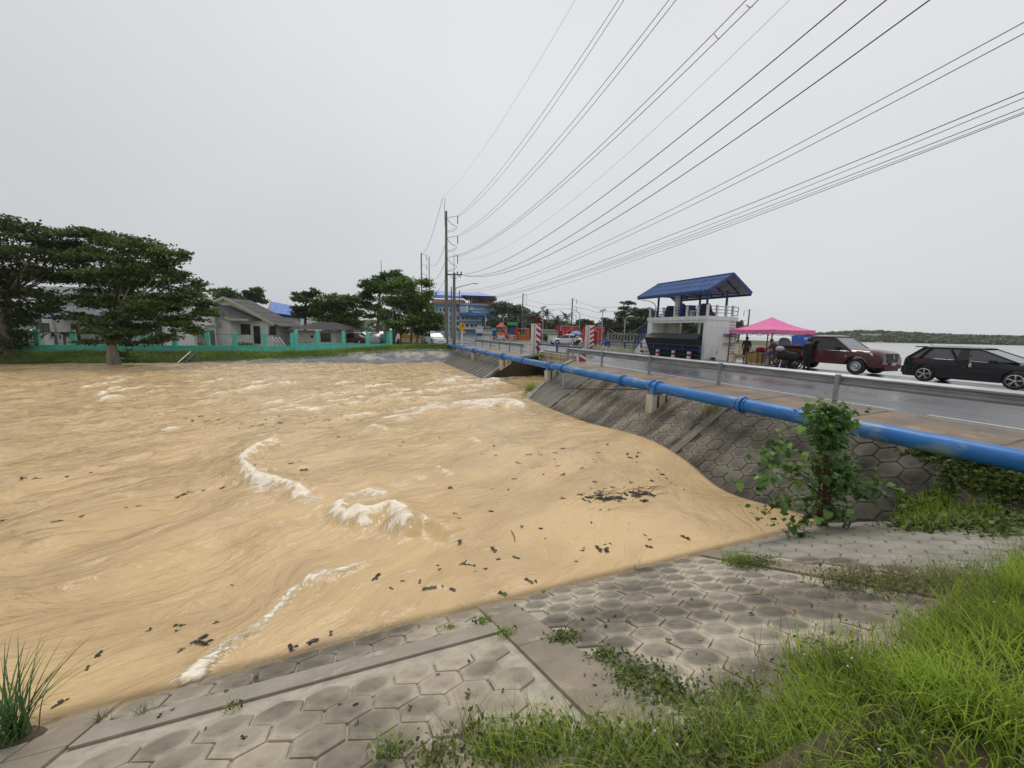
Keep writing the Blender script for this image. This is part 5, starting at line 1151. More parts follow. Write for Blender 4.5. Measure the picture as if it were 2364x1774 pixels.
# stairs rail at the water edge, metal tank, ladder
p0, p1 = P(410,838,s=40.5), P(440,812,s=43.5)
t = empty('slope_ladder', 'thin blue and white stair rails running down the far bank to the water', 'stair rail', p0); MB().tube([p0, p1], .04, 6).build('pale_rail', M['white'], t, world=True); MB().tube([p0+Vector((.5,0,0)), p1+Vector((.5,0,0))], .045, 6).build('blue_rail', M['bluesteel'], t, world=True)
p = P(66,768,d=33); t = empty('water_tank', 'shiny metal water tank behind the fence at the far left', 'tank', (p.x, p.y, -.8)); MB().lathe([(.4,.5),(.45,.55),(.45,1.7),(.3,1.9),(.001,1.95)], n=18).build('tank', mat('tank_metal', (.5,.47,.4), (.4,.37,.3), rough=.3, metal=.8), t, smooth=True); MB().b2((-.3,-.3,0),(.3,.3,.5)).build('stand', M['ins'], t)

# ------------------------------------------------------------ houses on the far bank (local frames turned to face the canal)
def frame_obj(name, label, cat, px, d, zb, rz=-YAW, group=None):
    p = P(px, 800, d=d); return empty(name, label, cat, (p.x, p.y, zb), rz, group), d/F
def win(t, x, y, z, w, h, frame=M['greypole'], pane=M['glass'], bars=1, name='window'):
    f_ = MB().b2((x-w/2-.06, y-.05, z-h/2-.06), (x+w/2+.06, y-.001, z-h/2)).b2((x-w/2-.06, y-.05, z+h/2), (x+w/2+.06, y-.001, z+h/2+.06)).b2((x-w/2-.06, y-.05, z-h/2), (x-w/2, y-.001, z+h/2)).b2((x+w/2, y-.05, z-h/2), (x+w/2+.06, y-.001, z+h/2))
    for i in range(bars): xx = x-w/2+w*(i+1)/(bars+1); f_.b2((xx-.025, y-.04, z-h/2), (xx+.025, y-.001, z+h/2))
    o_ = f_.build(name, frame, t); MB().b2((x-w/2, y-.02, z-h/2), (x+w/2, y-.003, z+h/2)).build('pane', pane, o_); return o_
M['oldwall'] = mat('weathered_white_wall', (.8,.8,.78), (.62,.62,.6), scale=.8, rough=.85, stretch=(1,1,.35), c3=(.22,.22,.21), s3=.9, f3=.58)
M['verge'] = mat('cream_verge_board', (.5,.47,.38), (.4,.38,.3), rough=.8)
# gabled house
h1, k = frame_obj('gabled_house', 'white gabled house with dark grey roof and pale verge boards behind the fence', 'house', 560, 50, -.8)
def X1(px): return (px-560)*50/F
def Z1(py): return CZ + (754-py)*50/F + .8
mb = MB(); xl_, xa, xr2 = X1(462), X1(531), X1(641); ez = Z1(752); az = Z1(693); D1 = 5.2
mb.add([(xl_,0,0),(xr2-.5,0,0),(xr2-.5,0,ez),(xa,0,az-.15),(xl_,0,Z1(712)),(xl_,D1,0),(xr2-.5,D1,0),(xr2-.5,D1,ez),(xa,D1,az-.15),(xl_,D1,Z1(712))], [(0,1,2,3,4),(9,8,7,6,5),(1,6,7,2),(0,4,9,5)])
mb.build('wall', M['oldwall'], h1)
def roofplane(t, a, b, depth, y0=-.5, th=.14, m=M['tile'], name='roof', rows=6, cols=4):
    """tiled plane from ridge point a to eave point b (x, z), running back"""
    a = Vector((a[0], y0, a[1])); b = Vector((b[0], y0, b[1])); d = b-a
    r_ = MB().bar(a+Vector((0,0,-.07)), a+Vector((0,depth,-.07)), .12, .05).build(name, M['tile'], t)
    for i in range(rows):
        for j in range(cols):
            p0 = a+d*(i/rows); p1 = a+d*((i+1)/rows); up = Vector((0,0,.03)); y1 = depth*j/cols; y2 = depth*(j+1)/cols-.02
            MB().add([p0+Vector((0,y1,0)), p0+Vector((0,y2,0)), p1+up+Vector((0,y2,0)), p1+up+Vector((0,y1,0)), p0+Vector((0,y1,-.05)), p0+Vector((0,y2,-.05)), p1+up+Vector((0,y2,-.06)), p1+up+Vector((0,y1,-.06))], [(0,1,2,3),(7,6,5,4),(0,3,7,4),(3,2,6,7),(2,1,5,6)]).build('roof_tile_row', m, r_)
    return r_
roofplane(h1, (xa, az), (X1(655), Z1(755)), D1); roofplane(h1, (xa, az), (X1(500), Z1(707)), D1, rows=2)
MB().bar((xa, -.55, az-.02), (X1(642), -.55, Z1(752)), .06, .3).build('verge_board', M['verge'], h1); MB().bar((xa, -.55, az-.02), (X1(502), -.55, Z1(706)), .06, .3).build('verge_board', M['verge'], h1)
MB().bar((X1(641), -.5, ez+.1), (X1(641)+.4, D1*.9, ez+.1), .1, .22).build('eave_board', M['verge'], h1)
# lower porch gable in front
pa, pb, pc = (X1(502), Z1(710)), (X1(561), Z1(741)), (X1(610), Z1(752))
MB().add([(X1(462),-1.6,0),(pb[0]-.3,-1.6,0),(pb[0]-.3,-1.6,pb[1]-.2),(pa[0],-1.6,pa[1]-.2),(X1(462),-1.6,pa[1]-.2),(X1(462),0,0),(pb[0]-.3,0,0),(pb[0]-.3,0,pb[1]-.2),(pa[0],0,pa[1]-.2),(X1(462),0,pa[1]-.2)], [(0,1,2,3,4),(1,6,7,2)]).build('porch_wall', M['oldwall'], h1)
MB().add([(pa[0],-2.1,pa[1]),(pb[0],-2.1,pb[1]),(pc[0],-.1,pb[1]+.0),(X1(540),-.1,pa[1]+.0),(pa[0],-2.1,pa[1]-.1),(pb[0],-2.1,pb[1]-.1),(pc[0],-.1,pb[1]-.1),(X1(540),-.1,pa[1]-.1)], [(0,1,2,3),(7,6,5,4),(0,4,5,1),(1,5,6,2)]).build('porch_roof', M['tile'], h1)
MB().bar((pa[0],-2.14,pa[1]-.08), (pb[0],-2.14,pb[1]-.08), .06, .26).build('verge_board', M['verge'], h1); MB().bar((pb[0]-.1,-2.14,pb[1]-.06), (pb[0]+1.6,-2.14+1.2,pb[1]-.06), .06, .24).build('eave_board', M['verge'], h1)
win(h1, X1(570), -.001, Z1(763), 1.1, 1.2, M['ins']); MB().b2((X1(588), -.05, .3), (X1(603), -.001, Z1(755))).build('door', M['black'], h1)
win(h1, X1(632), -.002, Z1(765), .7, 1.0, M['ins'], bars=0); 
# ladder frame leaning
t = empty('leaning_rack', 'white metal frame leaning against the gabled house wall', 'frame', P(636,795,d=47)); p = P(628,779,d=46); q = P(643,797,d=46)
for dx in (0, .35, .7): MB().bar(p+Vector((dx,0,0)), q+Vector((dx,0,-.1)), .07).build('bar', M['white'], t, world=True)
t = empty('bamboo_ladder', 'pale short ladder standing behind the fence left of the lantern', 'ladder', P(461,795,d=42)); 
for dx in (-.35, .35): MB().bar(P(461,777,d=42)+Vector((dx,0,0)), P(461,795,d=42)+Vector((dx,0,-.1)), .06).build('rail', M['verge'], t, world=True)
for i in range(4): MB().bar(P(461,779+i*4,d=42)+Vector((-.35,0,0)), P(461,779+i*4,d=42)+Vector((.35,0,0)), .05).build('rung', M['verge'], t, world=True)
# small hipped house
h2, k = frame_obj('small_house', 'small white house with dark hipped roof between the gabled house and the trees', 'house', 730, 52, -.75)
def X2(px): return (px-730)*52/F
def Z2(py): return CZ + (756-py)*52/F + .75
MB().add([(X2(676),0,0),(X2(776),0,0),(X2(776),0,Z2(765)),(X2(676),0,Z2(765)),(X2(676),6,0),(X2(776),6,0),(X2(776),6,Z2(765)),(X2(676),6,Z2(765))], [(0,1,2,3),(1,5,6,2),(4,0,3,7)]).build('wall', mat('warm_white_wall', (.62,.58,.52), (.5,.47,.42), rough=.85), h2)
e = [(X2(664),-1,Z2(763)),(X2(795),-1,Z2(762)),(X2(795),7,Z2(762)),(X2(664),7,Z2(763)),(X2(715),3,Z2(744)),(X2(752),3,Z2(744))]
MB().add(e, [(0,1,5,4),(1,2,5),(2,3,4,5),(3,0,4),(3,2,1,0)]).build('roof', M['rooftile_dark'], h2)
win(h2, X2(753), -.001, Z2(780), 1.2, 1.0, M['ins']); MB().b2((X2(681),-.04,.1),(X2(688),-.001,Z2(767))).build('door', M['ins'], h2); MB().b2((X2(720),-.12,Z2(781)),(X2(724),-.001,Z2(776))).build('wall_lamp', M['black'], h2)
# blue roofed building behind
h3, k = frame_obj('blue_roofed_building', 'building with a bright blue sheet metal roof behind the gabled house', 'building', 640, 72, -.8)
def X3(px): return (px-640)*72/F
def Z3(py): return CZ + (756-py)*72/F + .8
MB().add([(X3(580),1,0),(X3(690),1,0),(X3(690),1,Z3(729)),(X3(600),1,Z3(722)),(X3(580),9,0),(X3(690),9,0),(X3(690),9,Z3(722)),(X3(600),9,Z3(715))], [(0,1,2,3),(1,5,6,2),(3,2,6,7)]).build('wall', M['oldwall'], h3)
for i in range(5):
    f0, f1 = i/5, (i+1)/5-.006; L_ = lambda f: (X3(587+(675-587)*f), 6, Z3(697+(711-697)*f)); B_ = lambda f: (X3(628+(703-628)*f), -1, Z3(725+(733-725)*f))
    MB().add([L_(f0), L_(f1), B_(f1), B_(f0)] + [(a[0], a[1], a[2]-.1) for a in (L_(f0), L_(f1), B_(f1), B_(f0))], [(0,3,2,1),(4,5,6,7),(3,7,6,2),(2,6,5,1)]).build('roof_sheet', M['skyroof'], h3)
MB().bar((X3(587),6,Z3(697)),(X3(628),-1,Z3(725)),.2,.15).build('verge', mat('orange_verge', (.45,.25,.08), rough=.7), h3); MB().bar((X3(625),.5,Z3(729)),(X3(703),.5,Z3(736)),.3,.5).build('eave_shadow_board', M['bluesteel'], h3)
# white two storey house behind the big tree
h4, k = frame_obj('two_storey_house', 'white two storey house with blue awning hidden behind the big left tree', 'house', 200, 40, -.85)
def X4(px): return (px-200)*40/F
def Z4(py): return CZ + (746-py)*40/F + .85
w4 = M['oldwall']
MB().b2((X4(105), 0, 0), (X4(255), 8, Z4(668))).build('wall', w4, h4); MB().b2((X4(54), 2, 0), (X4(105)-.01, 8, Z4(730))).build('side_wall', w4, h4); MB().b2((X4(255)+.01, 1, 0), (X4(366), 8, Z4(678))).build('right_wall', M['white'], h4)
MB().add([(X4(148),-1.5,Z4(739)),(X4(255),-1.5,Z4(740)),(X4(255),0,Z4(729)),(X4(148),0,Z4(731)),(X4(148),-1.5,Z4(741)),(X4(255),-1.5,Z4(742)),(X4(255),0,Z4(731)),(X4(148),0,Z4(733))], [(0,1,2,3),(7,6,5,4),(0,4,5,1),(1,5,6,2),(0,3,7,4)]).build('awning', M['bluep'], h4)
win(h4, X4(105), -.001, Z4(762), 1.2, .9, M['ins']); MB().b2((X4(170),-.05,0),(X4(188),-.001,Z4(752))).build('door', M['redbrick'], h4); win(h4, X4(188), -.001, Z4(715), .8, 1.3, M['white'], M['whitecloth'], 0); win(h4, X4(300), .999, Z4(757), .9, .7, M['ins'], bars=1); win(h4, X4(350), .999, Z4(758), .6, 1.3, M['ins'], bars=0)
# low dark shed at (455,745)
h5, k = frame_obj('garden_shed', 'low shed with slanting roof between the big tree and the gabled house', 'shed', 440, 45, -.8)
MB().b2((-1.2,0,0),(1,2.5,1.9)).build('wall', M['conc_dark'], h5); MB().add([(-1.7,-.5,2.0),(1.2,-.5,2.5),(1.2,2.8,2.6),(-1.7,2.8,2.1),(-1.7,-.5,1.9),(1.2,-.5,2.4),(1.2,2.8,2.5),(-1.7,2.8,2.0)], [(0,1,2,3),(7,6,5,4),(0,4,5,1),(1,5,6,2),(0,3,7,4)]).build('roof', M['verge'], h5)
# parked cars behind the fence
cl = [('white car parked behind the fence, half hidden by a turquoise post', 793, 779, 60, M['whitegloss'], 20), ('white saloon car seen side on behind the fence left of the tree trunk', 822, 776, 62, M['whitegloss'], 175), ('dark red car parked low behind the fence beside the small house', 812, 781, 55, M['redcar'], 160), ('silver car in the gap near the right end of the fence', 866, 785, 52, mat('silver_paint', (.4,.42,.44), rough=.3, coat=.5), 85), ('white van shaped car behind the third gap from the fence corner', 846, 776, 66, M['whitegloss'], 90), ('blue grey car behind the last gap of the fence', 880, 776, 68, mat('bluegrey_paint', (.12,.2,.3), rough=.3, coat=.5), 100)]
for lb, px, py, d, m, rz in cl:
    p = P(px, py, d=d); sedan(lb, (p.x, p.y, gz(p.x)+.0), R(rz), m, 'cars parked behind the turquoise fence')

# ------------------------------------------------------------ foliage
def leafmesh(name, C, size, m, tint, up=.5, asp=.55, droop=.25, curl=True):
    n = len(C); rs = RS
    nrm = rs.normal(size=(n, 3)); nrm[:, 2] = np.abs(nrm[:, 2])*1.0 + up; nrm /= np.linalg.norm(nrm, axis=1)[:, None]
    a = rs.normal(size=(n, 3)); a[:, 2] -= droop; a -= nrm*(a*nrm).sum(1)[:, None]; a /= np.linalg.norm(a, axis=1)[:, None]+1e-9
    b = np.cross(nrm, a); s = size*(.6+.8*rs.rand(n)); s = s[:, None]
    v0 = C-a*s*.5; v2 = C+a*s*.5 - nrm*s*.12; v1 = C+b*s*asp*.5+nrm*s*.06; v3 = C-b*s*asp*.5+nrm*s*.06
    V = np.stack([v0, v1, v2, v3], 1).reshape(-1, 3); Fq = np.arange(n*4).reshape(n, 4)
    me = npmesh(name, V, Fq, m, [('tint', 'FACE', np.clip(tint, 0, 1))]); return me
def blobs_points(blobs, n, sub=14, subr=.3, thick=.55):
    vol = np.array([b[1][0]*b[1][1]*b[1][2] for b in blobs])**.67; cnt = np.maximum(30, (n*vol/vol.sum())).astype(int); out = []; tints = []
    for (c, r), k in zip(blobs, cnt):
        ns = max(5, int(sub)); d = RS.normal(size=(ns, 3)); d[:, 2] = d[:, 2]*.9+.15; d /= np.linalg.norm(d, axis=1)[:, None]
        cen = d*(thick+(1-thick)*RS.rand(ns, 1)); tn = RS.rand(ns)
        w = RS.randint(0, ns, k); pts = cen[w] + RS.normal(size=(k, 3))*subr*np.array([1, 1, .55])
        out.append(np.array(c) + pts*np.array(r)); tints.append(.5*tn[w]+.5*RS.rand(k)-.05+.12*pts[:, 2])
    return np.concatenate(out), np.concatenate(tints)
def tree(name, label, base, trunks, blobs, n, size, lm, bm=None, group=None, sub=14, subr=.3, thick=.55, cat='tree', limbs=True, up=.5, tint=(1,0)):
    base = Vector(base); t = empty(name, label, cat, base, 0, group); bm = bm or M['wood']
    for tr, r in trunks: MB().tube([Vector(p) for p in tr], [r*(1-.55*i/(len(tr)-1)) for i in range(len(tr))], 9).build('trunk', bm, t, smooth=True, world=True)
    if limbs:
        mb = MB(); tp = Vector(trunks[0][0][-1])
        for c, r in blobs[:14]:
            c = Vector(c); mid = (tp+c)/2 + Vector((random.uniform(-.3,.3), random.uniform(-.3,.3), -.1*(c-tp).length)); rr = trunks[0][1]*.32
            mb.tube([tp-Vector((0,0,.3)), mid, c], [rr, rr*.6, rr*.2], 6)
            for q in range(3):
                e_ = c+Vector((random.uniform(-1,1)*r[0]*.7, random.uniform(-1,1)*r[1]*.7, random.uniform(-.2,.8)*r[2])); mb.tube([mid.lerp(c, .6), e_], [rr*.3, rr*.1], 5)
        tag(mb.build('limbs', bm, t, smooth=True, world=True), kind='stuff')
    C, tn = blobs_points(blobs, n, sub, subr, thick); C = C - np.array(base)
    o_ = link('crown', leafmesh('crown', C, size, lm, tn*tint[0]+tint[1], up), t); tag(o_, kind='stuff'); return t
def pblob(px, py, rx, ry, d, rd=None): # blob at a photo pixel and depth, radii in photo pixels
    k = d/F; return (tuple(P(px, py, d=d)), (rx*k, (rd or rx)*k, ry*k))
# big left trees
b0 = P(262,845,z=-1.5); tb = Vector(b0)
tree('bank_tree', 'wide spreading leafy tree on the far water edge with a pale forked trunk', b0,
     [([tb+Vector((-.1,0,-.3)), tb+Vector((-.12,0,1)), tb+Vector((.05,.1,2.4)), tb+Vector((.3,.2,4))], .26), ([tb+Vector((.28,0,-.3)), tb+Vector((.22,0,.8)), tb+Vector((.1,.1,2.4)), tb+Vector((.2,.2,3.6))], .24), ([tb+Vector((.2,.1,2)), tb+Vector((1.0,.3,3.6)), tb+Vector((1.5,.6,5))], .14)],
     [pblob(200,545,50,16,30), pblob(255,552,60,18,32), pblob(300,575,50,22,31), pblob(345,570,42,20,30), pblob(390,588,36,18,30), pblob(425,592,22,14,30), pblob(180,580,60,20,32), pblob(230,600,60,24,30), pblob(300,618,55,26,31), pblob(370,622,40,26,30), pblob(405,650,36,26,30), pblob(440,690,38,26,30), pblob(475,722,28,16,30), pblob(330,665,55,30,31), pblob(385,700,45,30,30), pblob(250,660,50,22,32), pblob(190,640,60,22,33), pblob(225,700,42,22,29), pblob(200,690,30,14,29), pblob(300,690,40,26,31), pblob(245,745,40,22,29), pblob(280,770,45,20,29), pblob(320,735,40,24,30), pblob(225,768,32,10,28.5), pblob(430,740,36,18,30), pblob(400,745,24,20,30), pblob(385,780,30,10,30), pblob(440,765,26,12,30), pblob(300,760,40,16,30), pblob(180,730,24,12,29), pblob(470,700,26,14,30), pblob(455,660,24,16,31), pblob(350,790,20,10,30), pblob(270,790,34,10,29), pblob(200,790,20,8,29), pblob(340,705,50,24,29), pblob(280,640,60,24,30)],
     44000, .24, M['leaf2'], M['palebark'], sub=18, subr=.24, thick=.4, group='trees along the far bank of the canal')
lt = P(20,815,d=31)
tree('bank_tree', 'dark dense tree at the far left edge of the view over the fence', (lt.x, lt.y, -.9),
     [([Vector((lt.x, lt.y, -1)), Vector((lt.x, lt.y, 1.5)), Vector((lt.x+.5, lt.y, 4))], .35)],
     [pblob(10,510,40,18,30), pblob(50,530,50,20,30), pblob(100,555,50,22,30), pblob(140,560,40,14,30), pblob(-40,520,50,30,30), pblob(20,560,60,24,30), pblob(80,590,60,24,29), pblob(140,600,50,20,30), pblob(0,610,60,24,30), pblob(60,640,60,22,31), pblob(120,640,50,20,31), pblob(-10,670,60,30,30), pblob(60,690,60,28,31), pblob(110,690,34,30,30), pblob(20,730,50,30,31), pblob(100,722,34,20,31), pblob(-60,600,60,40,31), pblob(-60,700,60,50,31), pblob(-20,770,50,30,31), pblob(20,790,36,30,31), pblob(-120,560,60,50,32), pblob(-120,700,60,60,32)],
     26000, .26, M['leafd'], M['wood'], sub=16, subr=.24, group='trees along the far bank of the canal')
# trees behind the houses and along the side road
bt_ = [
 ('tree_crown behind', 'rounded tree behind the ridge of the gabled house', 527, 700, 95, [(500,706,24,16),(525,680,22,16),(545,700,22,14),(515,690,20,14)], 3200, .75),
 ('', 'small umbrella shaped tree top alone above the trees left of the gabled house', 496, 700, 110, [(496,671,9,4)], 300, .6),
 ('', 'twin headed tree above the blue roofed building', 590, 700, 100, [(574,680,12,10),(592,675,14,12),(600,695,14,8),(570,695,10,8)], 2400, .75),
 ('', 'loose dark tree right of the blue roof with open sprigs', 700, 740, 62, [(697,683,18,10),(722,676,14,12),(712,700,26,16),(700,720,24,14),(725,725,22,14),(682,690,12,6)], 5200, .42),
 ('', 'broad tree crown behind the small hipped house', 780, 760, 60, [(760,690,34,14),(790,695,34,16),(815,700,26,18),(755,715,34,20),(790,722,36,20),(822,732,24,20),(760,742,34,16),(800,750,34,16)], 9000, .42),
 ('', 'tall tree left of the roadside trees with its crown against the sky', 870, 780, 58, [(845,662,18,14),(870,650,22,12),(900,645,24,16),(920,640,22,14),(855,680,22,14),(880,670,26,16),(905,668,26,18),(850,705,18,16),(870,720,20,16)], 11000, .36),
 ('', 'rounded roadside tree with thin pale stems beside the tall concrete pole', 940, 795, 50, [(925,665,34,24),(960,660,30,22),(975,690,26,24),(940,700,40,26),(910,705,32,22),(980,720,28,22),(900,735,28,16),(955,740,44,20),(1000,748,24,18),(1015,735,14,14),(985,765,26,10),(920,765,24,10)], 15000, .34),
 ('', 'low leafy tree beside the fence corner globe lamp', 905, 790, 47, [(905,748,22,10),(925,752,20,10)], 2200, .3),
]
for i, (_, lb, px, py, d, bl, n, sz) in enumerate(bt_):
    p = P(px, py, d=d); zb = gz(p.x)-.1; blobs = [pblob(x, y, rx, ry, d+random.uniform(-1.5, 1.5)) for x, y, rx, ry in bl]
    tc_ = blobs[0][0]; trs = []
    if i == 6:
        for px2, lean in ((893,-18),(905,-8),(925,4),(948,10),(962,14),(975,20),(983,26)):
            a = P(px2, 796, d=d); b = P(px2+lean*.4, 755, d=d); c = P(px2-lean*.9, 705, d=d); trs.append(([Vector((a.x, a.y, -.2)), b, c], random.uniform(.1, .3)))
    else:
        mid = sum((Vector(b[0]) for b in blobs), Vector())/len(blobs); trs = [([Vector((p.x, p.y, zb-.3)), (Vector((p.x, p.y, zb))+mid)/2, mid], .3 if n > 1000 else .12)]
    tree('broadleaf_tree', lb, (p.x, p.y, zb), trs, blobs, n, sz, (M['leaf'] if i not in (4, 6, 7) else M['leaflight']) if i not in (3,) else M['leafd'], M['palebark'] if i == 6 else M['wood'], 'trees behind the houses and along the side road', subr=.26)
# tree row behind the office and the park
far = [('tree right of the blue office building', 1165, 760, 150, [(1150,712,24,14),(1175,718,26,16),(1200,722,22,14),(1160,742,30,16),(1195,750,30,18),(1215,735,16,14),(1140,750,14,14)], 6500, 1.1),
 ('low dark trees under the palms by the left striped pillar', 1265, 765, 140, [(1235,752,20,12),(1260,748,20,12),(1285,752,22,14),(1310,760,20,10),(1228,735,12,12)], 4200, 1.0),
 ('domed green tree behind the second striped pillar', 1345, 760, 120, [(1345,752,16,12),(1360,757,20,12),(1375,765,18,8),(1330,765,14,8)], 3000, .9),
 ('flat topped trees behind the letters, left of the big dark tree', 1410, 760, 110, [(1400,740,14,5),(1425,748,20,7),(1395,752,20,8),(1440,758,24,8)], 2600, .8),
 ('tall open tree with layered branches left of the gate tower', 1452, 770, 90, [(1450,700,14,4),(1440,712,12,5),(1462,718,16,6),(1432,724,10,7),(1450,735,20,10),(1432,742,8,6)], 3000, .55),
 ('dense dark tree just left of the gate tower', 1475, 780, 80, [(1470,722,18,12),(1490,725,20,14),(1460,745,20,14),(1485,748,24,16),(1500,735,16,18),(1470,765,20,10),(1515,750,18,20)], 7000, .5),
 ('small dark trees on the shore seen right of the gate tower', 1705, 765, 100, [(1703,752,6,8),(1710,750,5,9),(1722,757,10,5),(1706,762,12,5)], 900, .6),
 ('green trees seen through the opening of the gate tower', 1600, 770, 95, [(1575,750,20,16),(1600,756,24,14),(1625,752,20,14),(1560,765,20,12),(1640,765,16,10)], 3600, .8)]
for lb, px, py, d, bl, n, sz in far:
    p = P(px, py, d=d); blobs = [pblob(x, y, rx, ry, d+random.uniform(-3, 3)) for x, y, rx, ry in bl]; mid = sum((Vector(b[0]) for b in blobs), Vector())/len(blobs)
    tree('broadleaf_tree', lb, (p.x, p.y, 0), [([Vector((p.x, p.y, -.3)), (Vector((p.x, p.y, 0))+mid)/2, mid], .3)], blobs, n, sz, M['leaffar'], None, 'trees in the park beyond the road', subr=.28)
# banana plants near two storey house
for i, (px, d) in enumerate(((130,37.5),(150,38.5))):
    p = P(px, 800, d=d); t = empty('banana_plant', ['left banana plant with hanging leaves before the two storey house', 'right banana plant with hanging leaves before the two storey house'][i], 'plant', (p.x, p.y, -.85), 0, 'banana plants behind the fence')
    MB().tube([(0,0,0),(.05,0,1.4)], [.14,.09], 8).build('stem', M['palebark'], t, smooth=True)
    for k in range(7):
        a = k*.9+i; mb = MB(); vs = []
        for j in range(6):
            f = j/5; c = Vector((math.cos(a)*1.5*f, math.sin(a)*1.5*f, 1.4+1.3*f-1.9*f*f)); w = .26*math.sin(math.pi*min(1, f+.12)); sd = Vector((-math.sin(a), math.cos(a), 0)); vs += [c-sd*w, c, c+sd*w]
        mb.add(vs, [(3*j+q, 3*j+q+1, 3*j+q+4, 3*j+q+3) for j in range(5) for q in range(2)]); o_ = mb.build('banana_leaf', M['leafd'], t)
        o_.data.attributes.new('tint', 'FLOAT', 'FACE').data.foreach_set('value', [random.random()]*len(o_.data.polygons))
# palms
def frond_mesh(L_=3.2):
    V = []; Fq = []; T = []
    for j in range(18):
        f = (j+1)/19; c = np.array([L_*f, 0, .9*f-1.9*f*f]); l = .8*math.sin(math.pi*min(1, f*.8+.2))
        for sd in (-1, 1):
            d = np.array([.5, sd*.85, -.35]); d = d/np.linalg.norm(d); i0 = len(V); w = np.array([.09, 0, 0]); V += [c-w, c+w, c+d*l+w*.2, c+d*l-w*.2]; Fq.append([i0, i0+1, i0+2, i0+3]); T.append(random.random())
    return npmesh('palm_frond', np.array(V), np.array(Fq), M['palm'], [('tint', 'FACE', np.array(T))])
fm_ = frond_mesh()
pl = [(1241,728,1240,782,130,'leaning coconut palm left of the left solar lamp'), (1262,726,1262,780,125,'tall coconut palm right behind the left solar lamp'), (1285,742,1287,782,120,'coconut palm before the lamp arm pole left of the letters'), (1308,733,1309,785,115,'coconut palm nearest the tall pole beside the red letters'), (1190,735,1192,775,140,'coconut palm in the trees left of the black board'), (1222,742,1222,780,140,'coconut palm directly left of the left striped pillar')]
for i, (tx, ty, bx2, by, d, lb) in enumerate(pl):
    a = P(bx2, by, d=d); b = P(tx, ty, d=d); t = empty('coconut_palm', lb, 'palm', (a.x, a.y, 0), 0, 'coconut palms in the park')
    MB().tube([(0,0,0), tuple((b-Vector((a.x,a.y,0)))*.5+Vector((.1,0,0))), tuple(b-Vector((a.x,a.y,0)))], [.2,.16,.13], 8).build('trunk', M['pole'], t, smooth=True)
    for k in range(15):
        f_ = link('frond', fm_, t); f_.matrix_basis = Matrix.Translation(b-Vector((a.x,a.y,0))) @ Matrix.Rotation(k*2.4+i, 4, 'Z') @ Matrix.Rotation(-R(55-k*6.5), 4, 'Y') @ Matrix.Diagonal((.95,1,1,1))
# hedge by the letters
C, tn = blobs_points([pblob(x, 779, 14, 7, 70) for x in (1262,1275,1288,1300)], 2500, 12, .3); o = link('hedge', leafmesh('hedge', C, .35, M['leaf'], tn)); tag(o, 'clipped green hedge between the left pillar and the red letters', 'hedge')
# hill across the lake and its forest
def hill(name, x0, x1, d, base, top_, z0, nn=60):
    mb = MB(); vs = []
    for i in range(nn+1):
        px = x0+(x1-x0)*i/nn; yb = base(px); p = P(px, yb, d=d); hgt = top_(px)*d/F
        dr = Vector((p.x, p.y, 0)).normalized()
        for j in range(9): 
            f = j/8; q = p+dr*(f*70); zz = z0 + (hgt-z0+CZ-CZ)*math.sin(f*math.pi/2)**.9 if f > 0 else z0-.5
            vs.append((q.x, q.y, zz))
    mb.add(vs, [(i*9+j, (i+1)*9+j, (i+1)*9+j+1, i*9+j+1) for i in range(nn) for j in range(8)])
    o_ = mb.build(name, M['hill'], smooth=True); tag(o_, kind='structure'); return o_, np.array(vs)
hz = lambda px: 783 + (px-2180)*.021
hill_h = lambda px: 15 + 4*math.exp(-((px-2010)/110)**2) - 9*max(0, (1960-px)/120)**1.2 + 1.0*math.sin(px*.013) if px > 1845 else 3
o, hv = hill('hill', 1838, 2800, 330, lambda px: 795, lambda px: hill_h(px)+0., -1.4)
nn_ = 26000; pxs = RS.uniform(1840, 2780, nn_); fs_ = RS.rand(nn_)**1.1; C = np.zeros((nn_, 3))
for i in range(nn_):
    p = P(pxs[i], 795, d=330); dr = Vector((p.x, p.y, 0)).normalized(); h_ = hill_h(pxs[i])*330/F; f = fs_[i]; q = p+dr*(f*70)
    C[i] = (q.x, q.y, -1.4+(h_+1.4)*math.sin(f*math.pi/2)**.9 + RS.rand()*1.6)
clump = vnoise(C[:, 0]*.12, C[:, 1]*.12, 4)
C[:, 2] += np.clip(clump, 0, 1)*2.2
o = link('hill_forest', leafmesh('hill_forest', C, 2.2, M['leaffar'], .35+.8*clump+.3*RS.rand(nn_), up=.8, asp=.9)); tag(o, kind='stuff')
# white house on the hill
p = P(2008,777,d=345); t = empty('hillside_house', 'long white house half way up the green hill across the lake', 'house', (p.x, p.y, 2.5), -YAW-.5)
MB().b2((-6,-3,0),(4,3,2.2)).build('wall', M['whitewall'], t); MB().b2((-6.5,-3.5,2.2),(6.5,3.5,3.1)).build('roof', M['white'], t)
for i in range(5): MB().b2((-5.2+i*1.9,-3.08,.6),(-4.2+i*1.9,-3.01,1.7)).build('window', M['glass'], t)
p = P(2030,794.5,d=325); o = MB().b2((p.x-5,p.y-1,-1.4),(p.x+5,p.y+1,-.9)).build('low_jetty', M['conc_cream']); tag(o, 'small pale jetty at the foot of the green hill', 'jetty')
# left-over green belt: distant forest behind everything at the left and centre
nn_ = 9000; pxs = RS.uniform(-300, 1700, nn_); C = np.zeros((nn_, 3))
for i in range(nn_):
    p = P(pxs[i], 775, d=RS.uniform(190, 230)); C[i] = (p.x, p.y, RS.rand()**1.2*(5.5+2.5*float(vnoise(pxs[i]*.02, 1, 3))))
o = link('distant_forest', leafmesh('distant_forest', C, 2.4, M['leaffar'], .3+.5*RS.rand(nn_), up=.6, asp=.9)); tag(o, kind='stuff')

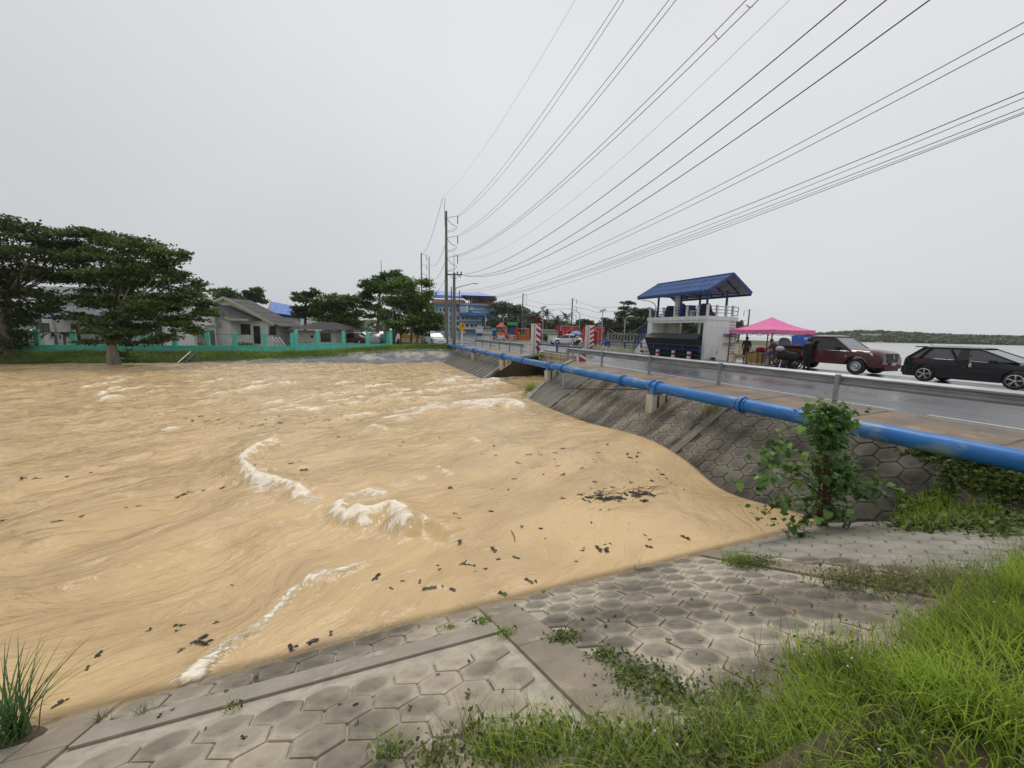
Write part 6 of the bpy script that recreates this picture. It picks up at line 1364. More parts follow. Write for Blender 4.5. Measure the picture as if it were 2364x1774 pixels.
# ------------------------------------------------------------ blue office building
DB_ = 160
ob, k = frame_obj('office_building', 'blue and white four storey office building with sign band and pale blue roof', 'office building', 1062, DB_, 0)
XO = lambda px: (px-1062)*DB_/F; ZO = lambda py: CZ+(762.5-py)*DB_/F
def ox(name, x0, x1, y0, y1, a, b, m, par=None): return MB().b2((XO(x0), a, ZO(y1)), (XO(x1), b, ZO(y0))).build(name, m, par or ob)
ox('wall', 1060, 1111, 728, 774, 2, 14, M['bldpale']); ox('stair_tower', 1111.2, 1120, 728, 776, 2.5, 10, M['glass']); ox('white_column', 1122, 1133.5, 728, 778, .5, 6, M['bldpale']); ox('core_wall', 1133.7, 1141, 728, 775, 6, 14, M['bldmid'])
for i in range(7): MB().b2((XO(1111.4), 2.3, ZO(734+i*5.5)), (XO(1119.8), 2.49, ZO(733+i*5.5))).build('stair_rail', M['white'], ob)
sg = ox('sign_band', 1061, 1147, 707, 729.5, -1.5, 14, M['bldblue']); ox('band_trim', 1061, 1148, 705, 707, -1.8, 14.2, mat('band_light', (.2,.45,.7), rough=.6)); ox('band_lower_trim', 1062, 1148, 729.7, 731.5, -1.2, 14, M['bldmid'])
gl = ox('balcony_glass', 1063, 1082, 710, 724, -1.9, -1.51, mat('pale_glass', (.45,.52,.55), (.35,.43,.47), rough=.2))
ox('white_column', 1077.5, 1081.8, 709, 723, -2.2, -1.91, M['white'], None)
tx = text('\u0e2a\u0e33\u0e19\u0e31\u0e01\u0e07\u0e32\u0e19\u0e2a\u0e23\u0e23\u0e1e\u0e32\u0e01\u0e23\u0e1e\u0e37\u0e49\u0e19\u0e17\u0e35\u0e48\u0e15\u0e23\u0e32\u0e14', 'sign_text', M['white'], 1.35, ob, ob.matrix_basis @ Vector((XO(1120), -1.56, ZO(715.5))), RX, (0,0,1), ext=.03, off=.02)
tx.data.size = 1.3
text('TRAT AREA REVENUE OFFICE', 'sign_text', M['white'], .78, ob, ob.matrix_basis @ Vector((XO(1119), -1.56, ZO(721.8))), RX, (0,0,1), ext=.03, off=.015)
em = MB().prism([(1.0*math.cos(a)*.55, 1.0*math.sin(a)*.62) for a in [2*math.pi*q/20 for q in range(20)]], .08, Matrix.Translation((XO(1089.5), -1.52, ZO(714.5))) @ Matrix.Rotation(math.pi/2, 4, 'X')).build('emblem', M['white'], sg)
MB().prism([(.0,.35),(.12,0),(.0,-.35),(-.12,0)], .05, Matrix.Translation((XO(1089.5), -1.605, ZO(714.5))) @ Matrix.Rotation(math.pi/2, 4, 'X')).build('emblem_mark', M['bldblue'], sg)
ox('terrace', 1055, 1141, 702.5, 705, -1.5, 14, M['salmon']); ox('upper_wall', 1082, 1136, 690, 702.4, 3, 12, M['redbrick'])
for px in (1085, 1095, 1120): ox('window', px, px+6, 693, 700, 2.9, 2.99, M['glass'])
for px in (1081, 1088): ox('upper_column', px, px+1.3, 685, 705, -.5, 0, M['greypole'])
ox('eave', 1066, 1142, 685.5, 690, -1, 15, M['bluesteel'])
MB().add([(XO(1065),-2,ZO(685.4)),(XO(1143),-2,ZO(686.4)),(XO(1143),16,ZO(685)),(XO(1065),16,ZO(685)),(XO(1098),6,ZO(674)),(XO(1103),6,ZO(674))], [(0,1,5,4),(1,2,5),(2,3,4,5),(3,0,4)]).build('roof', M['lilacroof'], ob)
# left wing
ox('wing_wall', 993, 1061, 703, 776, 3, 16, M['bldpale']); ox('wing_band', 993, 1061, 705, 711, 2.8, 2.99, M['bldmid']); ox('wing_top', 993, 1066, 693, 702, 4, 12, M['white']); ox('wing_trim', 993, 1061, 700.5, 704, 2.5, 2.99, M['salmon'])
MB().add([(XO(985),0,ZO(684)),(XO(1068),0,ZO(687)),(XO(1080),8,ZO(675)),(XO(985),8,ZO(670)),(XO(985),0,ZO(689)),(XO(1068),0,ZO(692)),(XO(1080),14,ZO(686)),(XO(985),14,ZO(686))], [(0,1,2,3),(4,5,1,0),(3,2,6,7)]).build('wing_roof', M['lilacroof'], ob)
for r_, y0 in enumerate((713, 731, 744, 757)):
    for px in range(996, 1060, 8): ox('window', px, px+4, y0, y0+8, 2.85, 2.99, M['glass'])
for y0 in (732, 749):
    for px in (1064, 1074, 1085, 1094): ox('window', px, px+6, y0, y0+7, 1.85, 1.99, M['glass'])
for y0 in (741, 757): ox('balcony', 1060, 1112, y0, y0+3.5, .6, 1.99, M['bldmid']); ox('balcony_edge', 1060, 1111, y0-1.6, y0-.1, .6, .9, M['white'])
ox('entrance_canopy', 1060, 1100, 758.8, 761, -2, .59, M['white'])
ox('right_balcony', 1134, 1141.4, 744, 747, 4, 5.9, M['bldmid'])

# ------------------------------------------------------------ red city letters, park things
def letters():
    base = Vector((30.2, 56.0, 0)); end = Vector((40.6, 58.6, 0)); u = (end-base).normalized(); nrm = Vector((u.y, -u.x, 0)); up = Vector((0,0,1)); Hh = 2.75
    shp = {'T': [[(0,Hh),(0,Hh-.75),(.55,Hh-.75),(.55,0),(1.45,0),(1.45,Hh-.75),(2,Hh-.75),(2,Hh)]],
           'R': [[(0,0),(0,Hh),(1.3,Hh),(1.75,Hh-.2),(1.95,Hh-.6),(1.9,Hh-1.15),(1.5,Hh-1.45),(1.3,Hh-1.5),(2.0,0),(1.3,0),(.8,Hh-1.6),(.62,Hh-1.6),(.62,0)]],
           'A': [[(0,0),(.75,Hh),(1.45,Hh),(2.2,0),(1.55,0),(1.4,.55),(.8,.55),(.65,0)]]}
    x = 0; k = 0
    starts = {'0': 1296, '1': 1322, '2': 1352, '3': 1379}
    for ch, nm, wd in (('T','first letter, the red T at the left of the big sign',2),('R','red letter R with rounded top beside the first T',2),('A','red letter A half hidden by the second striped pillar',2.2),('T','last letter, the red T at the right end of the big sign',2)):
        px = list(starts.values())[k]; p = P(px, 793, z=0); o0 = base + u*((p-base).dot(u)); k += 1
        t = empty('sign_letter', nm, 'letter sign', o0, 0, 'big red letters spelling the town name')
        Mx = Matrix((u, up, nrm)).transposed().to_4x4(); Mx.translation = o0
        pl_ = shp[ch][0]
        if u.cross(up).dot(nrm) < 0: pass
        for depth, m, z0, g in ((1.1, M['red'], -1.1, 0),):
            MB().prism(pl_, depth, Mx @ Matrix.Translation((0,0,z0))).build('letter_body', M['red'], t, world=True)
        for a, b in zip(pl_, pl_[1:]+pl_[:1]):
            MB().bar(Mx @ Vector((a[0], a[1], .03)), Mx @ Vector((b[0], b[1], .03)), .085).build('white_edge', M['palepink'], t, world=True)
letters()
# black board, lamps and poles
bb_ = P(1221,779,d=90); t = empty('black_board', 'tall black notice board standing left of the near striped pillar', 'board', (bb_.x, bb_.y, 0), -YAW)
MB().b2((-.95,0,.1),(1.5,.12,3.1)).build('panel', M['black'], t); MB().b2((-1.0,-.03,0),(-.9,.15,3.2)).build('frame', M['greypole'], t)
def pole(label, px, ytop, ybase, d, r=.12, arms=None, cat='utility pole', name='utility_pole', m='pole', grp='far utility poles', zb=0, taper=.7):
    a = P(px, ybase, d=d); b = P(px, ytop, d=d); t = empty(name, label, cat, (a.x, a.y, zb), -YAW, grp); H = b.z-zb
    MB().tube([(0,0,-.3),(0,0,H)], [r, r*taper], 8).build('shaft', M[m], t)
    return t, H
def insul_arm(t, z, side, L_=1.3, drop=1.4):
    MB().tube([(0,0,z+.25),(side*L_,0,z+.05)], .035, 6).build('bracket', M['greypole'], t)
    MB().tube([(side*L_,0,z+.05),(side*L_,0,z-drop)], .05, 6).build('insulator', M['ins'], t)
# main tall pole
tb_ = Vector((9.65, 47.53, 0)); t = empty('utility_pole', 'tallest concrete power pole by the road end of the pipe', 'utility pole', tb_, -YAW, 'power poles by the road')
MB().tube([(0,0,-.4),(0,0,15.5)], [.3,.15], 4).build('shaft', M['pole'], t)
MB().tube([(-.15,0,13.8),(-.2,0,16.2),(-.12,0,16.9)], .035, 6).build('lightning_rod', M['greypole'], t)
tipw = []
for z in (15.0, 12.75, 10.5):
    MB().tube([(.1,0,z-.25),(1.35,0,z+.0)], .03, 6).build('bracket', M['greypole'], t)
    MB().lathe([(.05,0),(.05,-.9)], c=(1.35,0,z-.02), n=6).build('insulator', M['ins'], t)
    for k2 in (0, .25):
        MB().tube([(.15,0,z-.35-k2*.3),(.6,0,z-.9-k2*.3),(1.3,0,z-1.25),(.9,0,z-1.5-k2),(.15,0,z-1.75-k2*.4)], .02, 5).build('jumper_wire', M['wireg'], t, smooth=True)
# crossarm pole
t = empty('utility_pole', 'lower power pole with one steel cross arm beside the tall pole', 'utility pole', (9.72, 43.6, 0), -YAW, 'power poles by the road')
MB().tube([(0,0,-1.2),(0,0,8.0)], [.21,.14], 8).build('shaft', M['pole'], t); MB().tube([(-.02,0,8.0),(-.02,0,10.0)], .035, 6).build('thin_mast', M['greypole'], t); MB().tube([(-.1,0,9.75),(.6,0,9.95)], .03, 6).build('mast_arm', M['greypole'], t)
MB().b2((-.85,-.06,7.75),(.95,.06,7.87)).build('cross_arm', M['ins'], t); MB().bar((0,0,7.2),(-.5,0,7.75),.04).bar((0,0,7.2),(.5,0,7.75),.04).build('arm_brace', M['ins'], t)
for x in (-.8, .35, .78): MB().lathe([(.04,0),(.08,.04),(.05,.1),(.09,.16),(.05,.26),(.02,.3)], c=(x,0,7.87), n=8).build('insulator', M['ins'], t)
for x in (-.82, .65): MB().lathe([(.05,0),(.07,-.12),(.04,-.25)], c=(x,0,7.74), n=8).build('lower_insulator', M['ins'], t)
poles = [('thin tall pole behind the roadside tree left of the tall pole', 974.5, 590, 790, 75, .16), ('second pole behind the tree with insulator frame', 992, 598, 790, 80, .12), ('one of the pair of grey poles left of the cross arm pole', 1042, 664, 785, 85, .17), ('dark pole right of the cross arm pole', 1060.5, 672, 790, 70, .11), ('power pole right of the office building', 1205, 679, 780, 105, .2), ('power pole left of the big red letters', 1318, 690, 785, 95, .2), ('power pole left of the dark tree', 1436, 699, 785, 90, .16), ('power pole beyond the pink tent', 1723, 715, 790, 75, .17), ('grey pole in the park before the trees', 1194, 727, 780, 95, .13), ('short grey pole with globe lamp left of the letters', 1214, 735, 780, 95, .12), ('very thin mast behind the gabled house', 882, 604, 700, 90, .1)]
for lb, px, y0, y1, d, r_ in poles:
    t, H = pole(lb, px, y0, y1, d, r_, zb=0 if px > 900 else -.8)
    if px in (1205, 1318, 1436, 974.5, 1723): 
        for i in range(3): insul_arm(t, H-.4-i*1.8, 1 if px != 1723 else -1, 1.0, .9)
# street lamps
def slamp(label, px, ytop, ybase, d, side, L_=2.2, rise=.5, grp='street lamps'):
    a = P(px, ybase, d=d); b = P(px, ytop, d=d); t = empty('street_lamp', label, 'street lamp', (a.x, a.y, 0), -YAW, grp); H = b.z
    MB().tube([(0,0,-.2),(0,0,H-.4),(side*.25,0,H),(side*L_,0,H+rise)], [.09,.07,.06,.045], 8).build('pole', M['greypole'], t, smooth=True)
    MB().ball((side*(L_+.3),0,H+rise), (.42,.14,.09)).build('lamp_head', M['white'], t, smooth=True); return t
slamp('grey street lamp beside the cross arm pole with long arm to the right', 1050, 666, 800, 50, 1, 2.3, .55); slamp('curved street lamp left of the gate tower deck', 1509, 702, 790, 48, -1, 1.1, .35)
slamp('street lamp before the office trees with short arm', 1161, 733, 786, 85, 1, .3, .15); slamp('street lamp beside the tall pole left of the letters', 1336, 722, 788, 80, -1, 1.4, .6); slamp('white street lamp before the dark tree', 1440, 733, 793, 62, 1, .6, .15); slamp('slim street lamp in front of the office column', 1120, 727, 790, 95, -1, 1.8, .5)
for lb, px, y0, y1, d in (('solar lamp with tilted panel beside the left striped pillar', 1252, 713, 790, 62), ('solar lamp with tilted panel behind the last red letter', 1388, 720, 793, 55)):
    a = P(px, y1, d=d); b = P(px, y0, d=d); t = empty('solar_lamp', lb, 'solar lamp', (a.x, a.y, 0), -YAW, 'solar street lamps'); H = b.z
    MB().tube([(0,0,0),(0,0,H)], [.08,.05], 8).build('pole', M['greypole'], t); MB().box((0,0,0), (.85,.6,.04), M=Matrix.Translation((0,0,H+.15)) @ Matrix.Rotation(R(-18),4,'Y') @ Matrix.Rotation(R(25),4,'X')).build('solar_panel', M['black'], t); MB().box((-.3,0,H-1.9), (.5,.15,.07)).build('lamp_head', M['white'], t)
# curve sign
p = P(1066,810,d=40); sgn = empty('curve_sign', 'yellow road sign with a black right bending arrow', 'road sign', (p.x, p.y, 0), -YAW+.1)
MB().tube([(0,.05,-.4),(0,.05,1.9)], .07, 8).build('post', M['white'], sgn); ys_ = mat('sign_yellow', (.7,.36,.02), rough=.5)
MB().prism([(0,.5),(.45,.0),(0,-.5),(-.45,.0)], .03, Matrix.Translation((0,0,2.1)) @ Matrix.Rotation(math.pi/2,4,'X')).build('sign_plate', ys_, sgn); MB().b2((-.05,-.02,1.5),(.35,.0,1.66)).build('sub_plate', mat('sign_pale', (.65,.5,.2), rough=.5), sgn)
MB().bar((-.1,-.04,1.88),(-.1,-.04,2.12),.07,.01).bar((-.1,-.04,2.1),(.1,-.04,2.25),.07,.01).add([(.03,-.045,2.3),(.22,-.045,2.3),(.13,-.045,2.12)],[(0,1,2)]).build('arrow', M['black'], sgn)
# playground and stalls in the park
def pg(name, label, px, py, d, parts, cat):
    p = P(px, py, d=d); t = empty(name, label, cat, (p.x, p.y, 0), -YAW)
    for nm, m, c, s_, typ in parts:
        mb = MB(); 
        if typ == 'b': mb.box(c, s_)
        elif typ == 'p': mb.lathe([(s_[0],0),(.01,s_[2])], c=c, n=4)
        elif typ == 't': mb.tube([(c[0]-s_[0],c[1],c[2]+s_[2]),(c[0],c[1]-.5,c[2]),(c[0]+s_[0],c[1]-1,c[2]-s_[2])], s_[1], 10)
        mb.build(nm, M[m], t, smooth=typ == 't')
pg('playground_tower', 'blue playground house with salmon pyramid roof', 1153, 783, 78, [('house_body','bluep',(-.2,0,1.1),(2.2,1.6,1.5),'b'),('pyramid_roof','salmon',(.3,0,2.5),(1.1,1,1.0),'p'),('slide','red',(1.2,0,1.0),(.7,.35,.6),'t'),('panel','palepink',(1.1,.3,1.9),(.9,.1,1.4),'b'),('post','red',(.9,-.2,.9),(.15,.15,1.8),'b'),('post','red',(-.9,-.2,.9),(.15,.15,1.8),'b'),('arch','yellow',(-.2,-.85,1.1),(.7,.05,.9),'b')], 'playground')
pg('playground_tower', 'green roofed playground climbing frame with orange tube slide', 1180, 783, 78, [('flat_roof','green',(0.2,0,3.2),(2.0,1.4,.6),'b'),('wall_panel','bluep',(0.1,0,1.9),(.9,.1,1.3),'b'),('wall_panel','red',(1.0,.2,1.7),(.9,.1,1.6),'b'),('wall_panel','palepink',(-1.2,.2,1.8),(.7,.1,1.5),'b'),('tube_slide','orange',(-2.0,0,1.2),(.5,.5,.6),'t'),('frame','whitecloth',(0,-.8,.9),(1.9,.08,.12),'b'),('frame_leg','whitecloth',(-.9,-.8,.5),(.1,.08,.9),'b'),('frame_leg','whitecloth',(.9,-.8,.5),(.1,.08,.9),'b')], 'playground')
pg('inflatable_slide', 'orange and yellow inflatable play castle left of the black board', 1204, 784, 80, [('base','orange',(0,0,.5),(3.2,1.6,.9),'b'),('dome','yellow',(-1.2,0,1.5),(.5,.5,.4),'t'),('tower','orange',(1.2,0,1.2),(.7,.7,2.0),'b'),('canopy','verge',(0,.4,2.3),(3.0,1.6,.15),'b')], 'play castle')
pg('toadstool_seat', 'green mushroom shaped play umbrella beside the blue play house', 1141, 783, 78, [('cap','green',(0,0,1.9),(.7,.7,.5),'p'),('stem','whitecloth',(0,0,1.0),(.15,.15,1.9),'b')], 'play umbrella')
pg('food_kiosk', 'grey food kiosk under a flat awning below the office column', 1125, 781, 75, [('kiosk_body','whitewall',(0,0,.9),(1.8,1.4,1.8),'b'),('awning','black',(-.3,-.4,2.2),(3.6,2.0,.12),'b'),('counter','conc_dark',(0,-.8,1.0),(1.9,.2,.1),'b')], 'kiosk')
pg('notice_board', 'white notice board on blue legs in front of the office', 1107, 779, 80, [('board','white',(0,0,1.9),(1.6,.08,1.3),'b'),('leg','bldmid',(-.7,0,.6),(.1,.1,1.3),'b'),('leg','bldmid',(.7,0,.6),(.1,.1,1.3),'b'),('poster','bluep',(0,-.02,.9),(1.2,.08,.5),'b')], 'notice board')
pg('white_banner', 'long white banner on the far guardrail below the playground', 1157, 789, 62, [('banner_cloth','whitecloth',(0,0,.85),(1.15,.06,.42),'b')], 'banner')
pg('park_table', 'pale pink plastic table stack before the playground', 1138, 788, 70, [('table_top','palepink',(0,0,.7),(1.1,.7,.1),'b'),('leg','palepink',(-.45,0,.35),(.12,.5,.6),'b'),('leg','palepink',(.45,0,.35),(.12,.5,.6),'b')], 'table')
pg('park_table', 'second pale pink table right of the white banner', 1180, 788, 70, [('table_top','palepink',(0,0,.7),(1.1,.7,.1),'b'),('leg','palepink',(-.45,0,.35),(.12,.5,.6),'b'),('leg','palepink',(.45,0,.35),(.12,.5,.6),'b')], 'table')
pg('vendor_cart', 'white food cart rows between left pillar and white car', 1275, 793, 58, [('cart_body','whitecloth',(0,0,.7),(1.3,.8,.9),'b'),('cart_top','white',(0,0,1.2),(1.5,.9,.08),'b'),('cart_wheel','tyre',(0,-.42,.25),(.5,.05,.5),'b')], 'cart')
pg('park_wall', 'low white building wall behind the hedge', 1285, 775, 100, [('wall','whitewall',(0,0,1.1),(8,.3,2.0),'b'),('roof_slab','white',(0,-.3,2.2),(9,2.0,.2),'b')], 'wall')
pg('yellow_stall', 'yellow stall behind the roadside tree trunks', 952, 790, 65, [('stall_box','yellow',(0,0,.9),(3.6,2,1.6),'b'),('stall_roof','orange',(-.3,0,2.2),(2.2,2,.4),'b'),('counter','white',(0,-1.05,.9),(1.0,.1,.3),'b')], 'stall')
pg('lake_pavilion', 'dark roofed pavilion behind the balustrade left of the gate tower', 1440, 782, 85, [('roof','rooftile_dark',(0,0,3.4),(11,6,1.2),'b'),('wall','conc_dark',(0,1,1.6),(9,3,2.6),'b'),('column','greypole',(-4,-2,1.5),(.2,.2,3),'b'),('column','greypole',(4,-2,1.5),(.2,.2,3),'b')], 'pavilion')
# rider with umbrella
t = empty('scooter', 'pale scooter ridden past the white saloon car', 'scooter', (25.6, 44.0, 0), R(150)); mc(t)
ride = dict(sit); ride.update(lkn=(.38,.12,.6),lan=(.36,.13,.3),lto=(.48,.13,.27),rkn=(.38,-.12,.6),ran=(.36,-.13,.3),rto=(.48,-.13,.27)); 
person('person in pale clothes riding a scooter under a light blue umbrella', (25.6, 44.0, .12), R(150), ride, lambda c: 2 if c.z > 1.04 else 0, [M['whitecloth'], M['bluep'], M['skin'], M['black']])
o = MB().lathe([(.001,.42),(.3,.38),(.62,.2),(.78,0),(.6,.16),(.001,.36)], n=8, M=Matrix.Translation((25.6,44.0,1.55))).build('parasol', mat('light_blue_cloth', (.12,.4,.75), rough=.7)); tag(o, 'light blue umbrella over the scooter rider between the pillars', 'umbrella')
t = empty('scooter', 'small red scooter on the road beyond the far bridge kerb', 'scooter', (27.8, 40.5, 0), R(200)); mc(t)
person('person with white helmet riding the red scooter beyond the far kerb', (27.8, 40.5, .1), R(200), ride, lambda c: 2 if c.z > 1.04 else 0, [M['bluep'], M['bluep'], M['skin'], M['black']])
# balustrade arches
bl_ = empty('balustrade', 'pale arched balustrade along the park edge right of the red letters', 'balustrade', P(1405,792,d=65))
a = P(1405,790,d=62); b = P(1500,792,d=58); a.z = b.z = 0
MB().bar(a+Vector((0,0,1.75)), b+Vector((0,0,1.75)), .2, .14).build('top_beam', M['concrete'], bl_, world=True); MB().bar(a+Vector((0,0,.3)), b+Vector((0,0,.3)), .3, .3).build('base_beam', M['concrete'], bl_, world=True)
for i in range(14):
    p = a.lerp(b, i/13); MB().b2(p+Vector((-.07,-.07,.3)), p+Vector((.07,.07,1.7))).build('baluster', M['concrete'], bl_, world=True)
    if i < 13:
        q = a.lerp(b, (i+1)/13); MB().tube([p.lerp(q, f)+Vector((0,0,1.25+.4*math.sin(math.pi*f))) for f in (0,.2,.4,.6,.8,1)], .05, 5).build('arch', M['concrete'], bl_, world=True)

# ------------------------------------------------------------ overhead wires (run along the road, sagging between poles)
def wire(label, px, n, r, m='wire', grp='power lines over the road', s_far=None):
    pts = [P(x, y, n=n) for x, y in px]; S = np.array([p.y for p in pts]); Z = np.array([p.z for p in pts]); co = np.polyfit(S, Z, 2 if len(px) > 2 else 1)
    s0, s1 = max(S), min(S)-14; ps_ = []
    for i in range(41):
        f = i/40; s_ = s0+(s1-s0)*f; ps_.append((n, s_, float(np.polyval(co, s_))))
    o_ = MB().tube(ps_, r*.85, 6, cap=False).build('power_line', M[m], smooth=True); tag(o_, label, 'power line', grp); return co
zc = lambda x, y: (1000+x*.6166, y*.6166)
W8 = [
 ('thin top ground wire from the tip of the tall pole', [(1022,457),(1068,438) and zc(130,640),zc(330,330),zc(535,0)], 9.3, .007, 'wireg'),
 ('upper left conductor of the highest twin line', [(1055,500),zc(200,700),zc(440,380),zc(695,0)], 10.6, .014, 'wire'),
 ('upper right conductor of the highest twin line', [(1056,502),zc(215,705),zc(455,385),zc(717,0)], 10.8, .014, 'wire'),
 ('left conductor of the middle twin line', [(1056,543),zc(300,715),zc(600,345),zc(893,0)], 10.6, .015, 'wire'),
 ('right conductor of the middle twin line', [(1058,546),zc(312,722),zc(620,350),zc(919,0)], 10.8, .015, 'wire'),
 ('left conductor of the third twin line with spacers', [(1056,590),zc(400,755),zc(750,420),zc(1178,0)], 10.6, .016, 'wire'),
 ('right conductor of the third twin line with spacers', [(1058,593),zc(400,768),zc(780,420),zc(1222,0)], 10.85, .016, 'wire'),
 ('very thin pale wire between the third twin line and the lower three', [(1060,600),zc(250,940),zc(700,590),zc(1345,0)], 9.8, .006, 'wireg'),
 ('left one of the three thick lower wires', [(1070,634),zc(300,960),zc(800,610),zc(1548,0)], 9.6, .017, 'wire'),
 ('middle one of the three thick lower wires', [(1070,636),zc(400,955),zc(900,605),zc(1715,0)], 10.1, .017, 'wire'),
 ('right one of the three thick lower wires', [(1073,637),zc(500,925),zc(1000,605),zc(1868,0)], 10.5, .017, 'wire'),
 ('upper wire of the pair below the thick wires', [(1062,672),zc(500,975),zc(1300,560),zc(2212,100)], 12.2, .012, 'wireg'),
 ('lower wire of the pair below the thick wires', [(1062,676),zc(500,990),zc(1300,585),zc(2212,145)], 12.4, .012, 'wireg'),
 ('top wire of the loose lowest bundle', [(1110,690),zc(700,955),zc(1450,650),zc(2212,352)], 14.2, .013, 'wire'),
 ('second wire of the loose lowest bundle', [(1110,691),zc(700,968),zc(1500,665),zc(2212,362)], 14.5, .011, 'wireg'),
 ('third wire of the loose lowest bundle', [(1112,692),zc(700,975),zc(1500,690),zc(2212,395)], 14.3, .012, 'wireg'),
 ('fourth wire of the loose lowest bundle', [(1112,694),zc(800,945),zc(1500,712),zc(2212,403)], 14.6, .009, 'wireg'),
 ('lowest wire of the loose lowest bundle', [(1140,700),zc(700,995),zc(1500,700),zc(2212,427)], 14.8, .011, 'wire')]
for lb, px, n, r, m in W8: wire(lb, px, n, r, m)
for x0, y0, x1, y1 in ((1726,14,1738,16),(1652,81,1662,90)):
    a, b = P(x0-3, y0-2, n=10.6), P(x1-1, y1, n=10.85); o = MB().tube([a, a.lerp(b,.5)+Vector((0,0,-.04)), b], .012, 6).build('wire_spacer', M['galv']); tag(o, 'small curved spacer clamp joining the third twin wires' + (', the upper one' if y0 < 40 else ', the lower one'), 'spacer')
# wires going on to the far poles
fw = [((1022,457),(974,588)),((1030,560),(994,612)),((1030,600),(994,640)),((1030,640),(994,668))]
for i, ((x0, y0), (x1, y1)) in enumerate(fw):
    a, b = P(x0, y0, s=47.5), P(x1, y1, d=78); ps_ = [a.lerp(b, f/12)+Vector((0,0,-1.2*math.sin(math.pi*f/12))) for f in range(13)]
    o = MB().tube(ps_, .022, 5, cap=False).build('power_line', M['wireg'], smooth=True); tag(o, ['highest thin wire from the tall pole tip to the poles behind the tree','second wire from the tall pole to the poles behind the tree','third wire from the tall pole to the poles behind the tree','lowest wire from the tall pole to the poles behind the tree'][i], 'power line', 'power lines beyond the tall pole')
for i, (y0, y1, y2) in enumerate(((690,702,705),(703,713,714),(716,727,730))):
    pts = [P(1208,y0,d=105), P(1262,y1+2,d=100), P(1322,y1,d=95)] ; o = MB().tube(pts, .03, 5, cap=False).build('power_line', M['wireg'], smooth=True); tag(o, ['top','middle','lowest'][i]+' far wire between the office pole and the letters pole', 'power line', 'far power lines')
    pts = [P(1326,y0+5,d=95), P(1380,y1+9,d=92), P(1437,y2+4,d=90)]; o = MB().tube(pts, .03, 5, cap=False).build('power_line', M['wireg'], smooth=True); tag(o, ['top','middle','lowest'][i]+' far wire between the letters pole and the dark tree', 'power line', 'far power lines')
#==PART4==
# ------------------------------------------------------------ grasses and plants near the camera
def ground_z(x, y):
    zN = np.minimum(-1.5+KN*(4.15-y), -.03); zR = np.where(x < 9.8, -1.5+KR*(x-7.6), -.092+(x-9.8)*.035); return np.maximum(zN, zR)
def blades(name, X, Y, L, w, m, lean=(-.25,-.05), seg=4, tint=None, droop=.5, Z=None, spread=.35):
    n = len(X); Z = ground_z(X, Y)-.01 if Z is None else Z
    az = RS.uniform(0, 2*np.pi, n); dirx = np.cos(az)*spread*RS.rand(n)+lean[0]; diry = np.sin(az)*spread*RS.rand(n)+lean[1]
    sa = RS.uniform(0, 2*np.pi, n); sx_, sy_ = np.cos(sa), np.sin(sa); V = []
    dr = droop*(.5+RS.rand(n))
    for i in range(seg+1):
        f = i/seg; cx = X+L*(dirx*f + dirx*dr*2*f*f); cy = Y+L*(diry*f + diry*dr*2*f*f); cz = Z+L*(f-.35*dr*f*f)
        ww = w*(1-f)**.7 if i < seg else w*0+.0003
        V.append(np.stack([cx-sx_*ww, cy-sy_*ww, cz], -1)); V.append(np.stack([cx+sx_*ww, cy+sy_*ww, cz], -1))
    V = np.stack(V, 1).reshape(-1, 3); k = 2*(seg+1); base = np.arange(n)[:, None, None]*k
    q = np.array([[2*i, 2*i+1, 2*i+3, 2*i+2] for i in range(seg)])[None]; Fq = (base+q).reshape(-1, 4)
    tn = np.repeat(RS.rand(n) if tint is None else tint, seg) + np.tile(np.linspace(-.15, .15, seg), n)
    return npmesh(name, V, Fq, m, [('tint', 'FACE', np.clip(tn, 0, 1))])
def region(n, x0, x1, y0, y1, dens): 
    X = RS.uniform(x0, x1, n); Y = RS.uniform(y0, y1, n); k = RS.rand(n) < dens(X, Y); return X[k], Y[k]
def edge(x): # photo edge of the tall grass: s as a function of n
    return np.interp(x, [-2, .2, .7, 1.2, 1.6, 2.2, 2.8, 3.5, 4.2, 5.0, 6.5, 9], [.9, 1.1, 1.28, 1.1, 1.0, 1.35, 1.6, 1.55, 1.5, 1.5, 1.6, 1.8])
def gd(X, Y):
    nz_ = fbm(X*1.3, Y*1.3, 3, 12); e_ = edge(X)+.18*nz_; return np.clip((e_-Y)/.35, 0, 1)*np.clip(.6+nz_*2.4, .22, 1)*np.where(X > 1.25, 1, .3)
X, Y = region(100000, -.6, 9.5, -.35, 1.95, gd); keep = np.hypot(X, Y) > .55; X, Y = X[keep], Y[keep]
hgt = (.17+.22*RS.rand(len(X)))*np.clip(.55+.35*(X-1.4), .4, 1.35)*(.8+.5*fbm(X*.9, Y*.9, 2, 44))
o = link('tall_grass', blades('tall_grass', X, Y, hgt, .0035+.003*RS.rand(len(X)), M['grass'], tint=.45+1.1*fbm(X*1.4, Y*1.4, 3, 5)+.55*RS.rand(len(X)))); tag(o, kind='stuff')
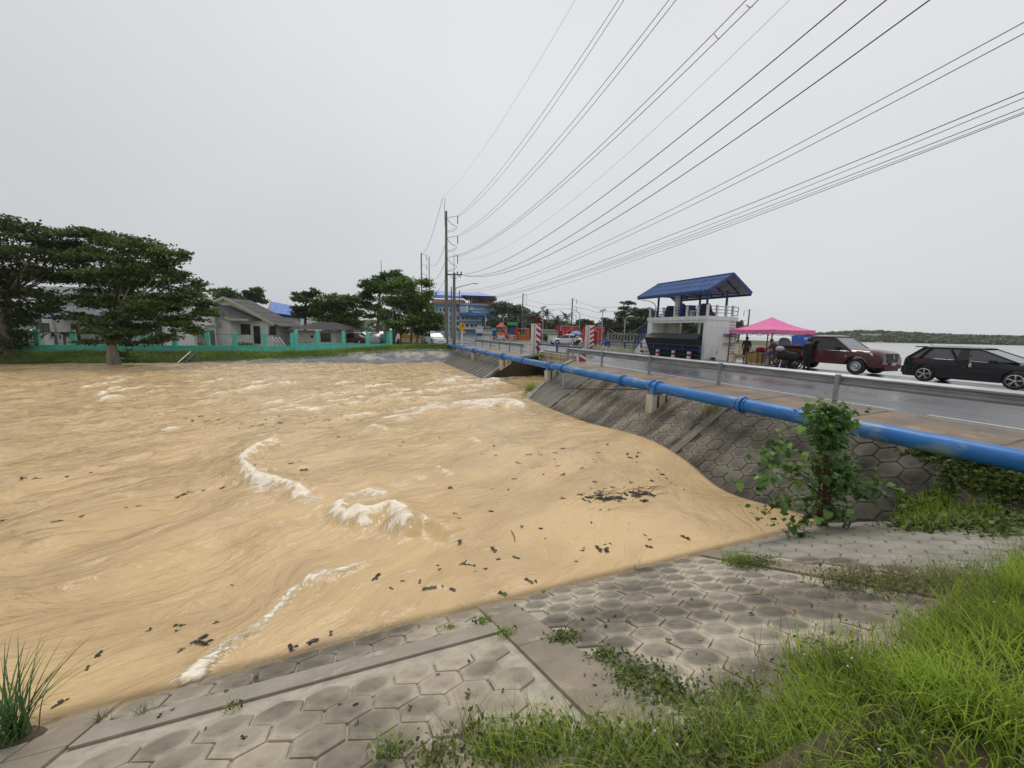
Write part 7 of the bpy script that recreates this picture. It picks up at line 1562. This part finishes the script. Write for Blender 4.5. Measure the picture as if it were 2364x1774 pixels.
# low weeds at the feet, mixed leaves
def wd(X, Y): nz_ = fbm(X*2, Y*2, 3, 31); return np.clip((edge(X)+.12-Y)/.3, 0, 1)*np.clip(nz_*3+.3, 0, 1)
X, Y = region(50000, -.3, 9, -.3, 1.9, wd); keep = np.hypot(X, Y) > .5; X, Y = X[keep], Y[keep]
C = np.stack([X, Y, ground_z(X, Y)+RS.rand(len(X))**1.5*.16], -1); o = link('low_weeds', leafmesh('low_weeds', C, .03, M['weed'], RS.rand(len(X)), up=.7)); tag(o, kind='stuff')
X, Y = region(16000, .3, 9, -.2, 2.1, lambda X, Y: np.clip((edge(X)+.3-Y)/.3, 0, 1)*np.clip(fbm(X*1.5, Y*1.5, 2, 77)*2+.25, 0, 1)); keep = np.hypot(X, Y) > .6; X, Y = X[keep], Y[keep]
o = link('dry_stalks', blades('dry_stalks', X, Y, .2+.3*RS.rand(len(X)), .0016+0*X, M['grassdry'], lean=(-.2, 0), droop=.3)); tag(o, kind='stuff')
# pink flowers
for i in range(18):
    x = random.uniform(.6, 4.2); y = float(edge(np.array([x]))[0]) - random.uniform(-.1, .55)
    if math.hypot(x, y) < .9: continue
    z = float(ground_z(np.array([x]), np.array([y]))[0]); h = random.uniform(.14, .3)
    t = empty('pink_flower', 'small round pink flower on a thin stem in the bank grass', 'flower', (x, y, z), 0, 'pink flowers in the grass'); MB().tube([(0,0,0),(.01,0,h*.6),(-.02,.01,h)], .0015, 4).build('stem', M['twig'], t); MB().ball((-.02,.01,h), .006, 8).build('flower_head', M['flower'], t, smooth=True)
# weedy patches on joints and ribs
def tuft(label, cx, cy, r, n, L, m='grass', leaf=0, grp='weed tufts in the paving joints', lean=(0,0), stretch=(1,1), name='weed_tuft', zoff=0., spread=1.1, w=.0025):
    z = float(ground_z(np.array([cx]), np.array([cy]))[0]) + zoff; t = empty(name, label, 'plant', (cx, cy, z), 0, grp)
    if n:
        X = RS.normal(size=n)*r*stretch[0]; Y = RS.normal(size=n)*r*stretch[1]
        link('blades', blades('blades', X, Y, L*(.5+.7*RS.rand(n)), w*(.7+.6*RS.rand(n)), M[m], lean=lean, Z=ground_z(X+cx, Y+cy)-z+zoff-.01, spread=spread), t)['kind'] = 'stuff'
    if leaf:
        X = RS.normal(size=leaf)*r*stretch[0]*1.1; Y = RS.normal(size=leaf)*r*stretch[1]*1.1; C = np.stack([X, Y, ground_z(X+cx, Y+cy)-z+zoff+RS.rand(leaf)*L*.45], -1)
        link('leaves', leafmesh('leaves', C, .035, M['weed'], RS.rand(leaf), up=.8), t)['kind'] = 'stuff'
    return t
tl = [((1112,1435),.05,90,.09,'grass',60,'green weed tuft where the cross strip meets the rib',(0,0)), ((1038,1448),.035,50,.06,'grass',20,'small weed on the cross strip left of the rib',(0,0)), ((1165,1465),.04,70,.12,'grass',30,'thin grass tuft on the left edge of the rib',(0,0)),
 ((1305,1472),.06,0,.08,'weed',260,'bright leafy weed cushion on the right edge of the rib',(0,0)), ((1395,1515),.06,0,.06,'weed',160,'leafy weed strip on the rib edge, upper end',(0,0)), ((1470,1560),.1,30,.09,'weed',420,'leafy weed strip on the rib edge, wide middle clump',(0,0)), ((1540,1600),.09,20,.09,'weed',300,'leafy weed strip on the rib edge, lower end',(0,0)),
 ((1700,1300),.08,260,.24,'grass',0,'pale grass tuft at the water edge left of the leafy weed',(0,.0)), ((1740,1305),.12,120,.22,'weed',420,'dark leafy weed mound at the water edge on the near slope',(0,0)),
 ((1960,1345),.2,260,.2,'grassdry',420,'brown weed patch on the rib behind the paving, left part',(0,0)), ((2060,1352),.2,260,.24,'grassdry',380,'brown weed patch on the rib behind the paving, middle part',(0,0)), ((2180,1362),.22,320,.3,'grassdry',320,'brown weed patch on the rib behind the paving, right part',(-.1,0)), ((2290,1360),.25,420,.34,'grass',200,'green grass patch at the right end of the weedy rib',(-.15,0)),
 ((540,1635),.03,30,.1,'grassdry',10,'small dry grass sprig on the left of the cross strip',(0,0)), ((235,1660),.02,30,.1,'grassdry',0,'tiny dry tuft at the waterline near the left grass clump',(0,0)), ((330,1645),.02,24,.14,'reed',0,'thin arching grass sprig at the left waterline',(.1,0)), ((590,1570),.02,24,.1,'reed',0,'small grass sprig by the waterline below the foam',(0,0)),
 ((1700,1620),.12,120,.16,'grass',300,'weed mound on the dark blocks left of the tall grass',(0,0)), ((900,1740),.05,60,.18,'grass',60,'sparse weed stems at the bottom left of the bank',(0,0)), ((1250,1720),.1,200,.22,'grass',160,'thick grass clump at the bottom on the rib',(-.05,0)), ((1120,1730),.08,120,.2,'grass',160,'weed clump at the bottom left of the rib',(0,0)), ((1005,1750),.07,90,.16,'grassdry',120,'dry weed clump at the bottom edge of the view',(0,0)), ((1340,1735),.12,260,.25,'grass',160,'tall bright grass clump at the bottom edge on the rib end',(-.05,0)), ((1440,1750),.12,260,.26,'grass',200,'tall grass clump at the bottom edge right of the rib',(-.05,0)), ((1560,1745),.12,260,.25,'grass',220,'grass clump joining the tall bank grass at the bottom',(-.08,0)), ((1180,1745),.1,200,.26,'grass',160,'thin tall grass clump at the bottom edge left of the rib',(0,0)), ((1640,1690),.1,160,.22,'grass',200,'low grass clump left of the tall bank grass',(-.05,0)), ((1080,1690),.05,40,.3,'grassdry',30,'few tall thin stalks at the bottom left of the rib',(0,0)), ((1735,1745),.1,260,.24,'grass',260,'grass clump over the bare soil at the bottom edge',(-.05,0)), ((1810,1765),.12,300,.26,'grass',260,'second grass clump over the bare soil at the bottom edge',(-.05,0)), ((1850,1700),.1,220,.24,'grass',200,'grass clump between the bottom clumps and the tall grass',(-.08,0)), ((1680,1765),.08,120,.2,'grassdry',200,'dry and green weed clump at the lower bank edge',(0,0))]
def on_near(px, py):
    o0 = Vector((0, 0, CZ)); dr = (P(px, py, d=1)-o0); lo = 0.
    for i in range(1, 140):
        t_ = i*.12; q = o0+dr*t_; g_ = -1.5+KN*(4.15-q.y); g_ = max(min(g_, -.03), zr(q.x) if q.x > 6 else -9)
        if q.z < g_:
            a, b = t_-.12, t_
            for _ in range(10):
                m_ = (a+b)/2; q = o0+dr*m_; g_ = max(min(-1.5+KN*(4.15-q.y), -.03), zr(q.x) if q.x > 6 else -9); a, b = (a, m_) if q.z < g_ else (m_, b)
            return Vector((q.x, q.y, g_))
    return q
for (px, py), r, n, L, m, lf, lb, ln in tl:
    a = on_near(px, py); tuft(lb, a.x, a.y, r, n, L, m, lf, lean=ln, spread=.5)
# big arching grass clump at the bottom left, growing at the waterline
a = on_near(38, 1712); g = tuft('big clump of arching green grass at the bottom left corner on the waterline', a.x, a.y, .05, 0, .5, name='grass_clump', grp=None)
for i in range(95):
    az = random.uniform(0, 2*math.pi); L = random.uniform(.4, .9); sp = random.uniform(.08, .5); w = random.uniform(.004, .008); dx, dy = math.cos(az), math.sin(az); vs = []; x0, y0 = random.gauss(0, .04), random.gauss(0, .03)
    for j in range(8):
        f = j/7; c = Vector((x0+dx*sp*L*(f+f*f*.9), y0+dy*sp*L*(f+f*f*.9), L*(f*1.05-.55*sp*2*f*f))); ww = w*(1-f**2*.97); sd = Vector((-dy, dx, 0))*ww; vs += [c-sd, c+Vector((0,0,-ww*.5)), c+sd]
    mb = MB().add(vs, [(3*j+q, 3*j+q+1, 3*j+q+4, 3*j+q+3) for j in range(7) for q in range(2)]); o_ = mb.build('grass_blade', M['reed'], g, smooth=True); tn = random.random(); o_.data.attributes.new('tint', 'FLOAT', 'FACE').data.foreach_set('value', [tn]*14)
MB().ball((0,0,-.02), (.16,.12,.07), 10).build('root_clod', M['soil'], g, smooth=True)
# tuft at the bay corner and on the slope
for (px, py), n_, L, lb in (((1222,905),8.0,.75,'tall grass tuft on the kerb end at the culvert bay waterline'), ((1640,925),9.3,.35,'yellowish grass tuft on the slope rib below the blue pipe'), ((1350,858),9.9,.4,'wide grass tuft on the shoulder above the pipe by the parapet'), ((1295,845),10.4,.35,'grass growing behind the pipe at the parapet foot'), ((1400,880),9.4,.2,'low dry weed under the pipe right of the bay'), ((1245,826),12.3,.35,'grass at the foot of the near striped pillar'), ((1262,858),10,.0,'')):
    if not lb: continue
    a = P(px, py, n=n_); z = zr(a.x)
    t = empty('grass_tuft', lb, 'plant', (a.x, a.y, z), 0, 'grass tufts on the road embankment'); n = 240; r = .16 if L > .3 else .12; X = RS.normal(size=n)*r; Y = RS.normal(size=n)*r*(2.2 if 'wide' in lb or 'behind' in lb else 1)
    link('blades', blades('blades', X, Y, L*(.4+.7*RS.rand(n)), .006+0*X, M['grassdry' if 'yellow' in lb or 'dry' in lb else 'grass'], lean=(0,0), Z=X*0+(X*KR if a.x < 9.8 else 0)-.02, spread=.6), t)['kind'] = 'stuff'
# creeping vines and grass over the right slope, valley grass
VC = []
for (px, py, rx, ry, n) in ((2140,1045,50,12,500),(2210,1062,60,14,900),(2300,1085,70,16,1300),(2190,1100,24,26,350),(2280,1120,80,18,900),(2340,1140,60,30,900),(2170,1150,34,22,500),(2130,1180,50,22,900),(2190,1205,80,20,1500),(2280,1190,60,14,600),(2320,1215,80,22,1500),(2120,1215,70,12,800),(2400,1100,60,60,1200),(2440,1200,60,40,900)):
    for i in range(n):
        x = px+random.gauss(0, .5)*rx; y = py+random.gauss(0, .5)*ry; a = on_near(x, y)
        if a.x > 9.7: continue
        if random.random() < .35: continue
        VC.append((a.x, a.y, a.z+random.random()**2*.16))
VC = np.array(VC); o = link('creeping_vines', leafmesh('creeping_vines', VC, .07, M['weed'], RS.rand(len(VC)), up=.7, asp=.8)); tag(o, kind='stuff')
sel = RS.rand(len(VC)) < .5; X, Y = VC[sel, 0], VC[sel, 1]; low = Y*0 + 1
o = link('valley_grass', blades('valley_grass', X, Y, .12+.3*RS.rand(len(X))*(VC[sel, 2] < -.75), .004+0*X, M['grass'], lean=(-.12,0))); tag(o, kind='stuff')
# ------------------------------------------------------------ sapling with broad leaves
sb = P(1900,1213,z=-1.5); sb = Vector((sb.x-.05, sb.y, -1.55))
sp_ = empty('broadleaf_sapling', 'young tree with big heart shaped leaves rooted at the waterline before the blue pipe', 'young tree', sb)
def S(px, py, dd=0.): return P(px, py, d=6.55+dd)
stem = [sb, S(1905,1150), S(1908,1080), S(1912,1010,.05), S(1918,940,.05)]
MB().tube(stem, [.05,.042,.03,.018,.008], 8).build('trunk', M['redbark'], sp_, smooth=True, world=True)
for o_, px in ((-.14, 1888), (.1, 1915)): MB().tube([sb+Vector((o_*.5,-.02,0)), S(px,1180), S(px+4,1110)], [.035,.028,.015], 7).build('side_stem', M['redbark'], sp_, smooth=True, world=True)
br = [[(1905,1150),(1850,1110),(1790,1100),(1740,1120)],[(1905,1140),(1830,1080),(1770,1060)],[(1906,1120),(1860,1050),(1800,1020),(1775,1035)],[(1907,1160),(1860,1150),(1800,1160),(1765,1190)],[(1905,1180),(1870,1190),(1830,1215)],[(1908,1090),(1950,1080),(2010,1100),(2060,1130)],[(1908,1120),(1960,1120),(2000,1145)],[(1910,1060),(1880,1000),(1855,990)],[(1915,1000),(1890,960),(1870,945)],[(1915,990),(1950,960),(1960,990)],[(1905,1170),(1930,1180),(1950,1200)]]
LC = []
for i in range(34): f = random.random()**.9; b_ = (stem[1]+(stem[0]-stem[1])*.3).lerp(stem[4], f); LC += [(b_+Vector((random.gauss(0,.1), random.gauss(0,.1), random.gauss(0,.05))), 1) for _ in range(6)]
for bi, b_ in enumerate(br):
    dd = [-.35,-.1,.25,-.4,-.3,.2,-.2,.1,-.1,.1,-.2][bi]; pts = [S(x, y, dd*k_/(len(b_)-1)) for k_, (x, y) in enumerate(b_)]
    MB().tube(pts, [.014]+[.008]*(len(pts)-2)+[.004], 6).build('branch', M['redbark'], sp_, smooth=True, world=True)
    for i in range(22 if bi != 7 else 10):
        f = random.uniform(.2, 1.05)*(len(pts)-1); k_ = min(len(pts)-2, int(f)); c = pts[k_].lerp(pts[k_+1], f-k_); LC.append((c+Vector((random.gauss(0,.07), random.gauss(0,.07), random.gauss(0,.055))), 1))
def heart_mesh(tn):
    out = [(0,-.0),(.22,-.08),(.44,.02),(.5,.28),(.36,.6),(.12,.88),(0,1.05)]; V = [(0, y*1.0, .0) for y in (0,.3,.6,1.05)]
    V = []; Fq = []
    L_ = [(x, y) for x, y in out]; mid = [(0,0),(0,.06),(0,.15),(0,.35),(0,.62),(0,.85),(0,1.05)]
    for (x, y), (mx_, my) in zip(L_, mid): z = -.22*y*y; V += [(-x, y, z+.1*x), (mx_, my, -.22*my*my-.03), (x, y, z+.1*x)]
    for j in range(6): Fq += [(3*j, 3*j+1, 3*j+4, 3*j+3), (3*j+1, 3*j+2, 3*j+5, 3*j+4)]
    return npmesh('heart_leaf', np.array(V), np.array(Fq), M['leafsap'], [('tint', 'FACE', np.full(12, tn))], smooth=True)
hm = [heart_mesh(t_) for t_ in (.05, .2, .35, .5, .7, 1.)]
random.shuffle(LC); cnt = 0
iv = wmat(sp_).inverted()
for c, _ in LC[:298]:
    s_ = random.uniform(.08, .18); az = random.uniform(0, 2*math.pi)
    Mx = Matrix.Translation(c) @ Matrix.Rotation(az, 4, 'Z') @ Matrix.Rotation(R(random.uniform(-75, -10)), 4, 'X') @ Matrix.Rotation(R(random.gauss(0, 20)), 4, 'Y') @ Matrix.Diagonal((s_, s_, s_, 1))
    l_ = link('leaf', hm[min(5, int(random.random()**1.5*6))], sp_); l_.matrix_basis = iv @ Mx
Cx = []
for c, _ in LC:
    for k_ in range(3): Cx.append(tuple(c-sb+Vector((random.gauss(0,.09), random.gauss(0,.09), random.gauss(0,.08)))))
Cx = np.array(Cx); tag(link('inner_foliage', leafmesh('inner_foliage', Cx, .1, M['leafsap'], RS.rand(len(Cx))*.7, up=.5, asp=.85), sp_), kind='stuff')
# ------------------------------------------------------------ floating plants, driftwood, leaves on the paving
def clumpmesh(name, m, n, sz, flat=.5, seed=0):
    rnd = random.Random(seed); mb = MB()
    for i in range(n):
        c = Vector((rnd.gauss(0,.26)*sz, rnd.gauss(0,.16)*sz, abs(rnd.gauss(0,.1))*sz)); a = rnd.uniform(0, 6.28); s_ = sz*rnd.uniform(.35,.7); n_ = Vector((rnd.gauss(0,flat), rnd.gauss(0,flat), 1)).normalized(); u = n_.orthogonal().normalized(); v = n_.cross(u)
        mb.add([c+u*s_*.5, c+(u*.2+v*.4)*s_+n_*s_*.2, c-(u*.4-v*.15)*s_, c-(u*.1+v*.4)*s_+n_*s_*.15], [(0,1,2,3)])
    return mb.mesh(name, m)
cg = [clumpmesh('floating_leaf_cluster', M['debrisg'], 9, 1, seed=i) for i in range(3)]; cb_ = [clumpmesh('floating_dark_cluster', M['debris'], 9, 1, seed=10+i) for i in range(3)]
DL = """1385 1177 22;905 1358 0;1022 1352 0;1138 1268 0;1150 1290 0;1095 1305 0;1120 1312 0;1195 1288 1;1070 1300 1;1218 1338 1;1238 1342 0;1157 1368 1;1265 1388 0;1045 1360 0;970 1340 1;985 1358 1;1255 1365 1;1320 1355 0;1345 1270 1;1330 1295 0;1205 1215 1;1250 1220 0;1258 1243 1;1190 1105 1;1175 1130 1;1230 1080 1;1195 1068 1;1255 1095 0;1300 1095 1;1280 1060 0;1290 1075 0;1325 1035 0;1360 1012 0;1375 1020 0;1402 1024 0;1385 1045 0;1370 1060 0;1345 1080 0;1300 1035 0;1280 1045 0;1250 1050 1;1220 1048 1;1140 1030 0;1145 1050 0;1470 1050 0;1450 1045 1;1475 1040 1;1455 1055 0;1470 1066 0;1375 1066 0;1530 1095 0;1550 1115 0;1560 1120 1;1580 1130 0;1540 1105 1;1505 1110 0;1365 1205 0;1490 1235 0;1500 1245 1;1500 1262 0;1580 1240 0;1410 1255 1;1400 1270 0;1380 1265 0;1470 1315 0;1040 1125 0;1052 1185 0;1060 1198 0;1300 1150 1;1340 1142 1;870 1330 0;345 1455 1;413 1446 1;408 1458 1;420 1500 0;500 1438 0;463 1475 0;475 1490 0;226 1514 0;200 1542 1;534 1350 0;765 1460 1;720 1480 0;672 1497 0;143 1620 0;930 1340 0;930 1020 0;925 1030 0;690 1065 0;672 1071 0;660 1085 0;590 1084 0;700 1088 0;1015 1010 0;155 1100 0;85 1107 0;50 1108 0;210 1090 0;235 1080 0;430 1138 0;412 1146 0;468 1130 0;318 1168 0;290 1170 0;130 1196 0;190 1186 0;3 1203 0;357 1042 0;780 1008 0;808 1008 1;1135 1180 0;935 1180 0;900 1050 0;515 1123 0;1060 1245 0;1010 1305 0"""
prev = 0; nfl = 0
items = []
for q in DL.split(';'):
    x, y, g = q.split(); items.append((float(x), float(y), int(g) == 1, None))
for i in range(60): items.append((random.gauss(430, 55)+ (i % 5)*110, random.gauss(972, 7)-.03*(i % 5)*110, False, .6))
for i in range(34): items.append((random.uniform(550, 850), random.uniform(958, 995), False, .6))
for i in range(30): items.append((random.uniform(1000, 1560), random.uniform(1040, 1330), random.random() < .3, .5))
for i, (x, y, g, sc2) in enumerate(items[:230]):
    a = P(x, y, z=Wz); 
    if a.y > 38: continue
    hz_ = wlev(a.x, a.y); a = P(x, y, z=hz_+.01); dist = math.hypot(a.x, a.y); s_ = (.022+.05*random.random()**2.2+.01)*(1+.1*dist)*(sc2 or 1)*.8
    me = random.choice(cg if g else cb_); o = link('floating_weed' if g else 'floating_debris', me); o.location = (a.x, a.y, wlev(a.x, a.y)+.0); o.rotation_euler = (0, 0, random.uniform(0, 6.28)); o.scale = (s_*random.uniform(1, 1.9), s_, s_*.55)
    if g: tag(o, 'small green leaf cluster floating on the muddy water', 'water plant', 'green leaf clusters floating on the water')
    else: tag(o, 'small dark scrap of dead leaves floating on the muddy water', 'debris', 'dark leaf scraps floating on the water')
# leaves on paving
LP_ = [(1190,1400,0),(1205,1408,1),(1345,1432,0),(1420,1425,0),(1405,1435,1),(1398,1448,0),(1530,1424,2),(1452,1438,0),(1598,1385,0),(1540,1480,1),(1608,1512,1),(1550,1510,0),(1405,1490,0),(1435,1495,0),(1160,1600,0),(1010,1560,0),(1083,1528,0),(1080,1610,1),(1082,1595,0),(947,1638,1),(562,1708,0),(475,1684,0),(785,1628,1),(820,1630,0),(825,1672,1),(525,1598,1),(400,1640,0),(370,1655,0),(1715,1338,0),(1770,1372,2),(1785,1378,0),(1860,1395,2),(1905,1385,0),(1872,1400,1),(1995,1405,2),(1820,1412,2),(1832,1408,2),(1690,1650,1),(1615,1480,2),(1640,1490,1),(1735,1420,0),(1665,1415,0)]
tm = clumpmesh('fallen_orange', M['orange'], 3, 1, seed=30)
for x, y, g in LP_:
    a = on_near(x, y); o = link('fallen_leaf', random.choice(cg) if g == 1 else (tm if g == 2 else random.choice(cb_))); s_ = random.uniform(.018, .038); o.location = (a.x, a.y, a.z+.008); o.scale = (s_*1.2, s_, s_); o.rotation_euler = (R(-20), 0, random.uniform(0, 6.28))
    tag(o, ['dark dead leaf clump lying on the paving blocks', 'yellow green leaf clump lying on the paving blocks', 'orange brown dead leaf lying on the paving blocks'][g], 'leaf', ['dark leaves on the paving', 'green leaves on the paving', 'orange leaves on the paving'][g])
# driftwood and the snagged branch
a = P(272,1518,z=Wz+.02); o = MB().tube([a+Vector((-.13,-.06,0)), a+Vector((0,0,.035)), a+Vector((.15,.09,.0))], [.012,.034,.014], 7).build('driftwood', mat('grey_wet_wood', (.09,.09,.07), (.03,.03,.028), scale=20, rough=.5)); tag(o, 'dark grey piece of driftwood afloat at the lower left', 'driftwood')
t = empty('snagged_branch', 'tangled dark twigs and leaves stuck in the water before the embankment', 'branch', P(1440,1145,z=Wz))
for i in range(70):
    side = i % 2; c = P(1400+random.gauss(0,22) if side else 1480+random.gauss(0,18), 1148+random.gauss(0,8) if side else 1138+random.gauss(0,7), z=Wz); L = random.uniform(.05, .3); az = random.gauss(.3, 1.1)
    MB().tube([c+Vector((-math.cos(az)*L, -math.sin(az)*L*.4, -.01)), c+Vector((0,0,random.uniform(.0,.04))), c+Vector((math.cos(az)*L, math.sin(az)*L*.5, random.uniform(-.02,.07)))], [.003,.005,.002], 5).build('twig', M['twig'], t, world=True)
for x, y in ((1374,1113),(1415,1126),(1386,1135),(1425,1149),(1428,1158),(1455,1114),(1490,1155),(1375,1138),(1400,1150),(1475,1148)):
    p = P(x, y, z=Wz+.02); l_ = link('leaf_cluster', random.choice(cg), t); l_.matrix_basis = wmat(t).inverted() @ Matrix.Translation(p) @ Matrix.Diagonal((.09,.07,.06,1))
for i in range(34):
    p = P(1400+random.gauss(0,24) if i % 2 else 1482+random.gauss(0,20), (1150 if i % 2 else 1142)+random.gauss(0,6), z=Wz+.01); l_ = link('dark_leaf_cluster', random.choice(cb_), t); s_ = random.uniform(.05,.12); l_.matrix_basis = wmat(t).inverted() @ Matrix.Translation(p) @ Matrix.Rotation(random.uniform(0,6),4,'Z') @ Matrix.Diagonal((s_*1.6,s_,s_*.5,1))
for i, (x0, y0, x1, y1) in enumerate(((1180,1225,1190,1265),(1095,1345,1140,1337),(1540,1282,1572,1273),(1060,1306,1100,1312),(1355,1280,1362,1268))):
    a, b = P(x0, y0, z=Wz+.01), P(x1, y1, z=Wz+.01); o = MB().tube([a, a.lerp(b,.5)+Vector((.03,.02,.02)), b], .006, 5).build('floating_twig', M['twig']); tag(o, 'thin curved brown twig floating on the muddy water', 'twig', 'thin twigs floating on the water')
# ragged grass on the far bank
n = 26000; X = RS.uniform(-42, 10, n); T = RS.rand(n); SY = []; Zz = []
for i in range(n):
    lim = .2 + (.3*min(1, max(0, (X[i]+12)/14)) if X[i] > -12 else 0); t_ = lim + (1-lim)*T[i]; s_, z_ = farbank(X[i], t_); SY.append(s_); Zz.append(z_)
o = link('far_bank_grass', blades('far_bank_grass', X, np.array(SY), .12+.22*RS.rand(n)+.3*np.clip(fbm(X*.5, np.array(SY)*.8, 2, 6), 0, 1), .02+0*X, M['grass'], lean=(0,0), Z=np.array(Zz), seg=2, tint=.1+.55*RS.rand(n)*np.clip(.5+fbm(X*.2, np.array(SY)*.3, 2, 8)*1.5, 0, 1), spread=.8)); tag(o, kind='stuff')
for i, (px, d) in enumerate(((285,30.5),(565,41),(700,43),(755,42))):
    p = P(px, 812, d=d); C, tn = blobs_points([((0,0,.35),(1.0,.6,.45))], 700, 12, .3); t = empty('bush', ['bush at the foot of the big tree trunk on the far bank','round weed bush against the turquoise wall, left one','small weed bush against the turquoise wall, middle one','weedy mound against the turquoise wall near its step'][i], 'bush', (p.x, p.y, -1.1 if i == 0 else -.75), 0, 'weed bushes by the turquoise wall'); link('foliage', leafmesh('foliage', C, .16, M['leaf'], tn), t)['kind'] = 'stuff'
for ob_ in list(bpy.data.objects):
    if ob_.type == 'FONT':      # turn lettering into mesh
        dg = bpy.context.evaluated_depsgraph_get(); me = bpy.data.meshes.new_from_object(ob_.evaluated_get(dg)); n_ = link(ob_.name.split('.')[0], me, ob_.parent); n_.matrix_basis = ob_.matrix_basis.copy(); bpy.data.objects.remove(ob_)
hb_ = MB().b2((-760, -110, -4.2), (760, 900, 46)).build('haze', None)
hm_ = bpy.data.materials.new('haze'); hm_.use_nodes = True; hm_.node_tree.nodes.clear()
pv = hm_.node_tree.nodes.new('ShaderNodeVolumePrincipled'); pv.inputs['Density'].default_value = .00022; pv.inputs['Color'].default_value = (.93,.95,.97,1); ou = hm_.node_tree.nodes.new('ShaderNodeOutputMaterial'); hm_.node_tree.links.new(pv.outputs[0], ou.inputs['Volume'])
hb_.data.materials.clear(); hb_.data.materials.append(hm_); tag(hb_, kind='stuff')
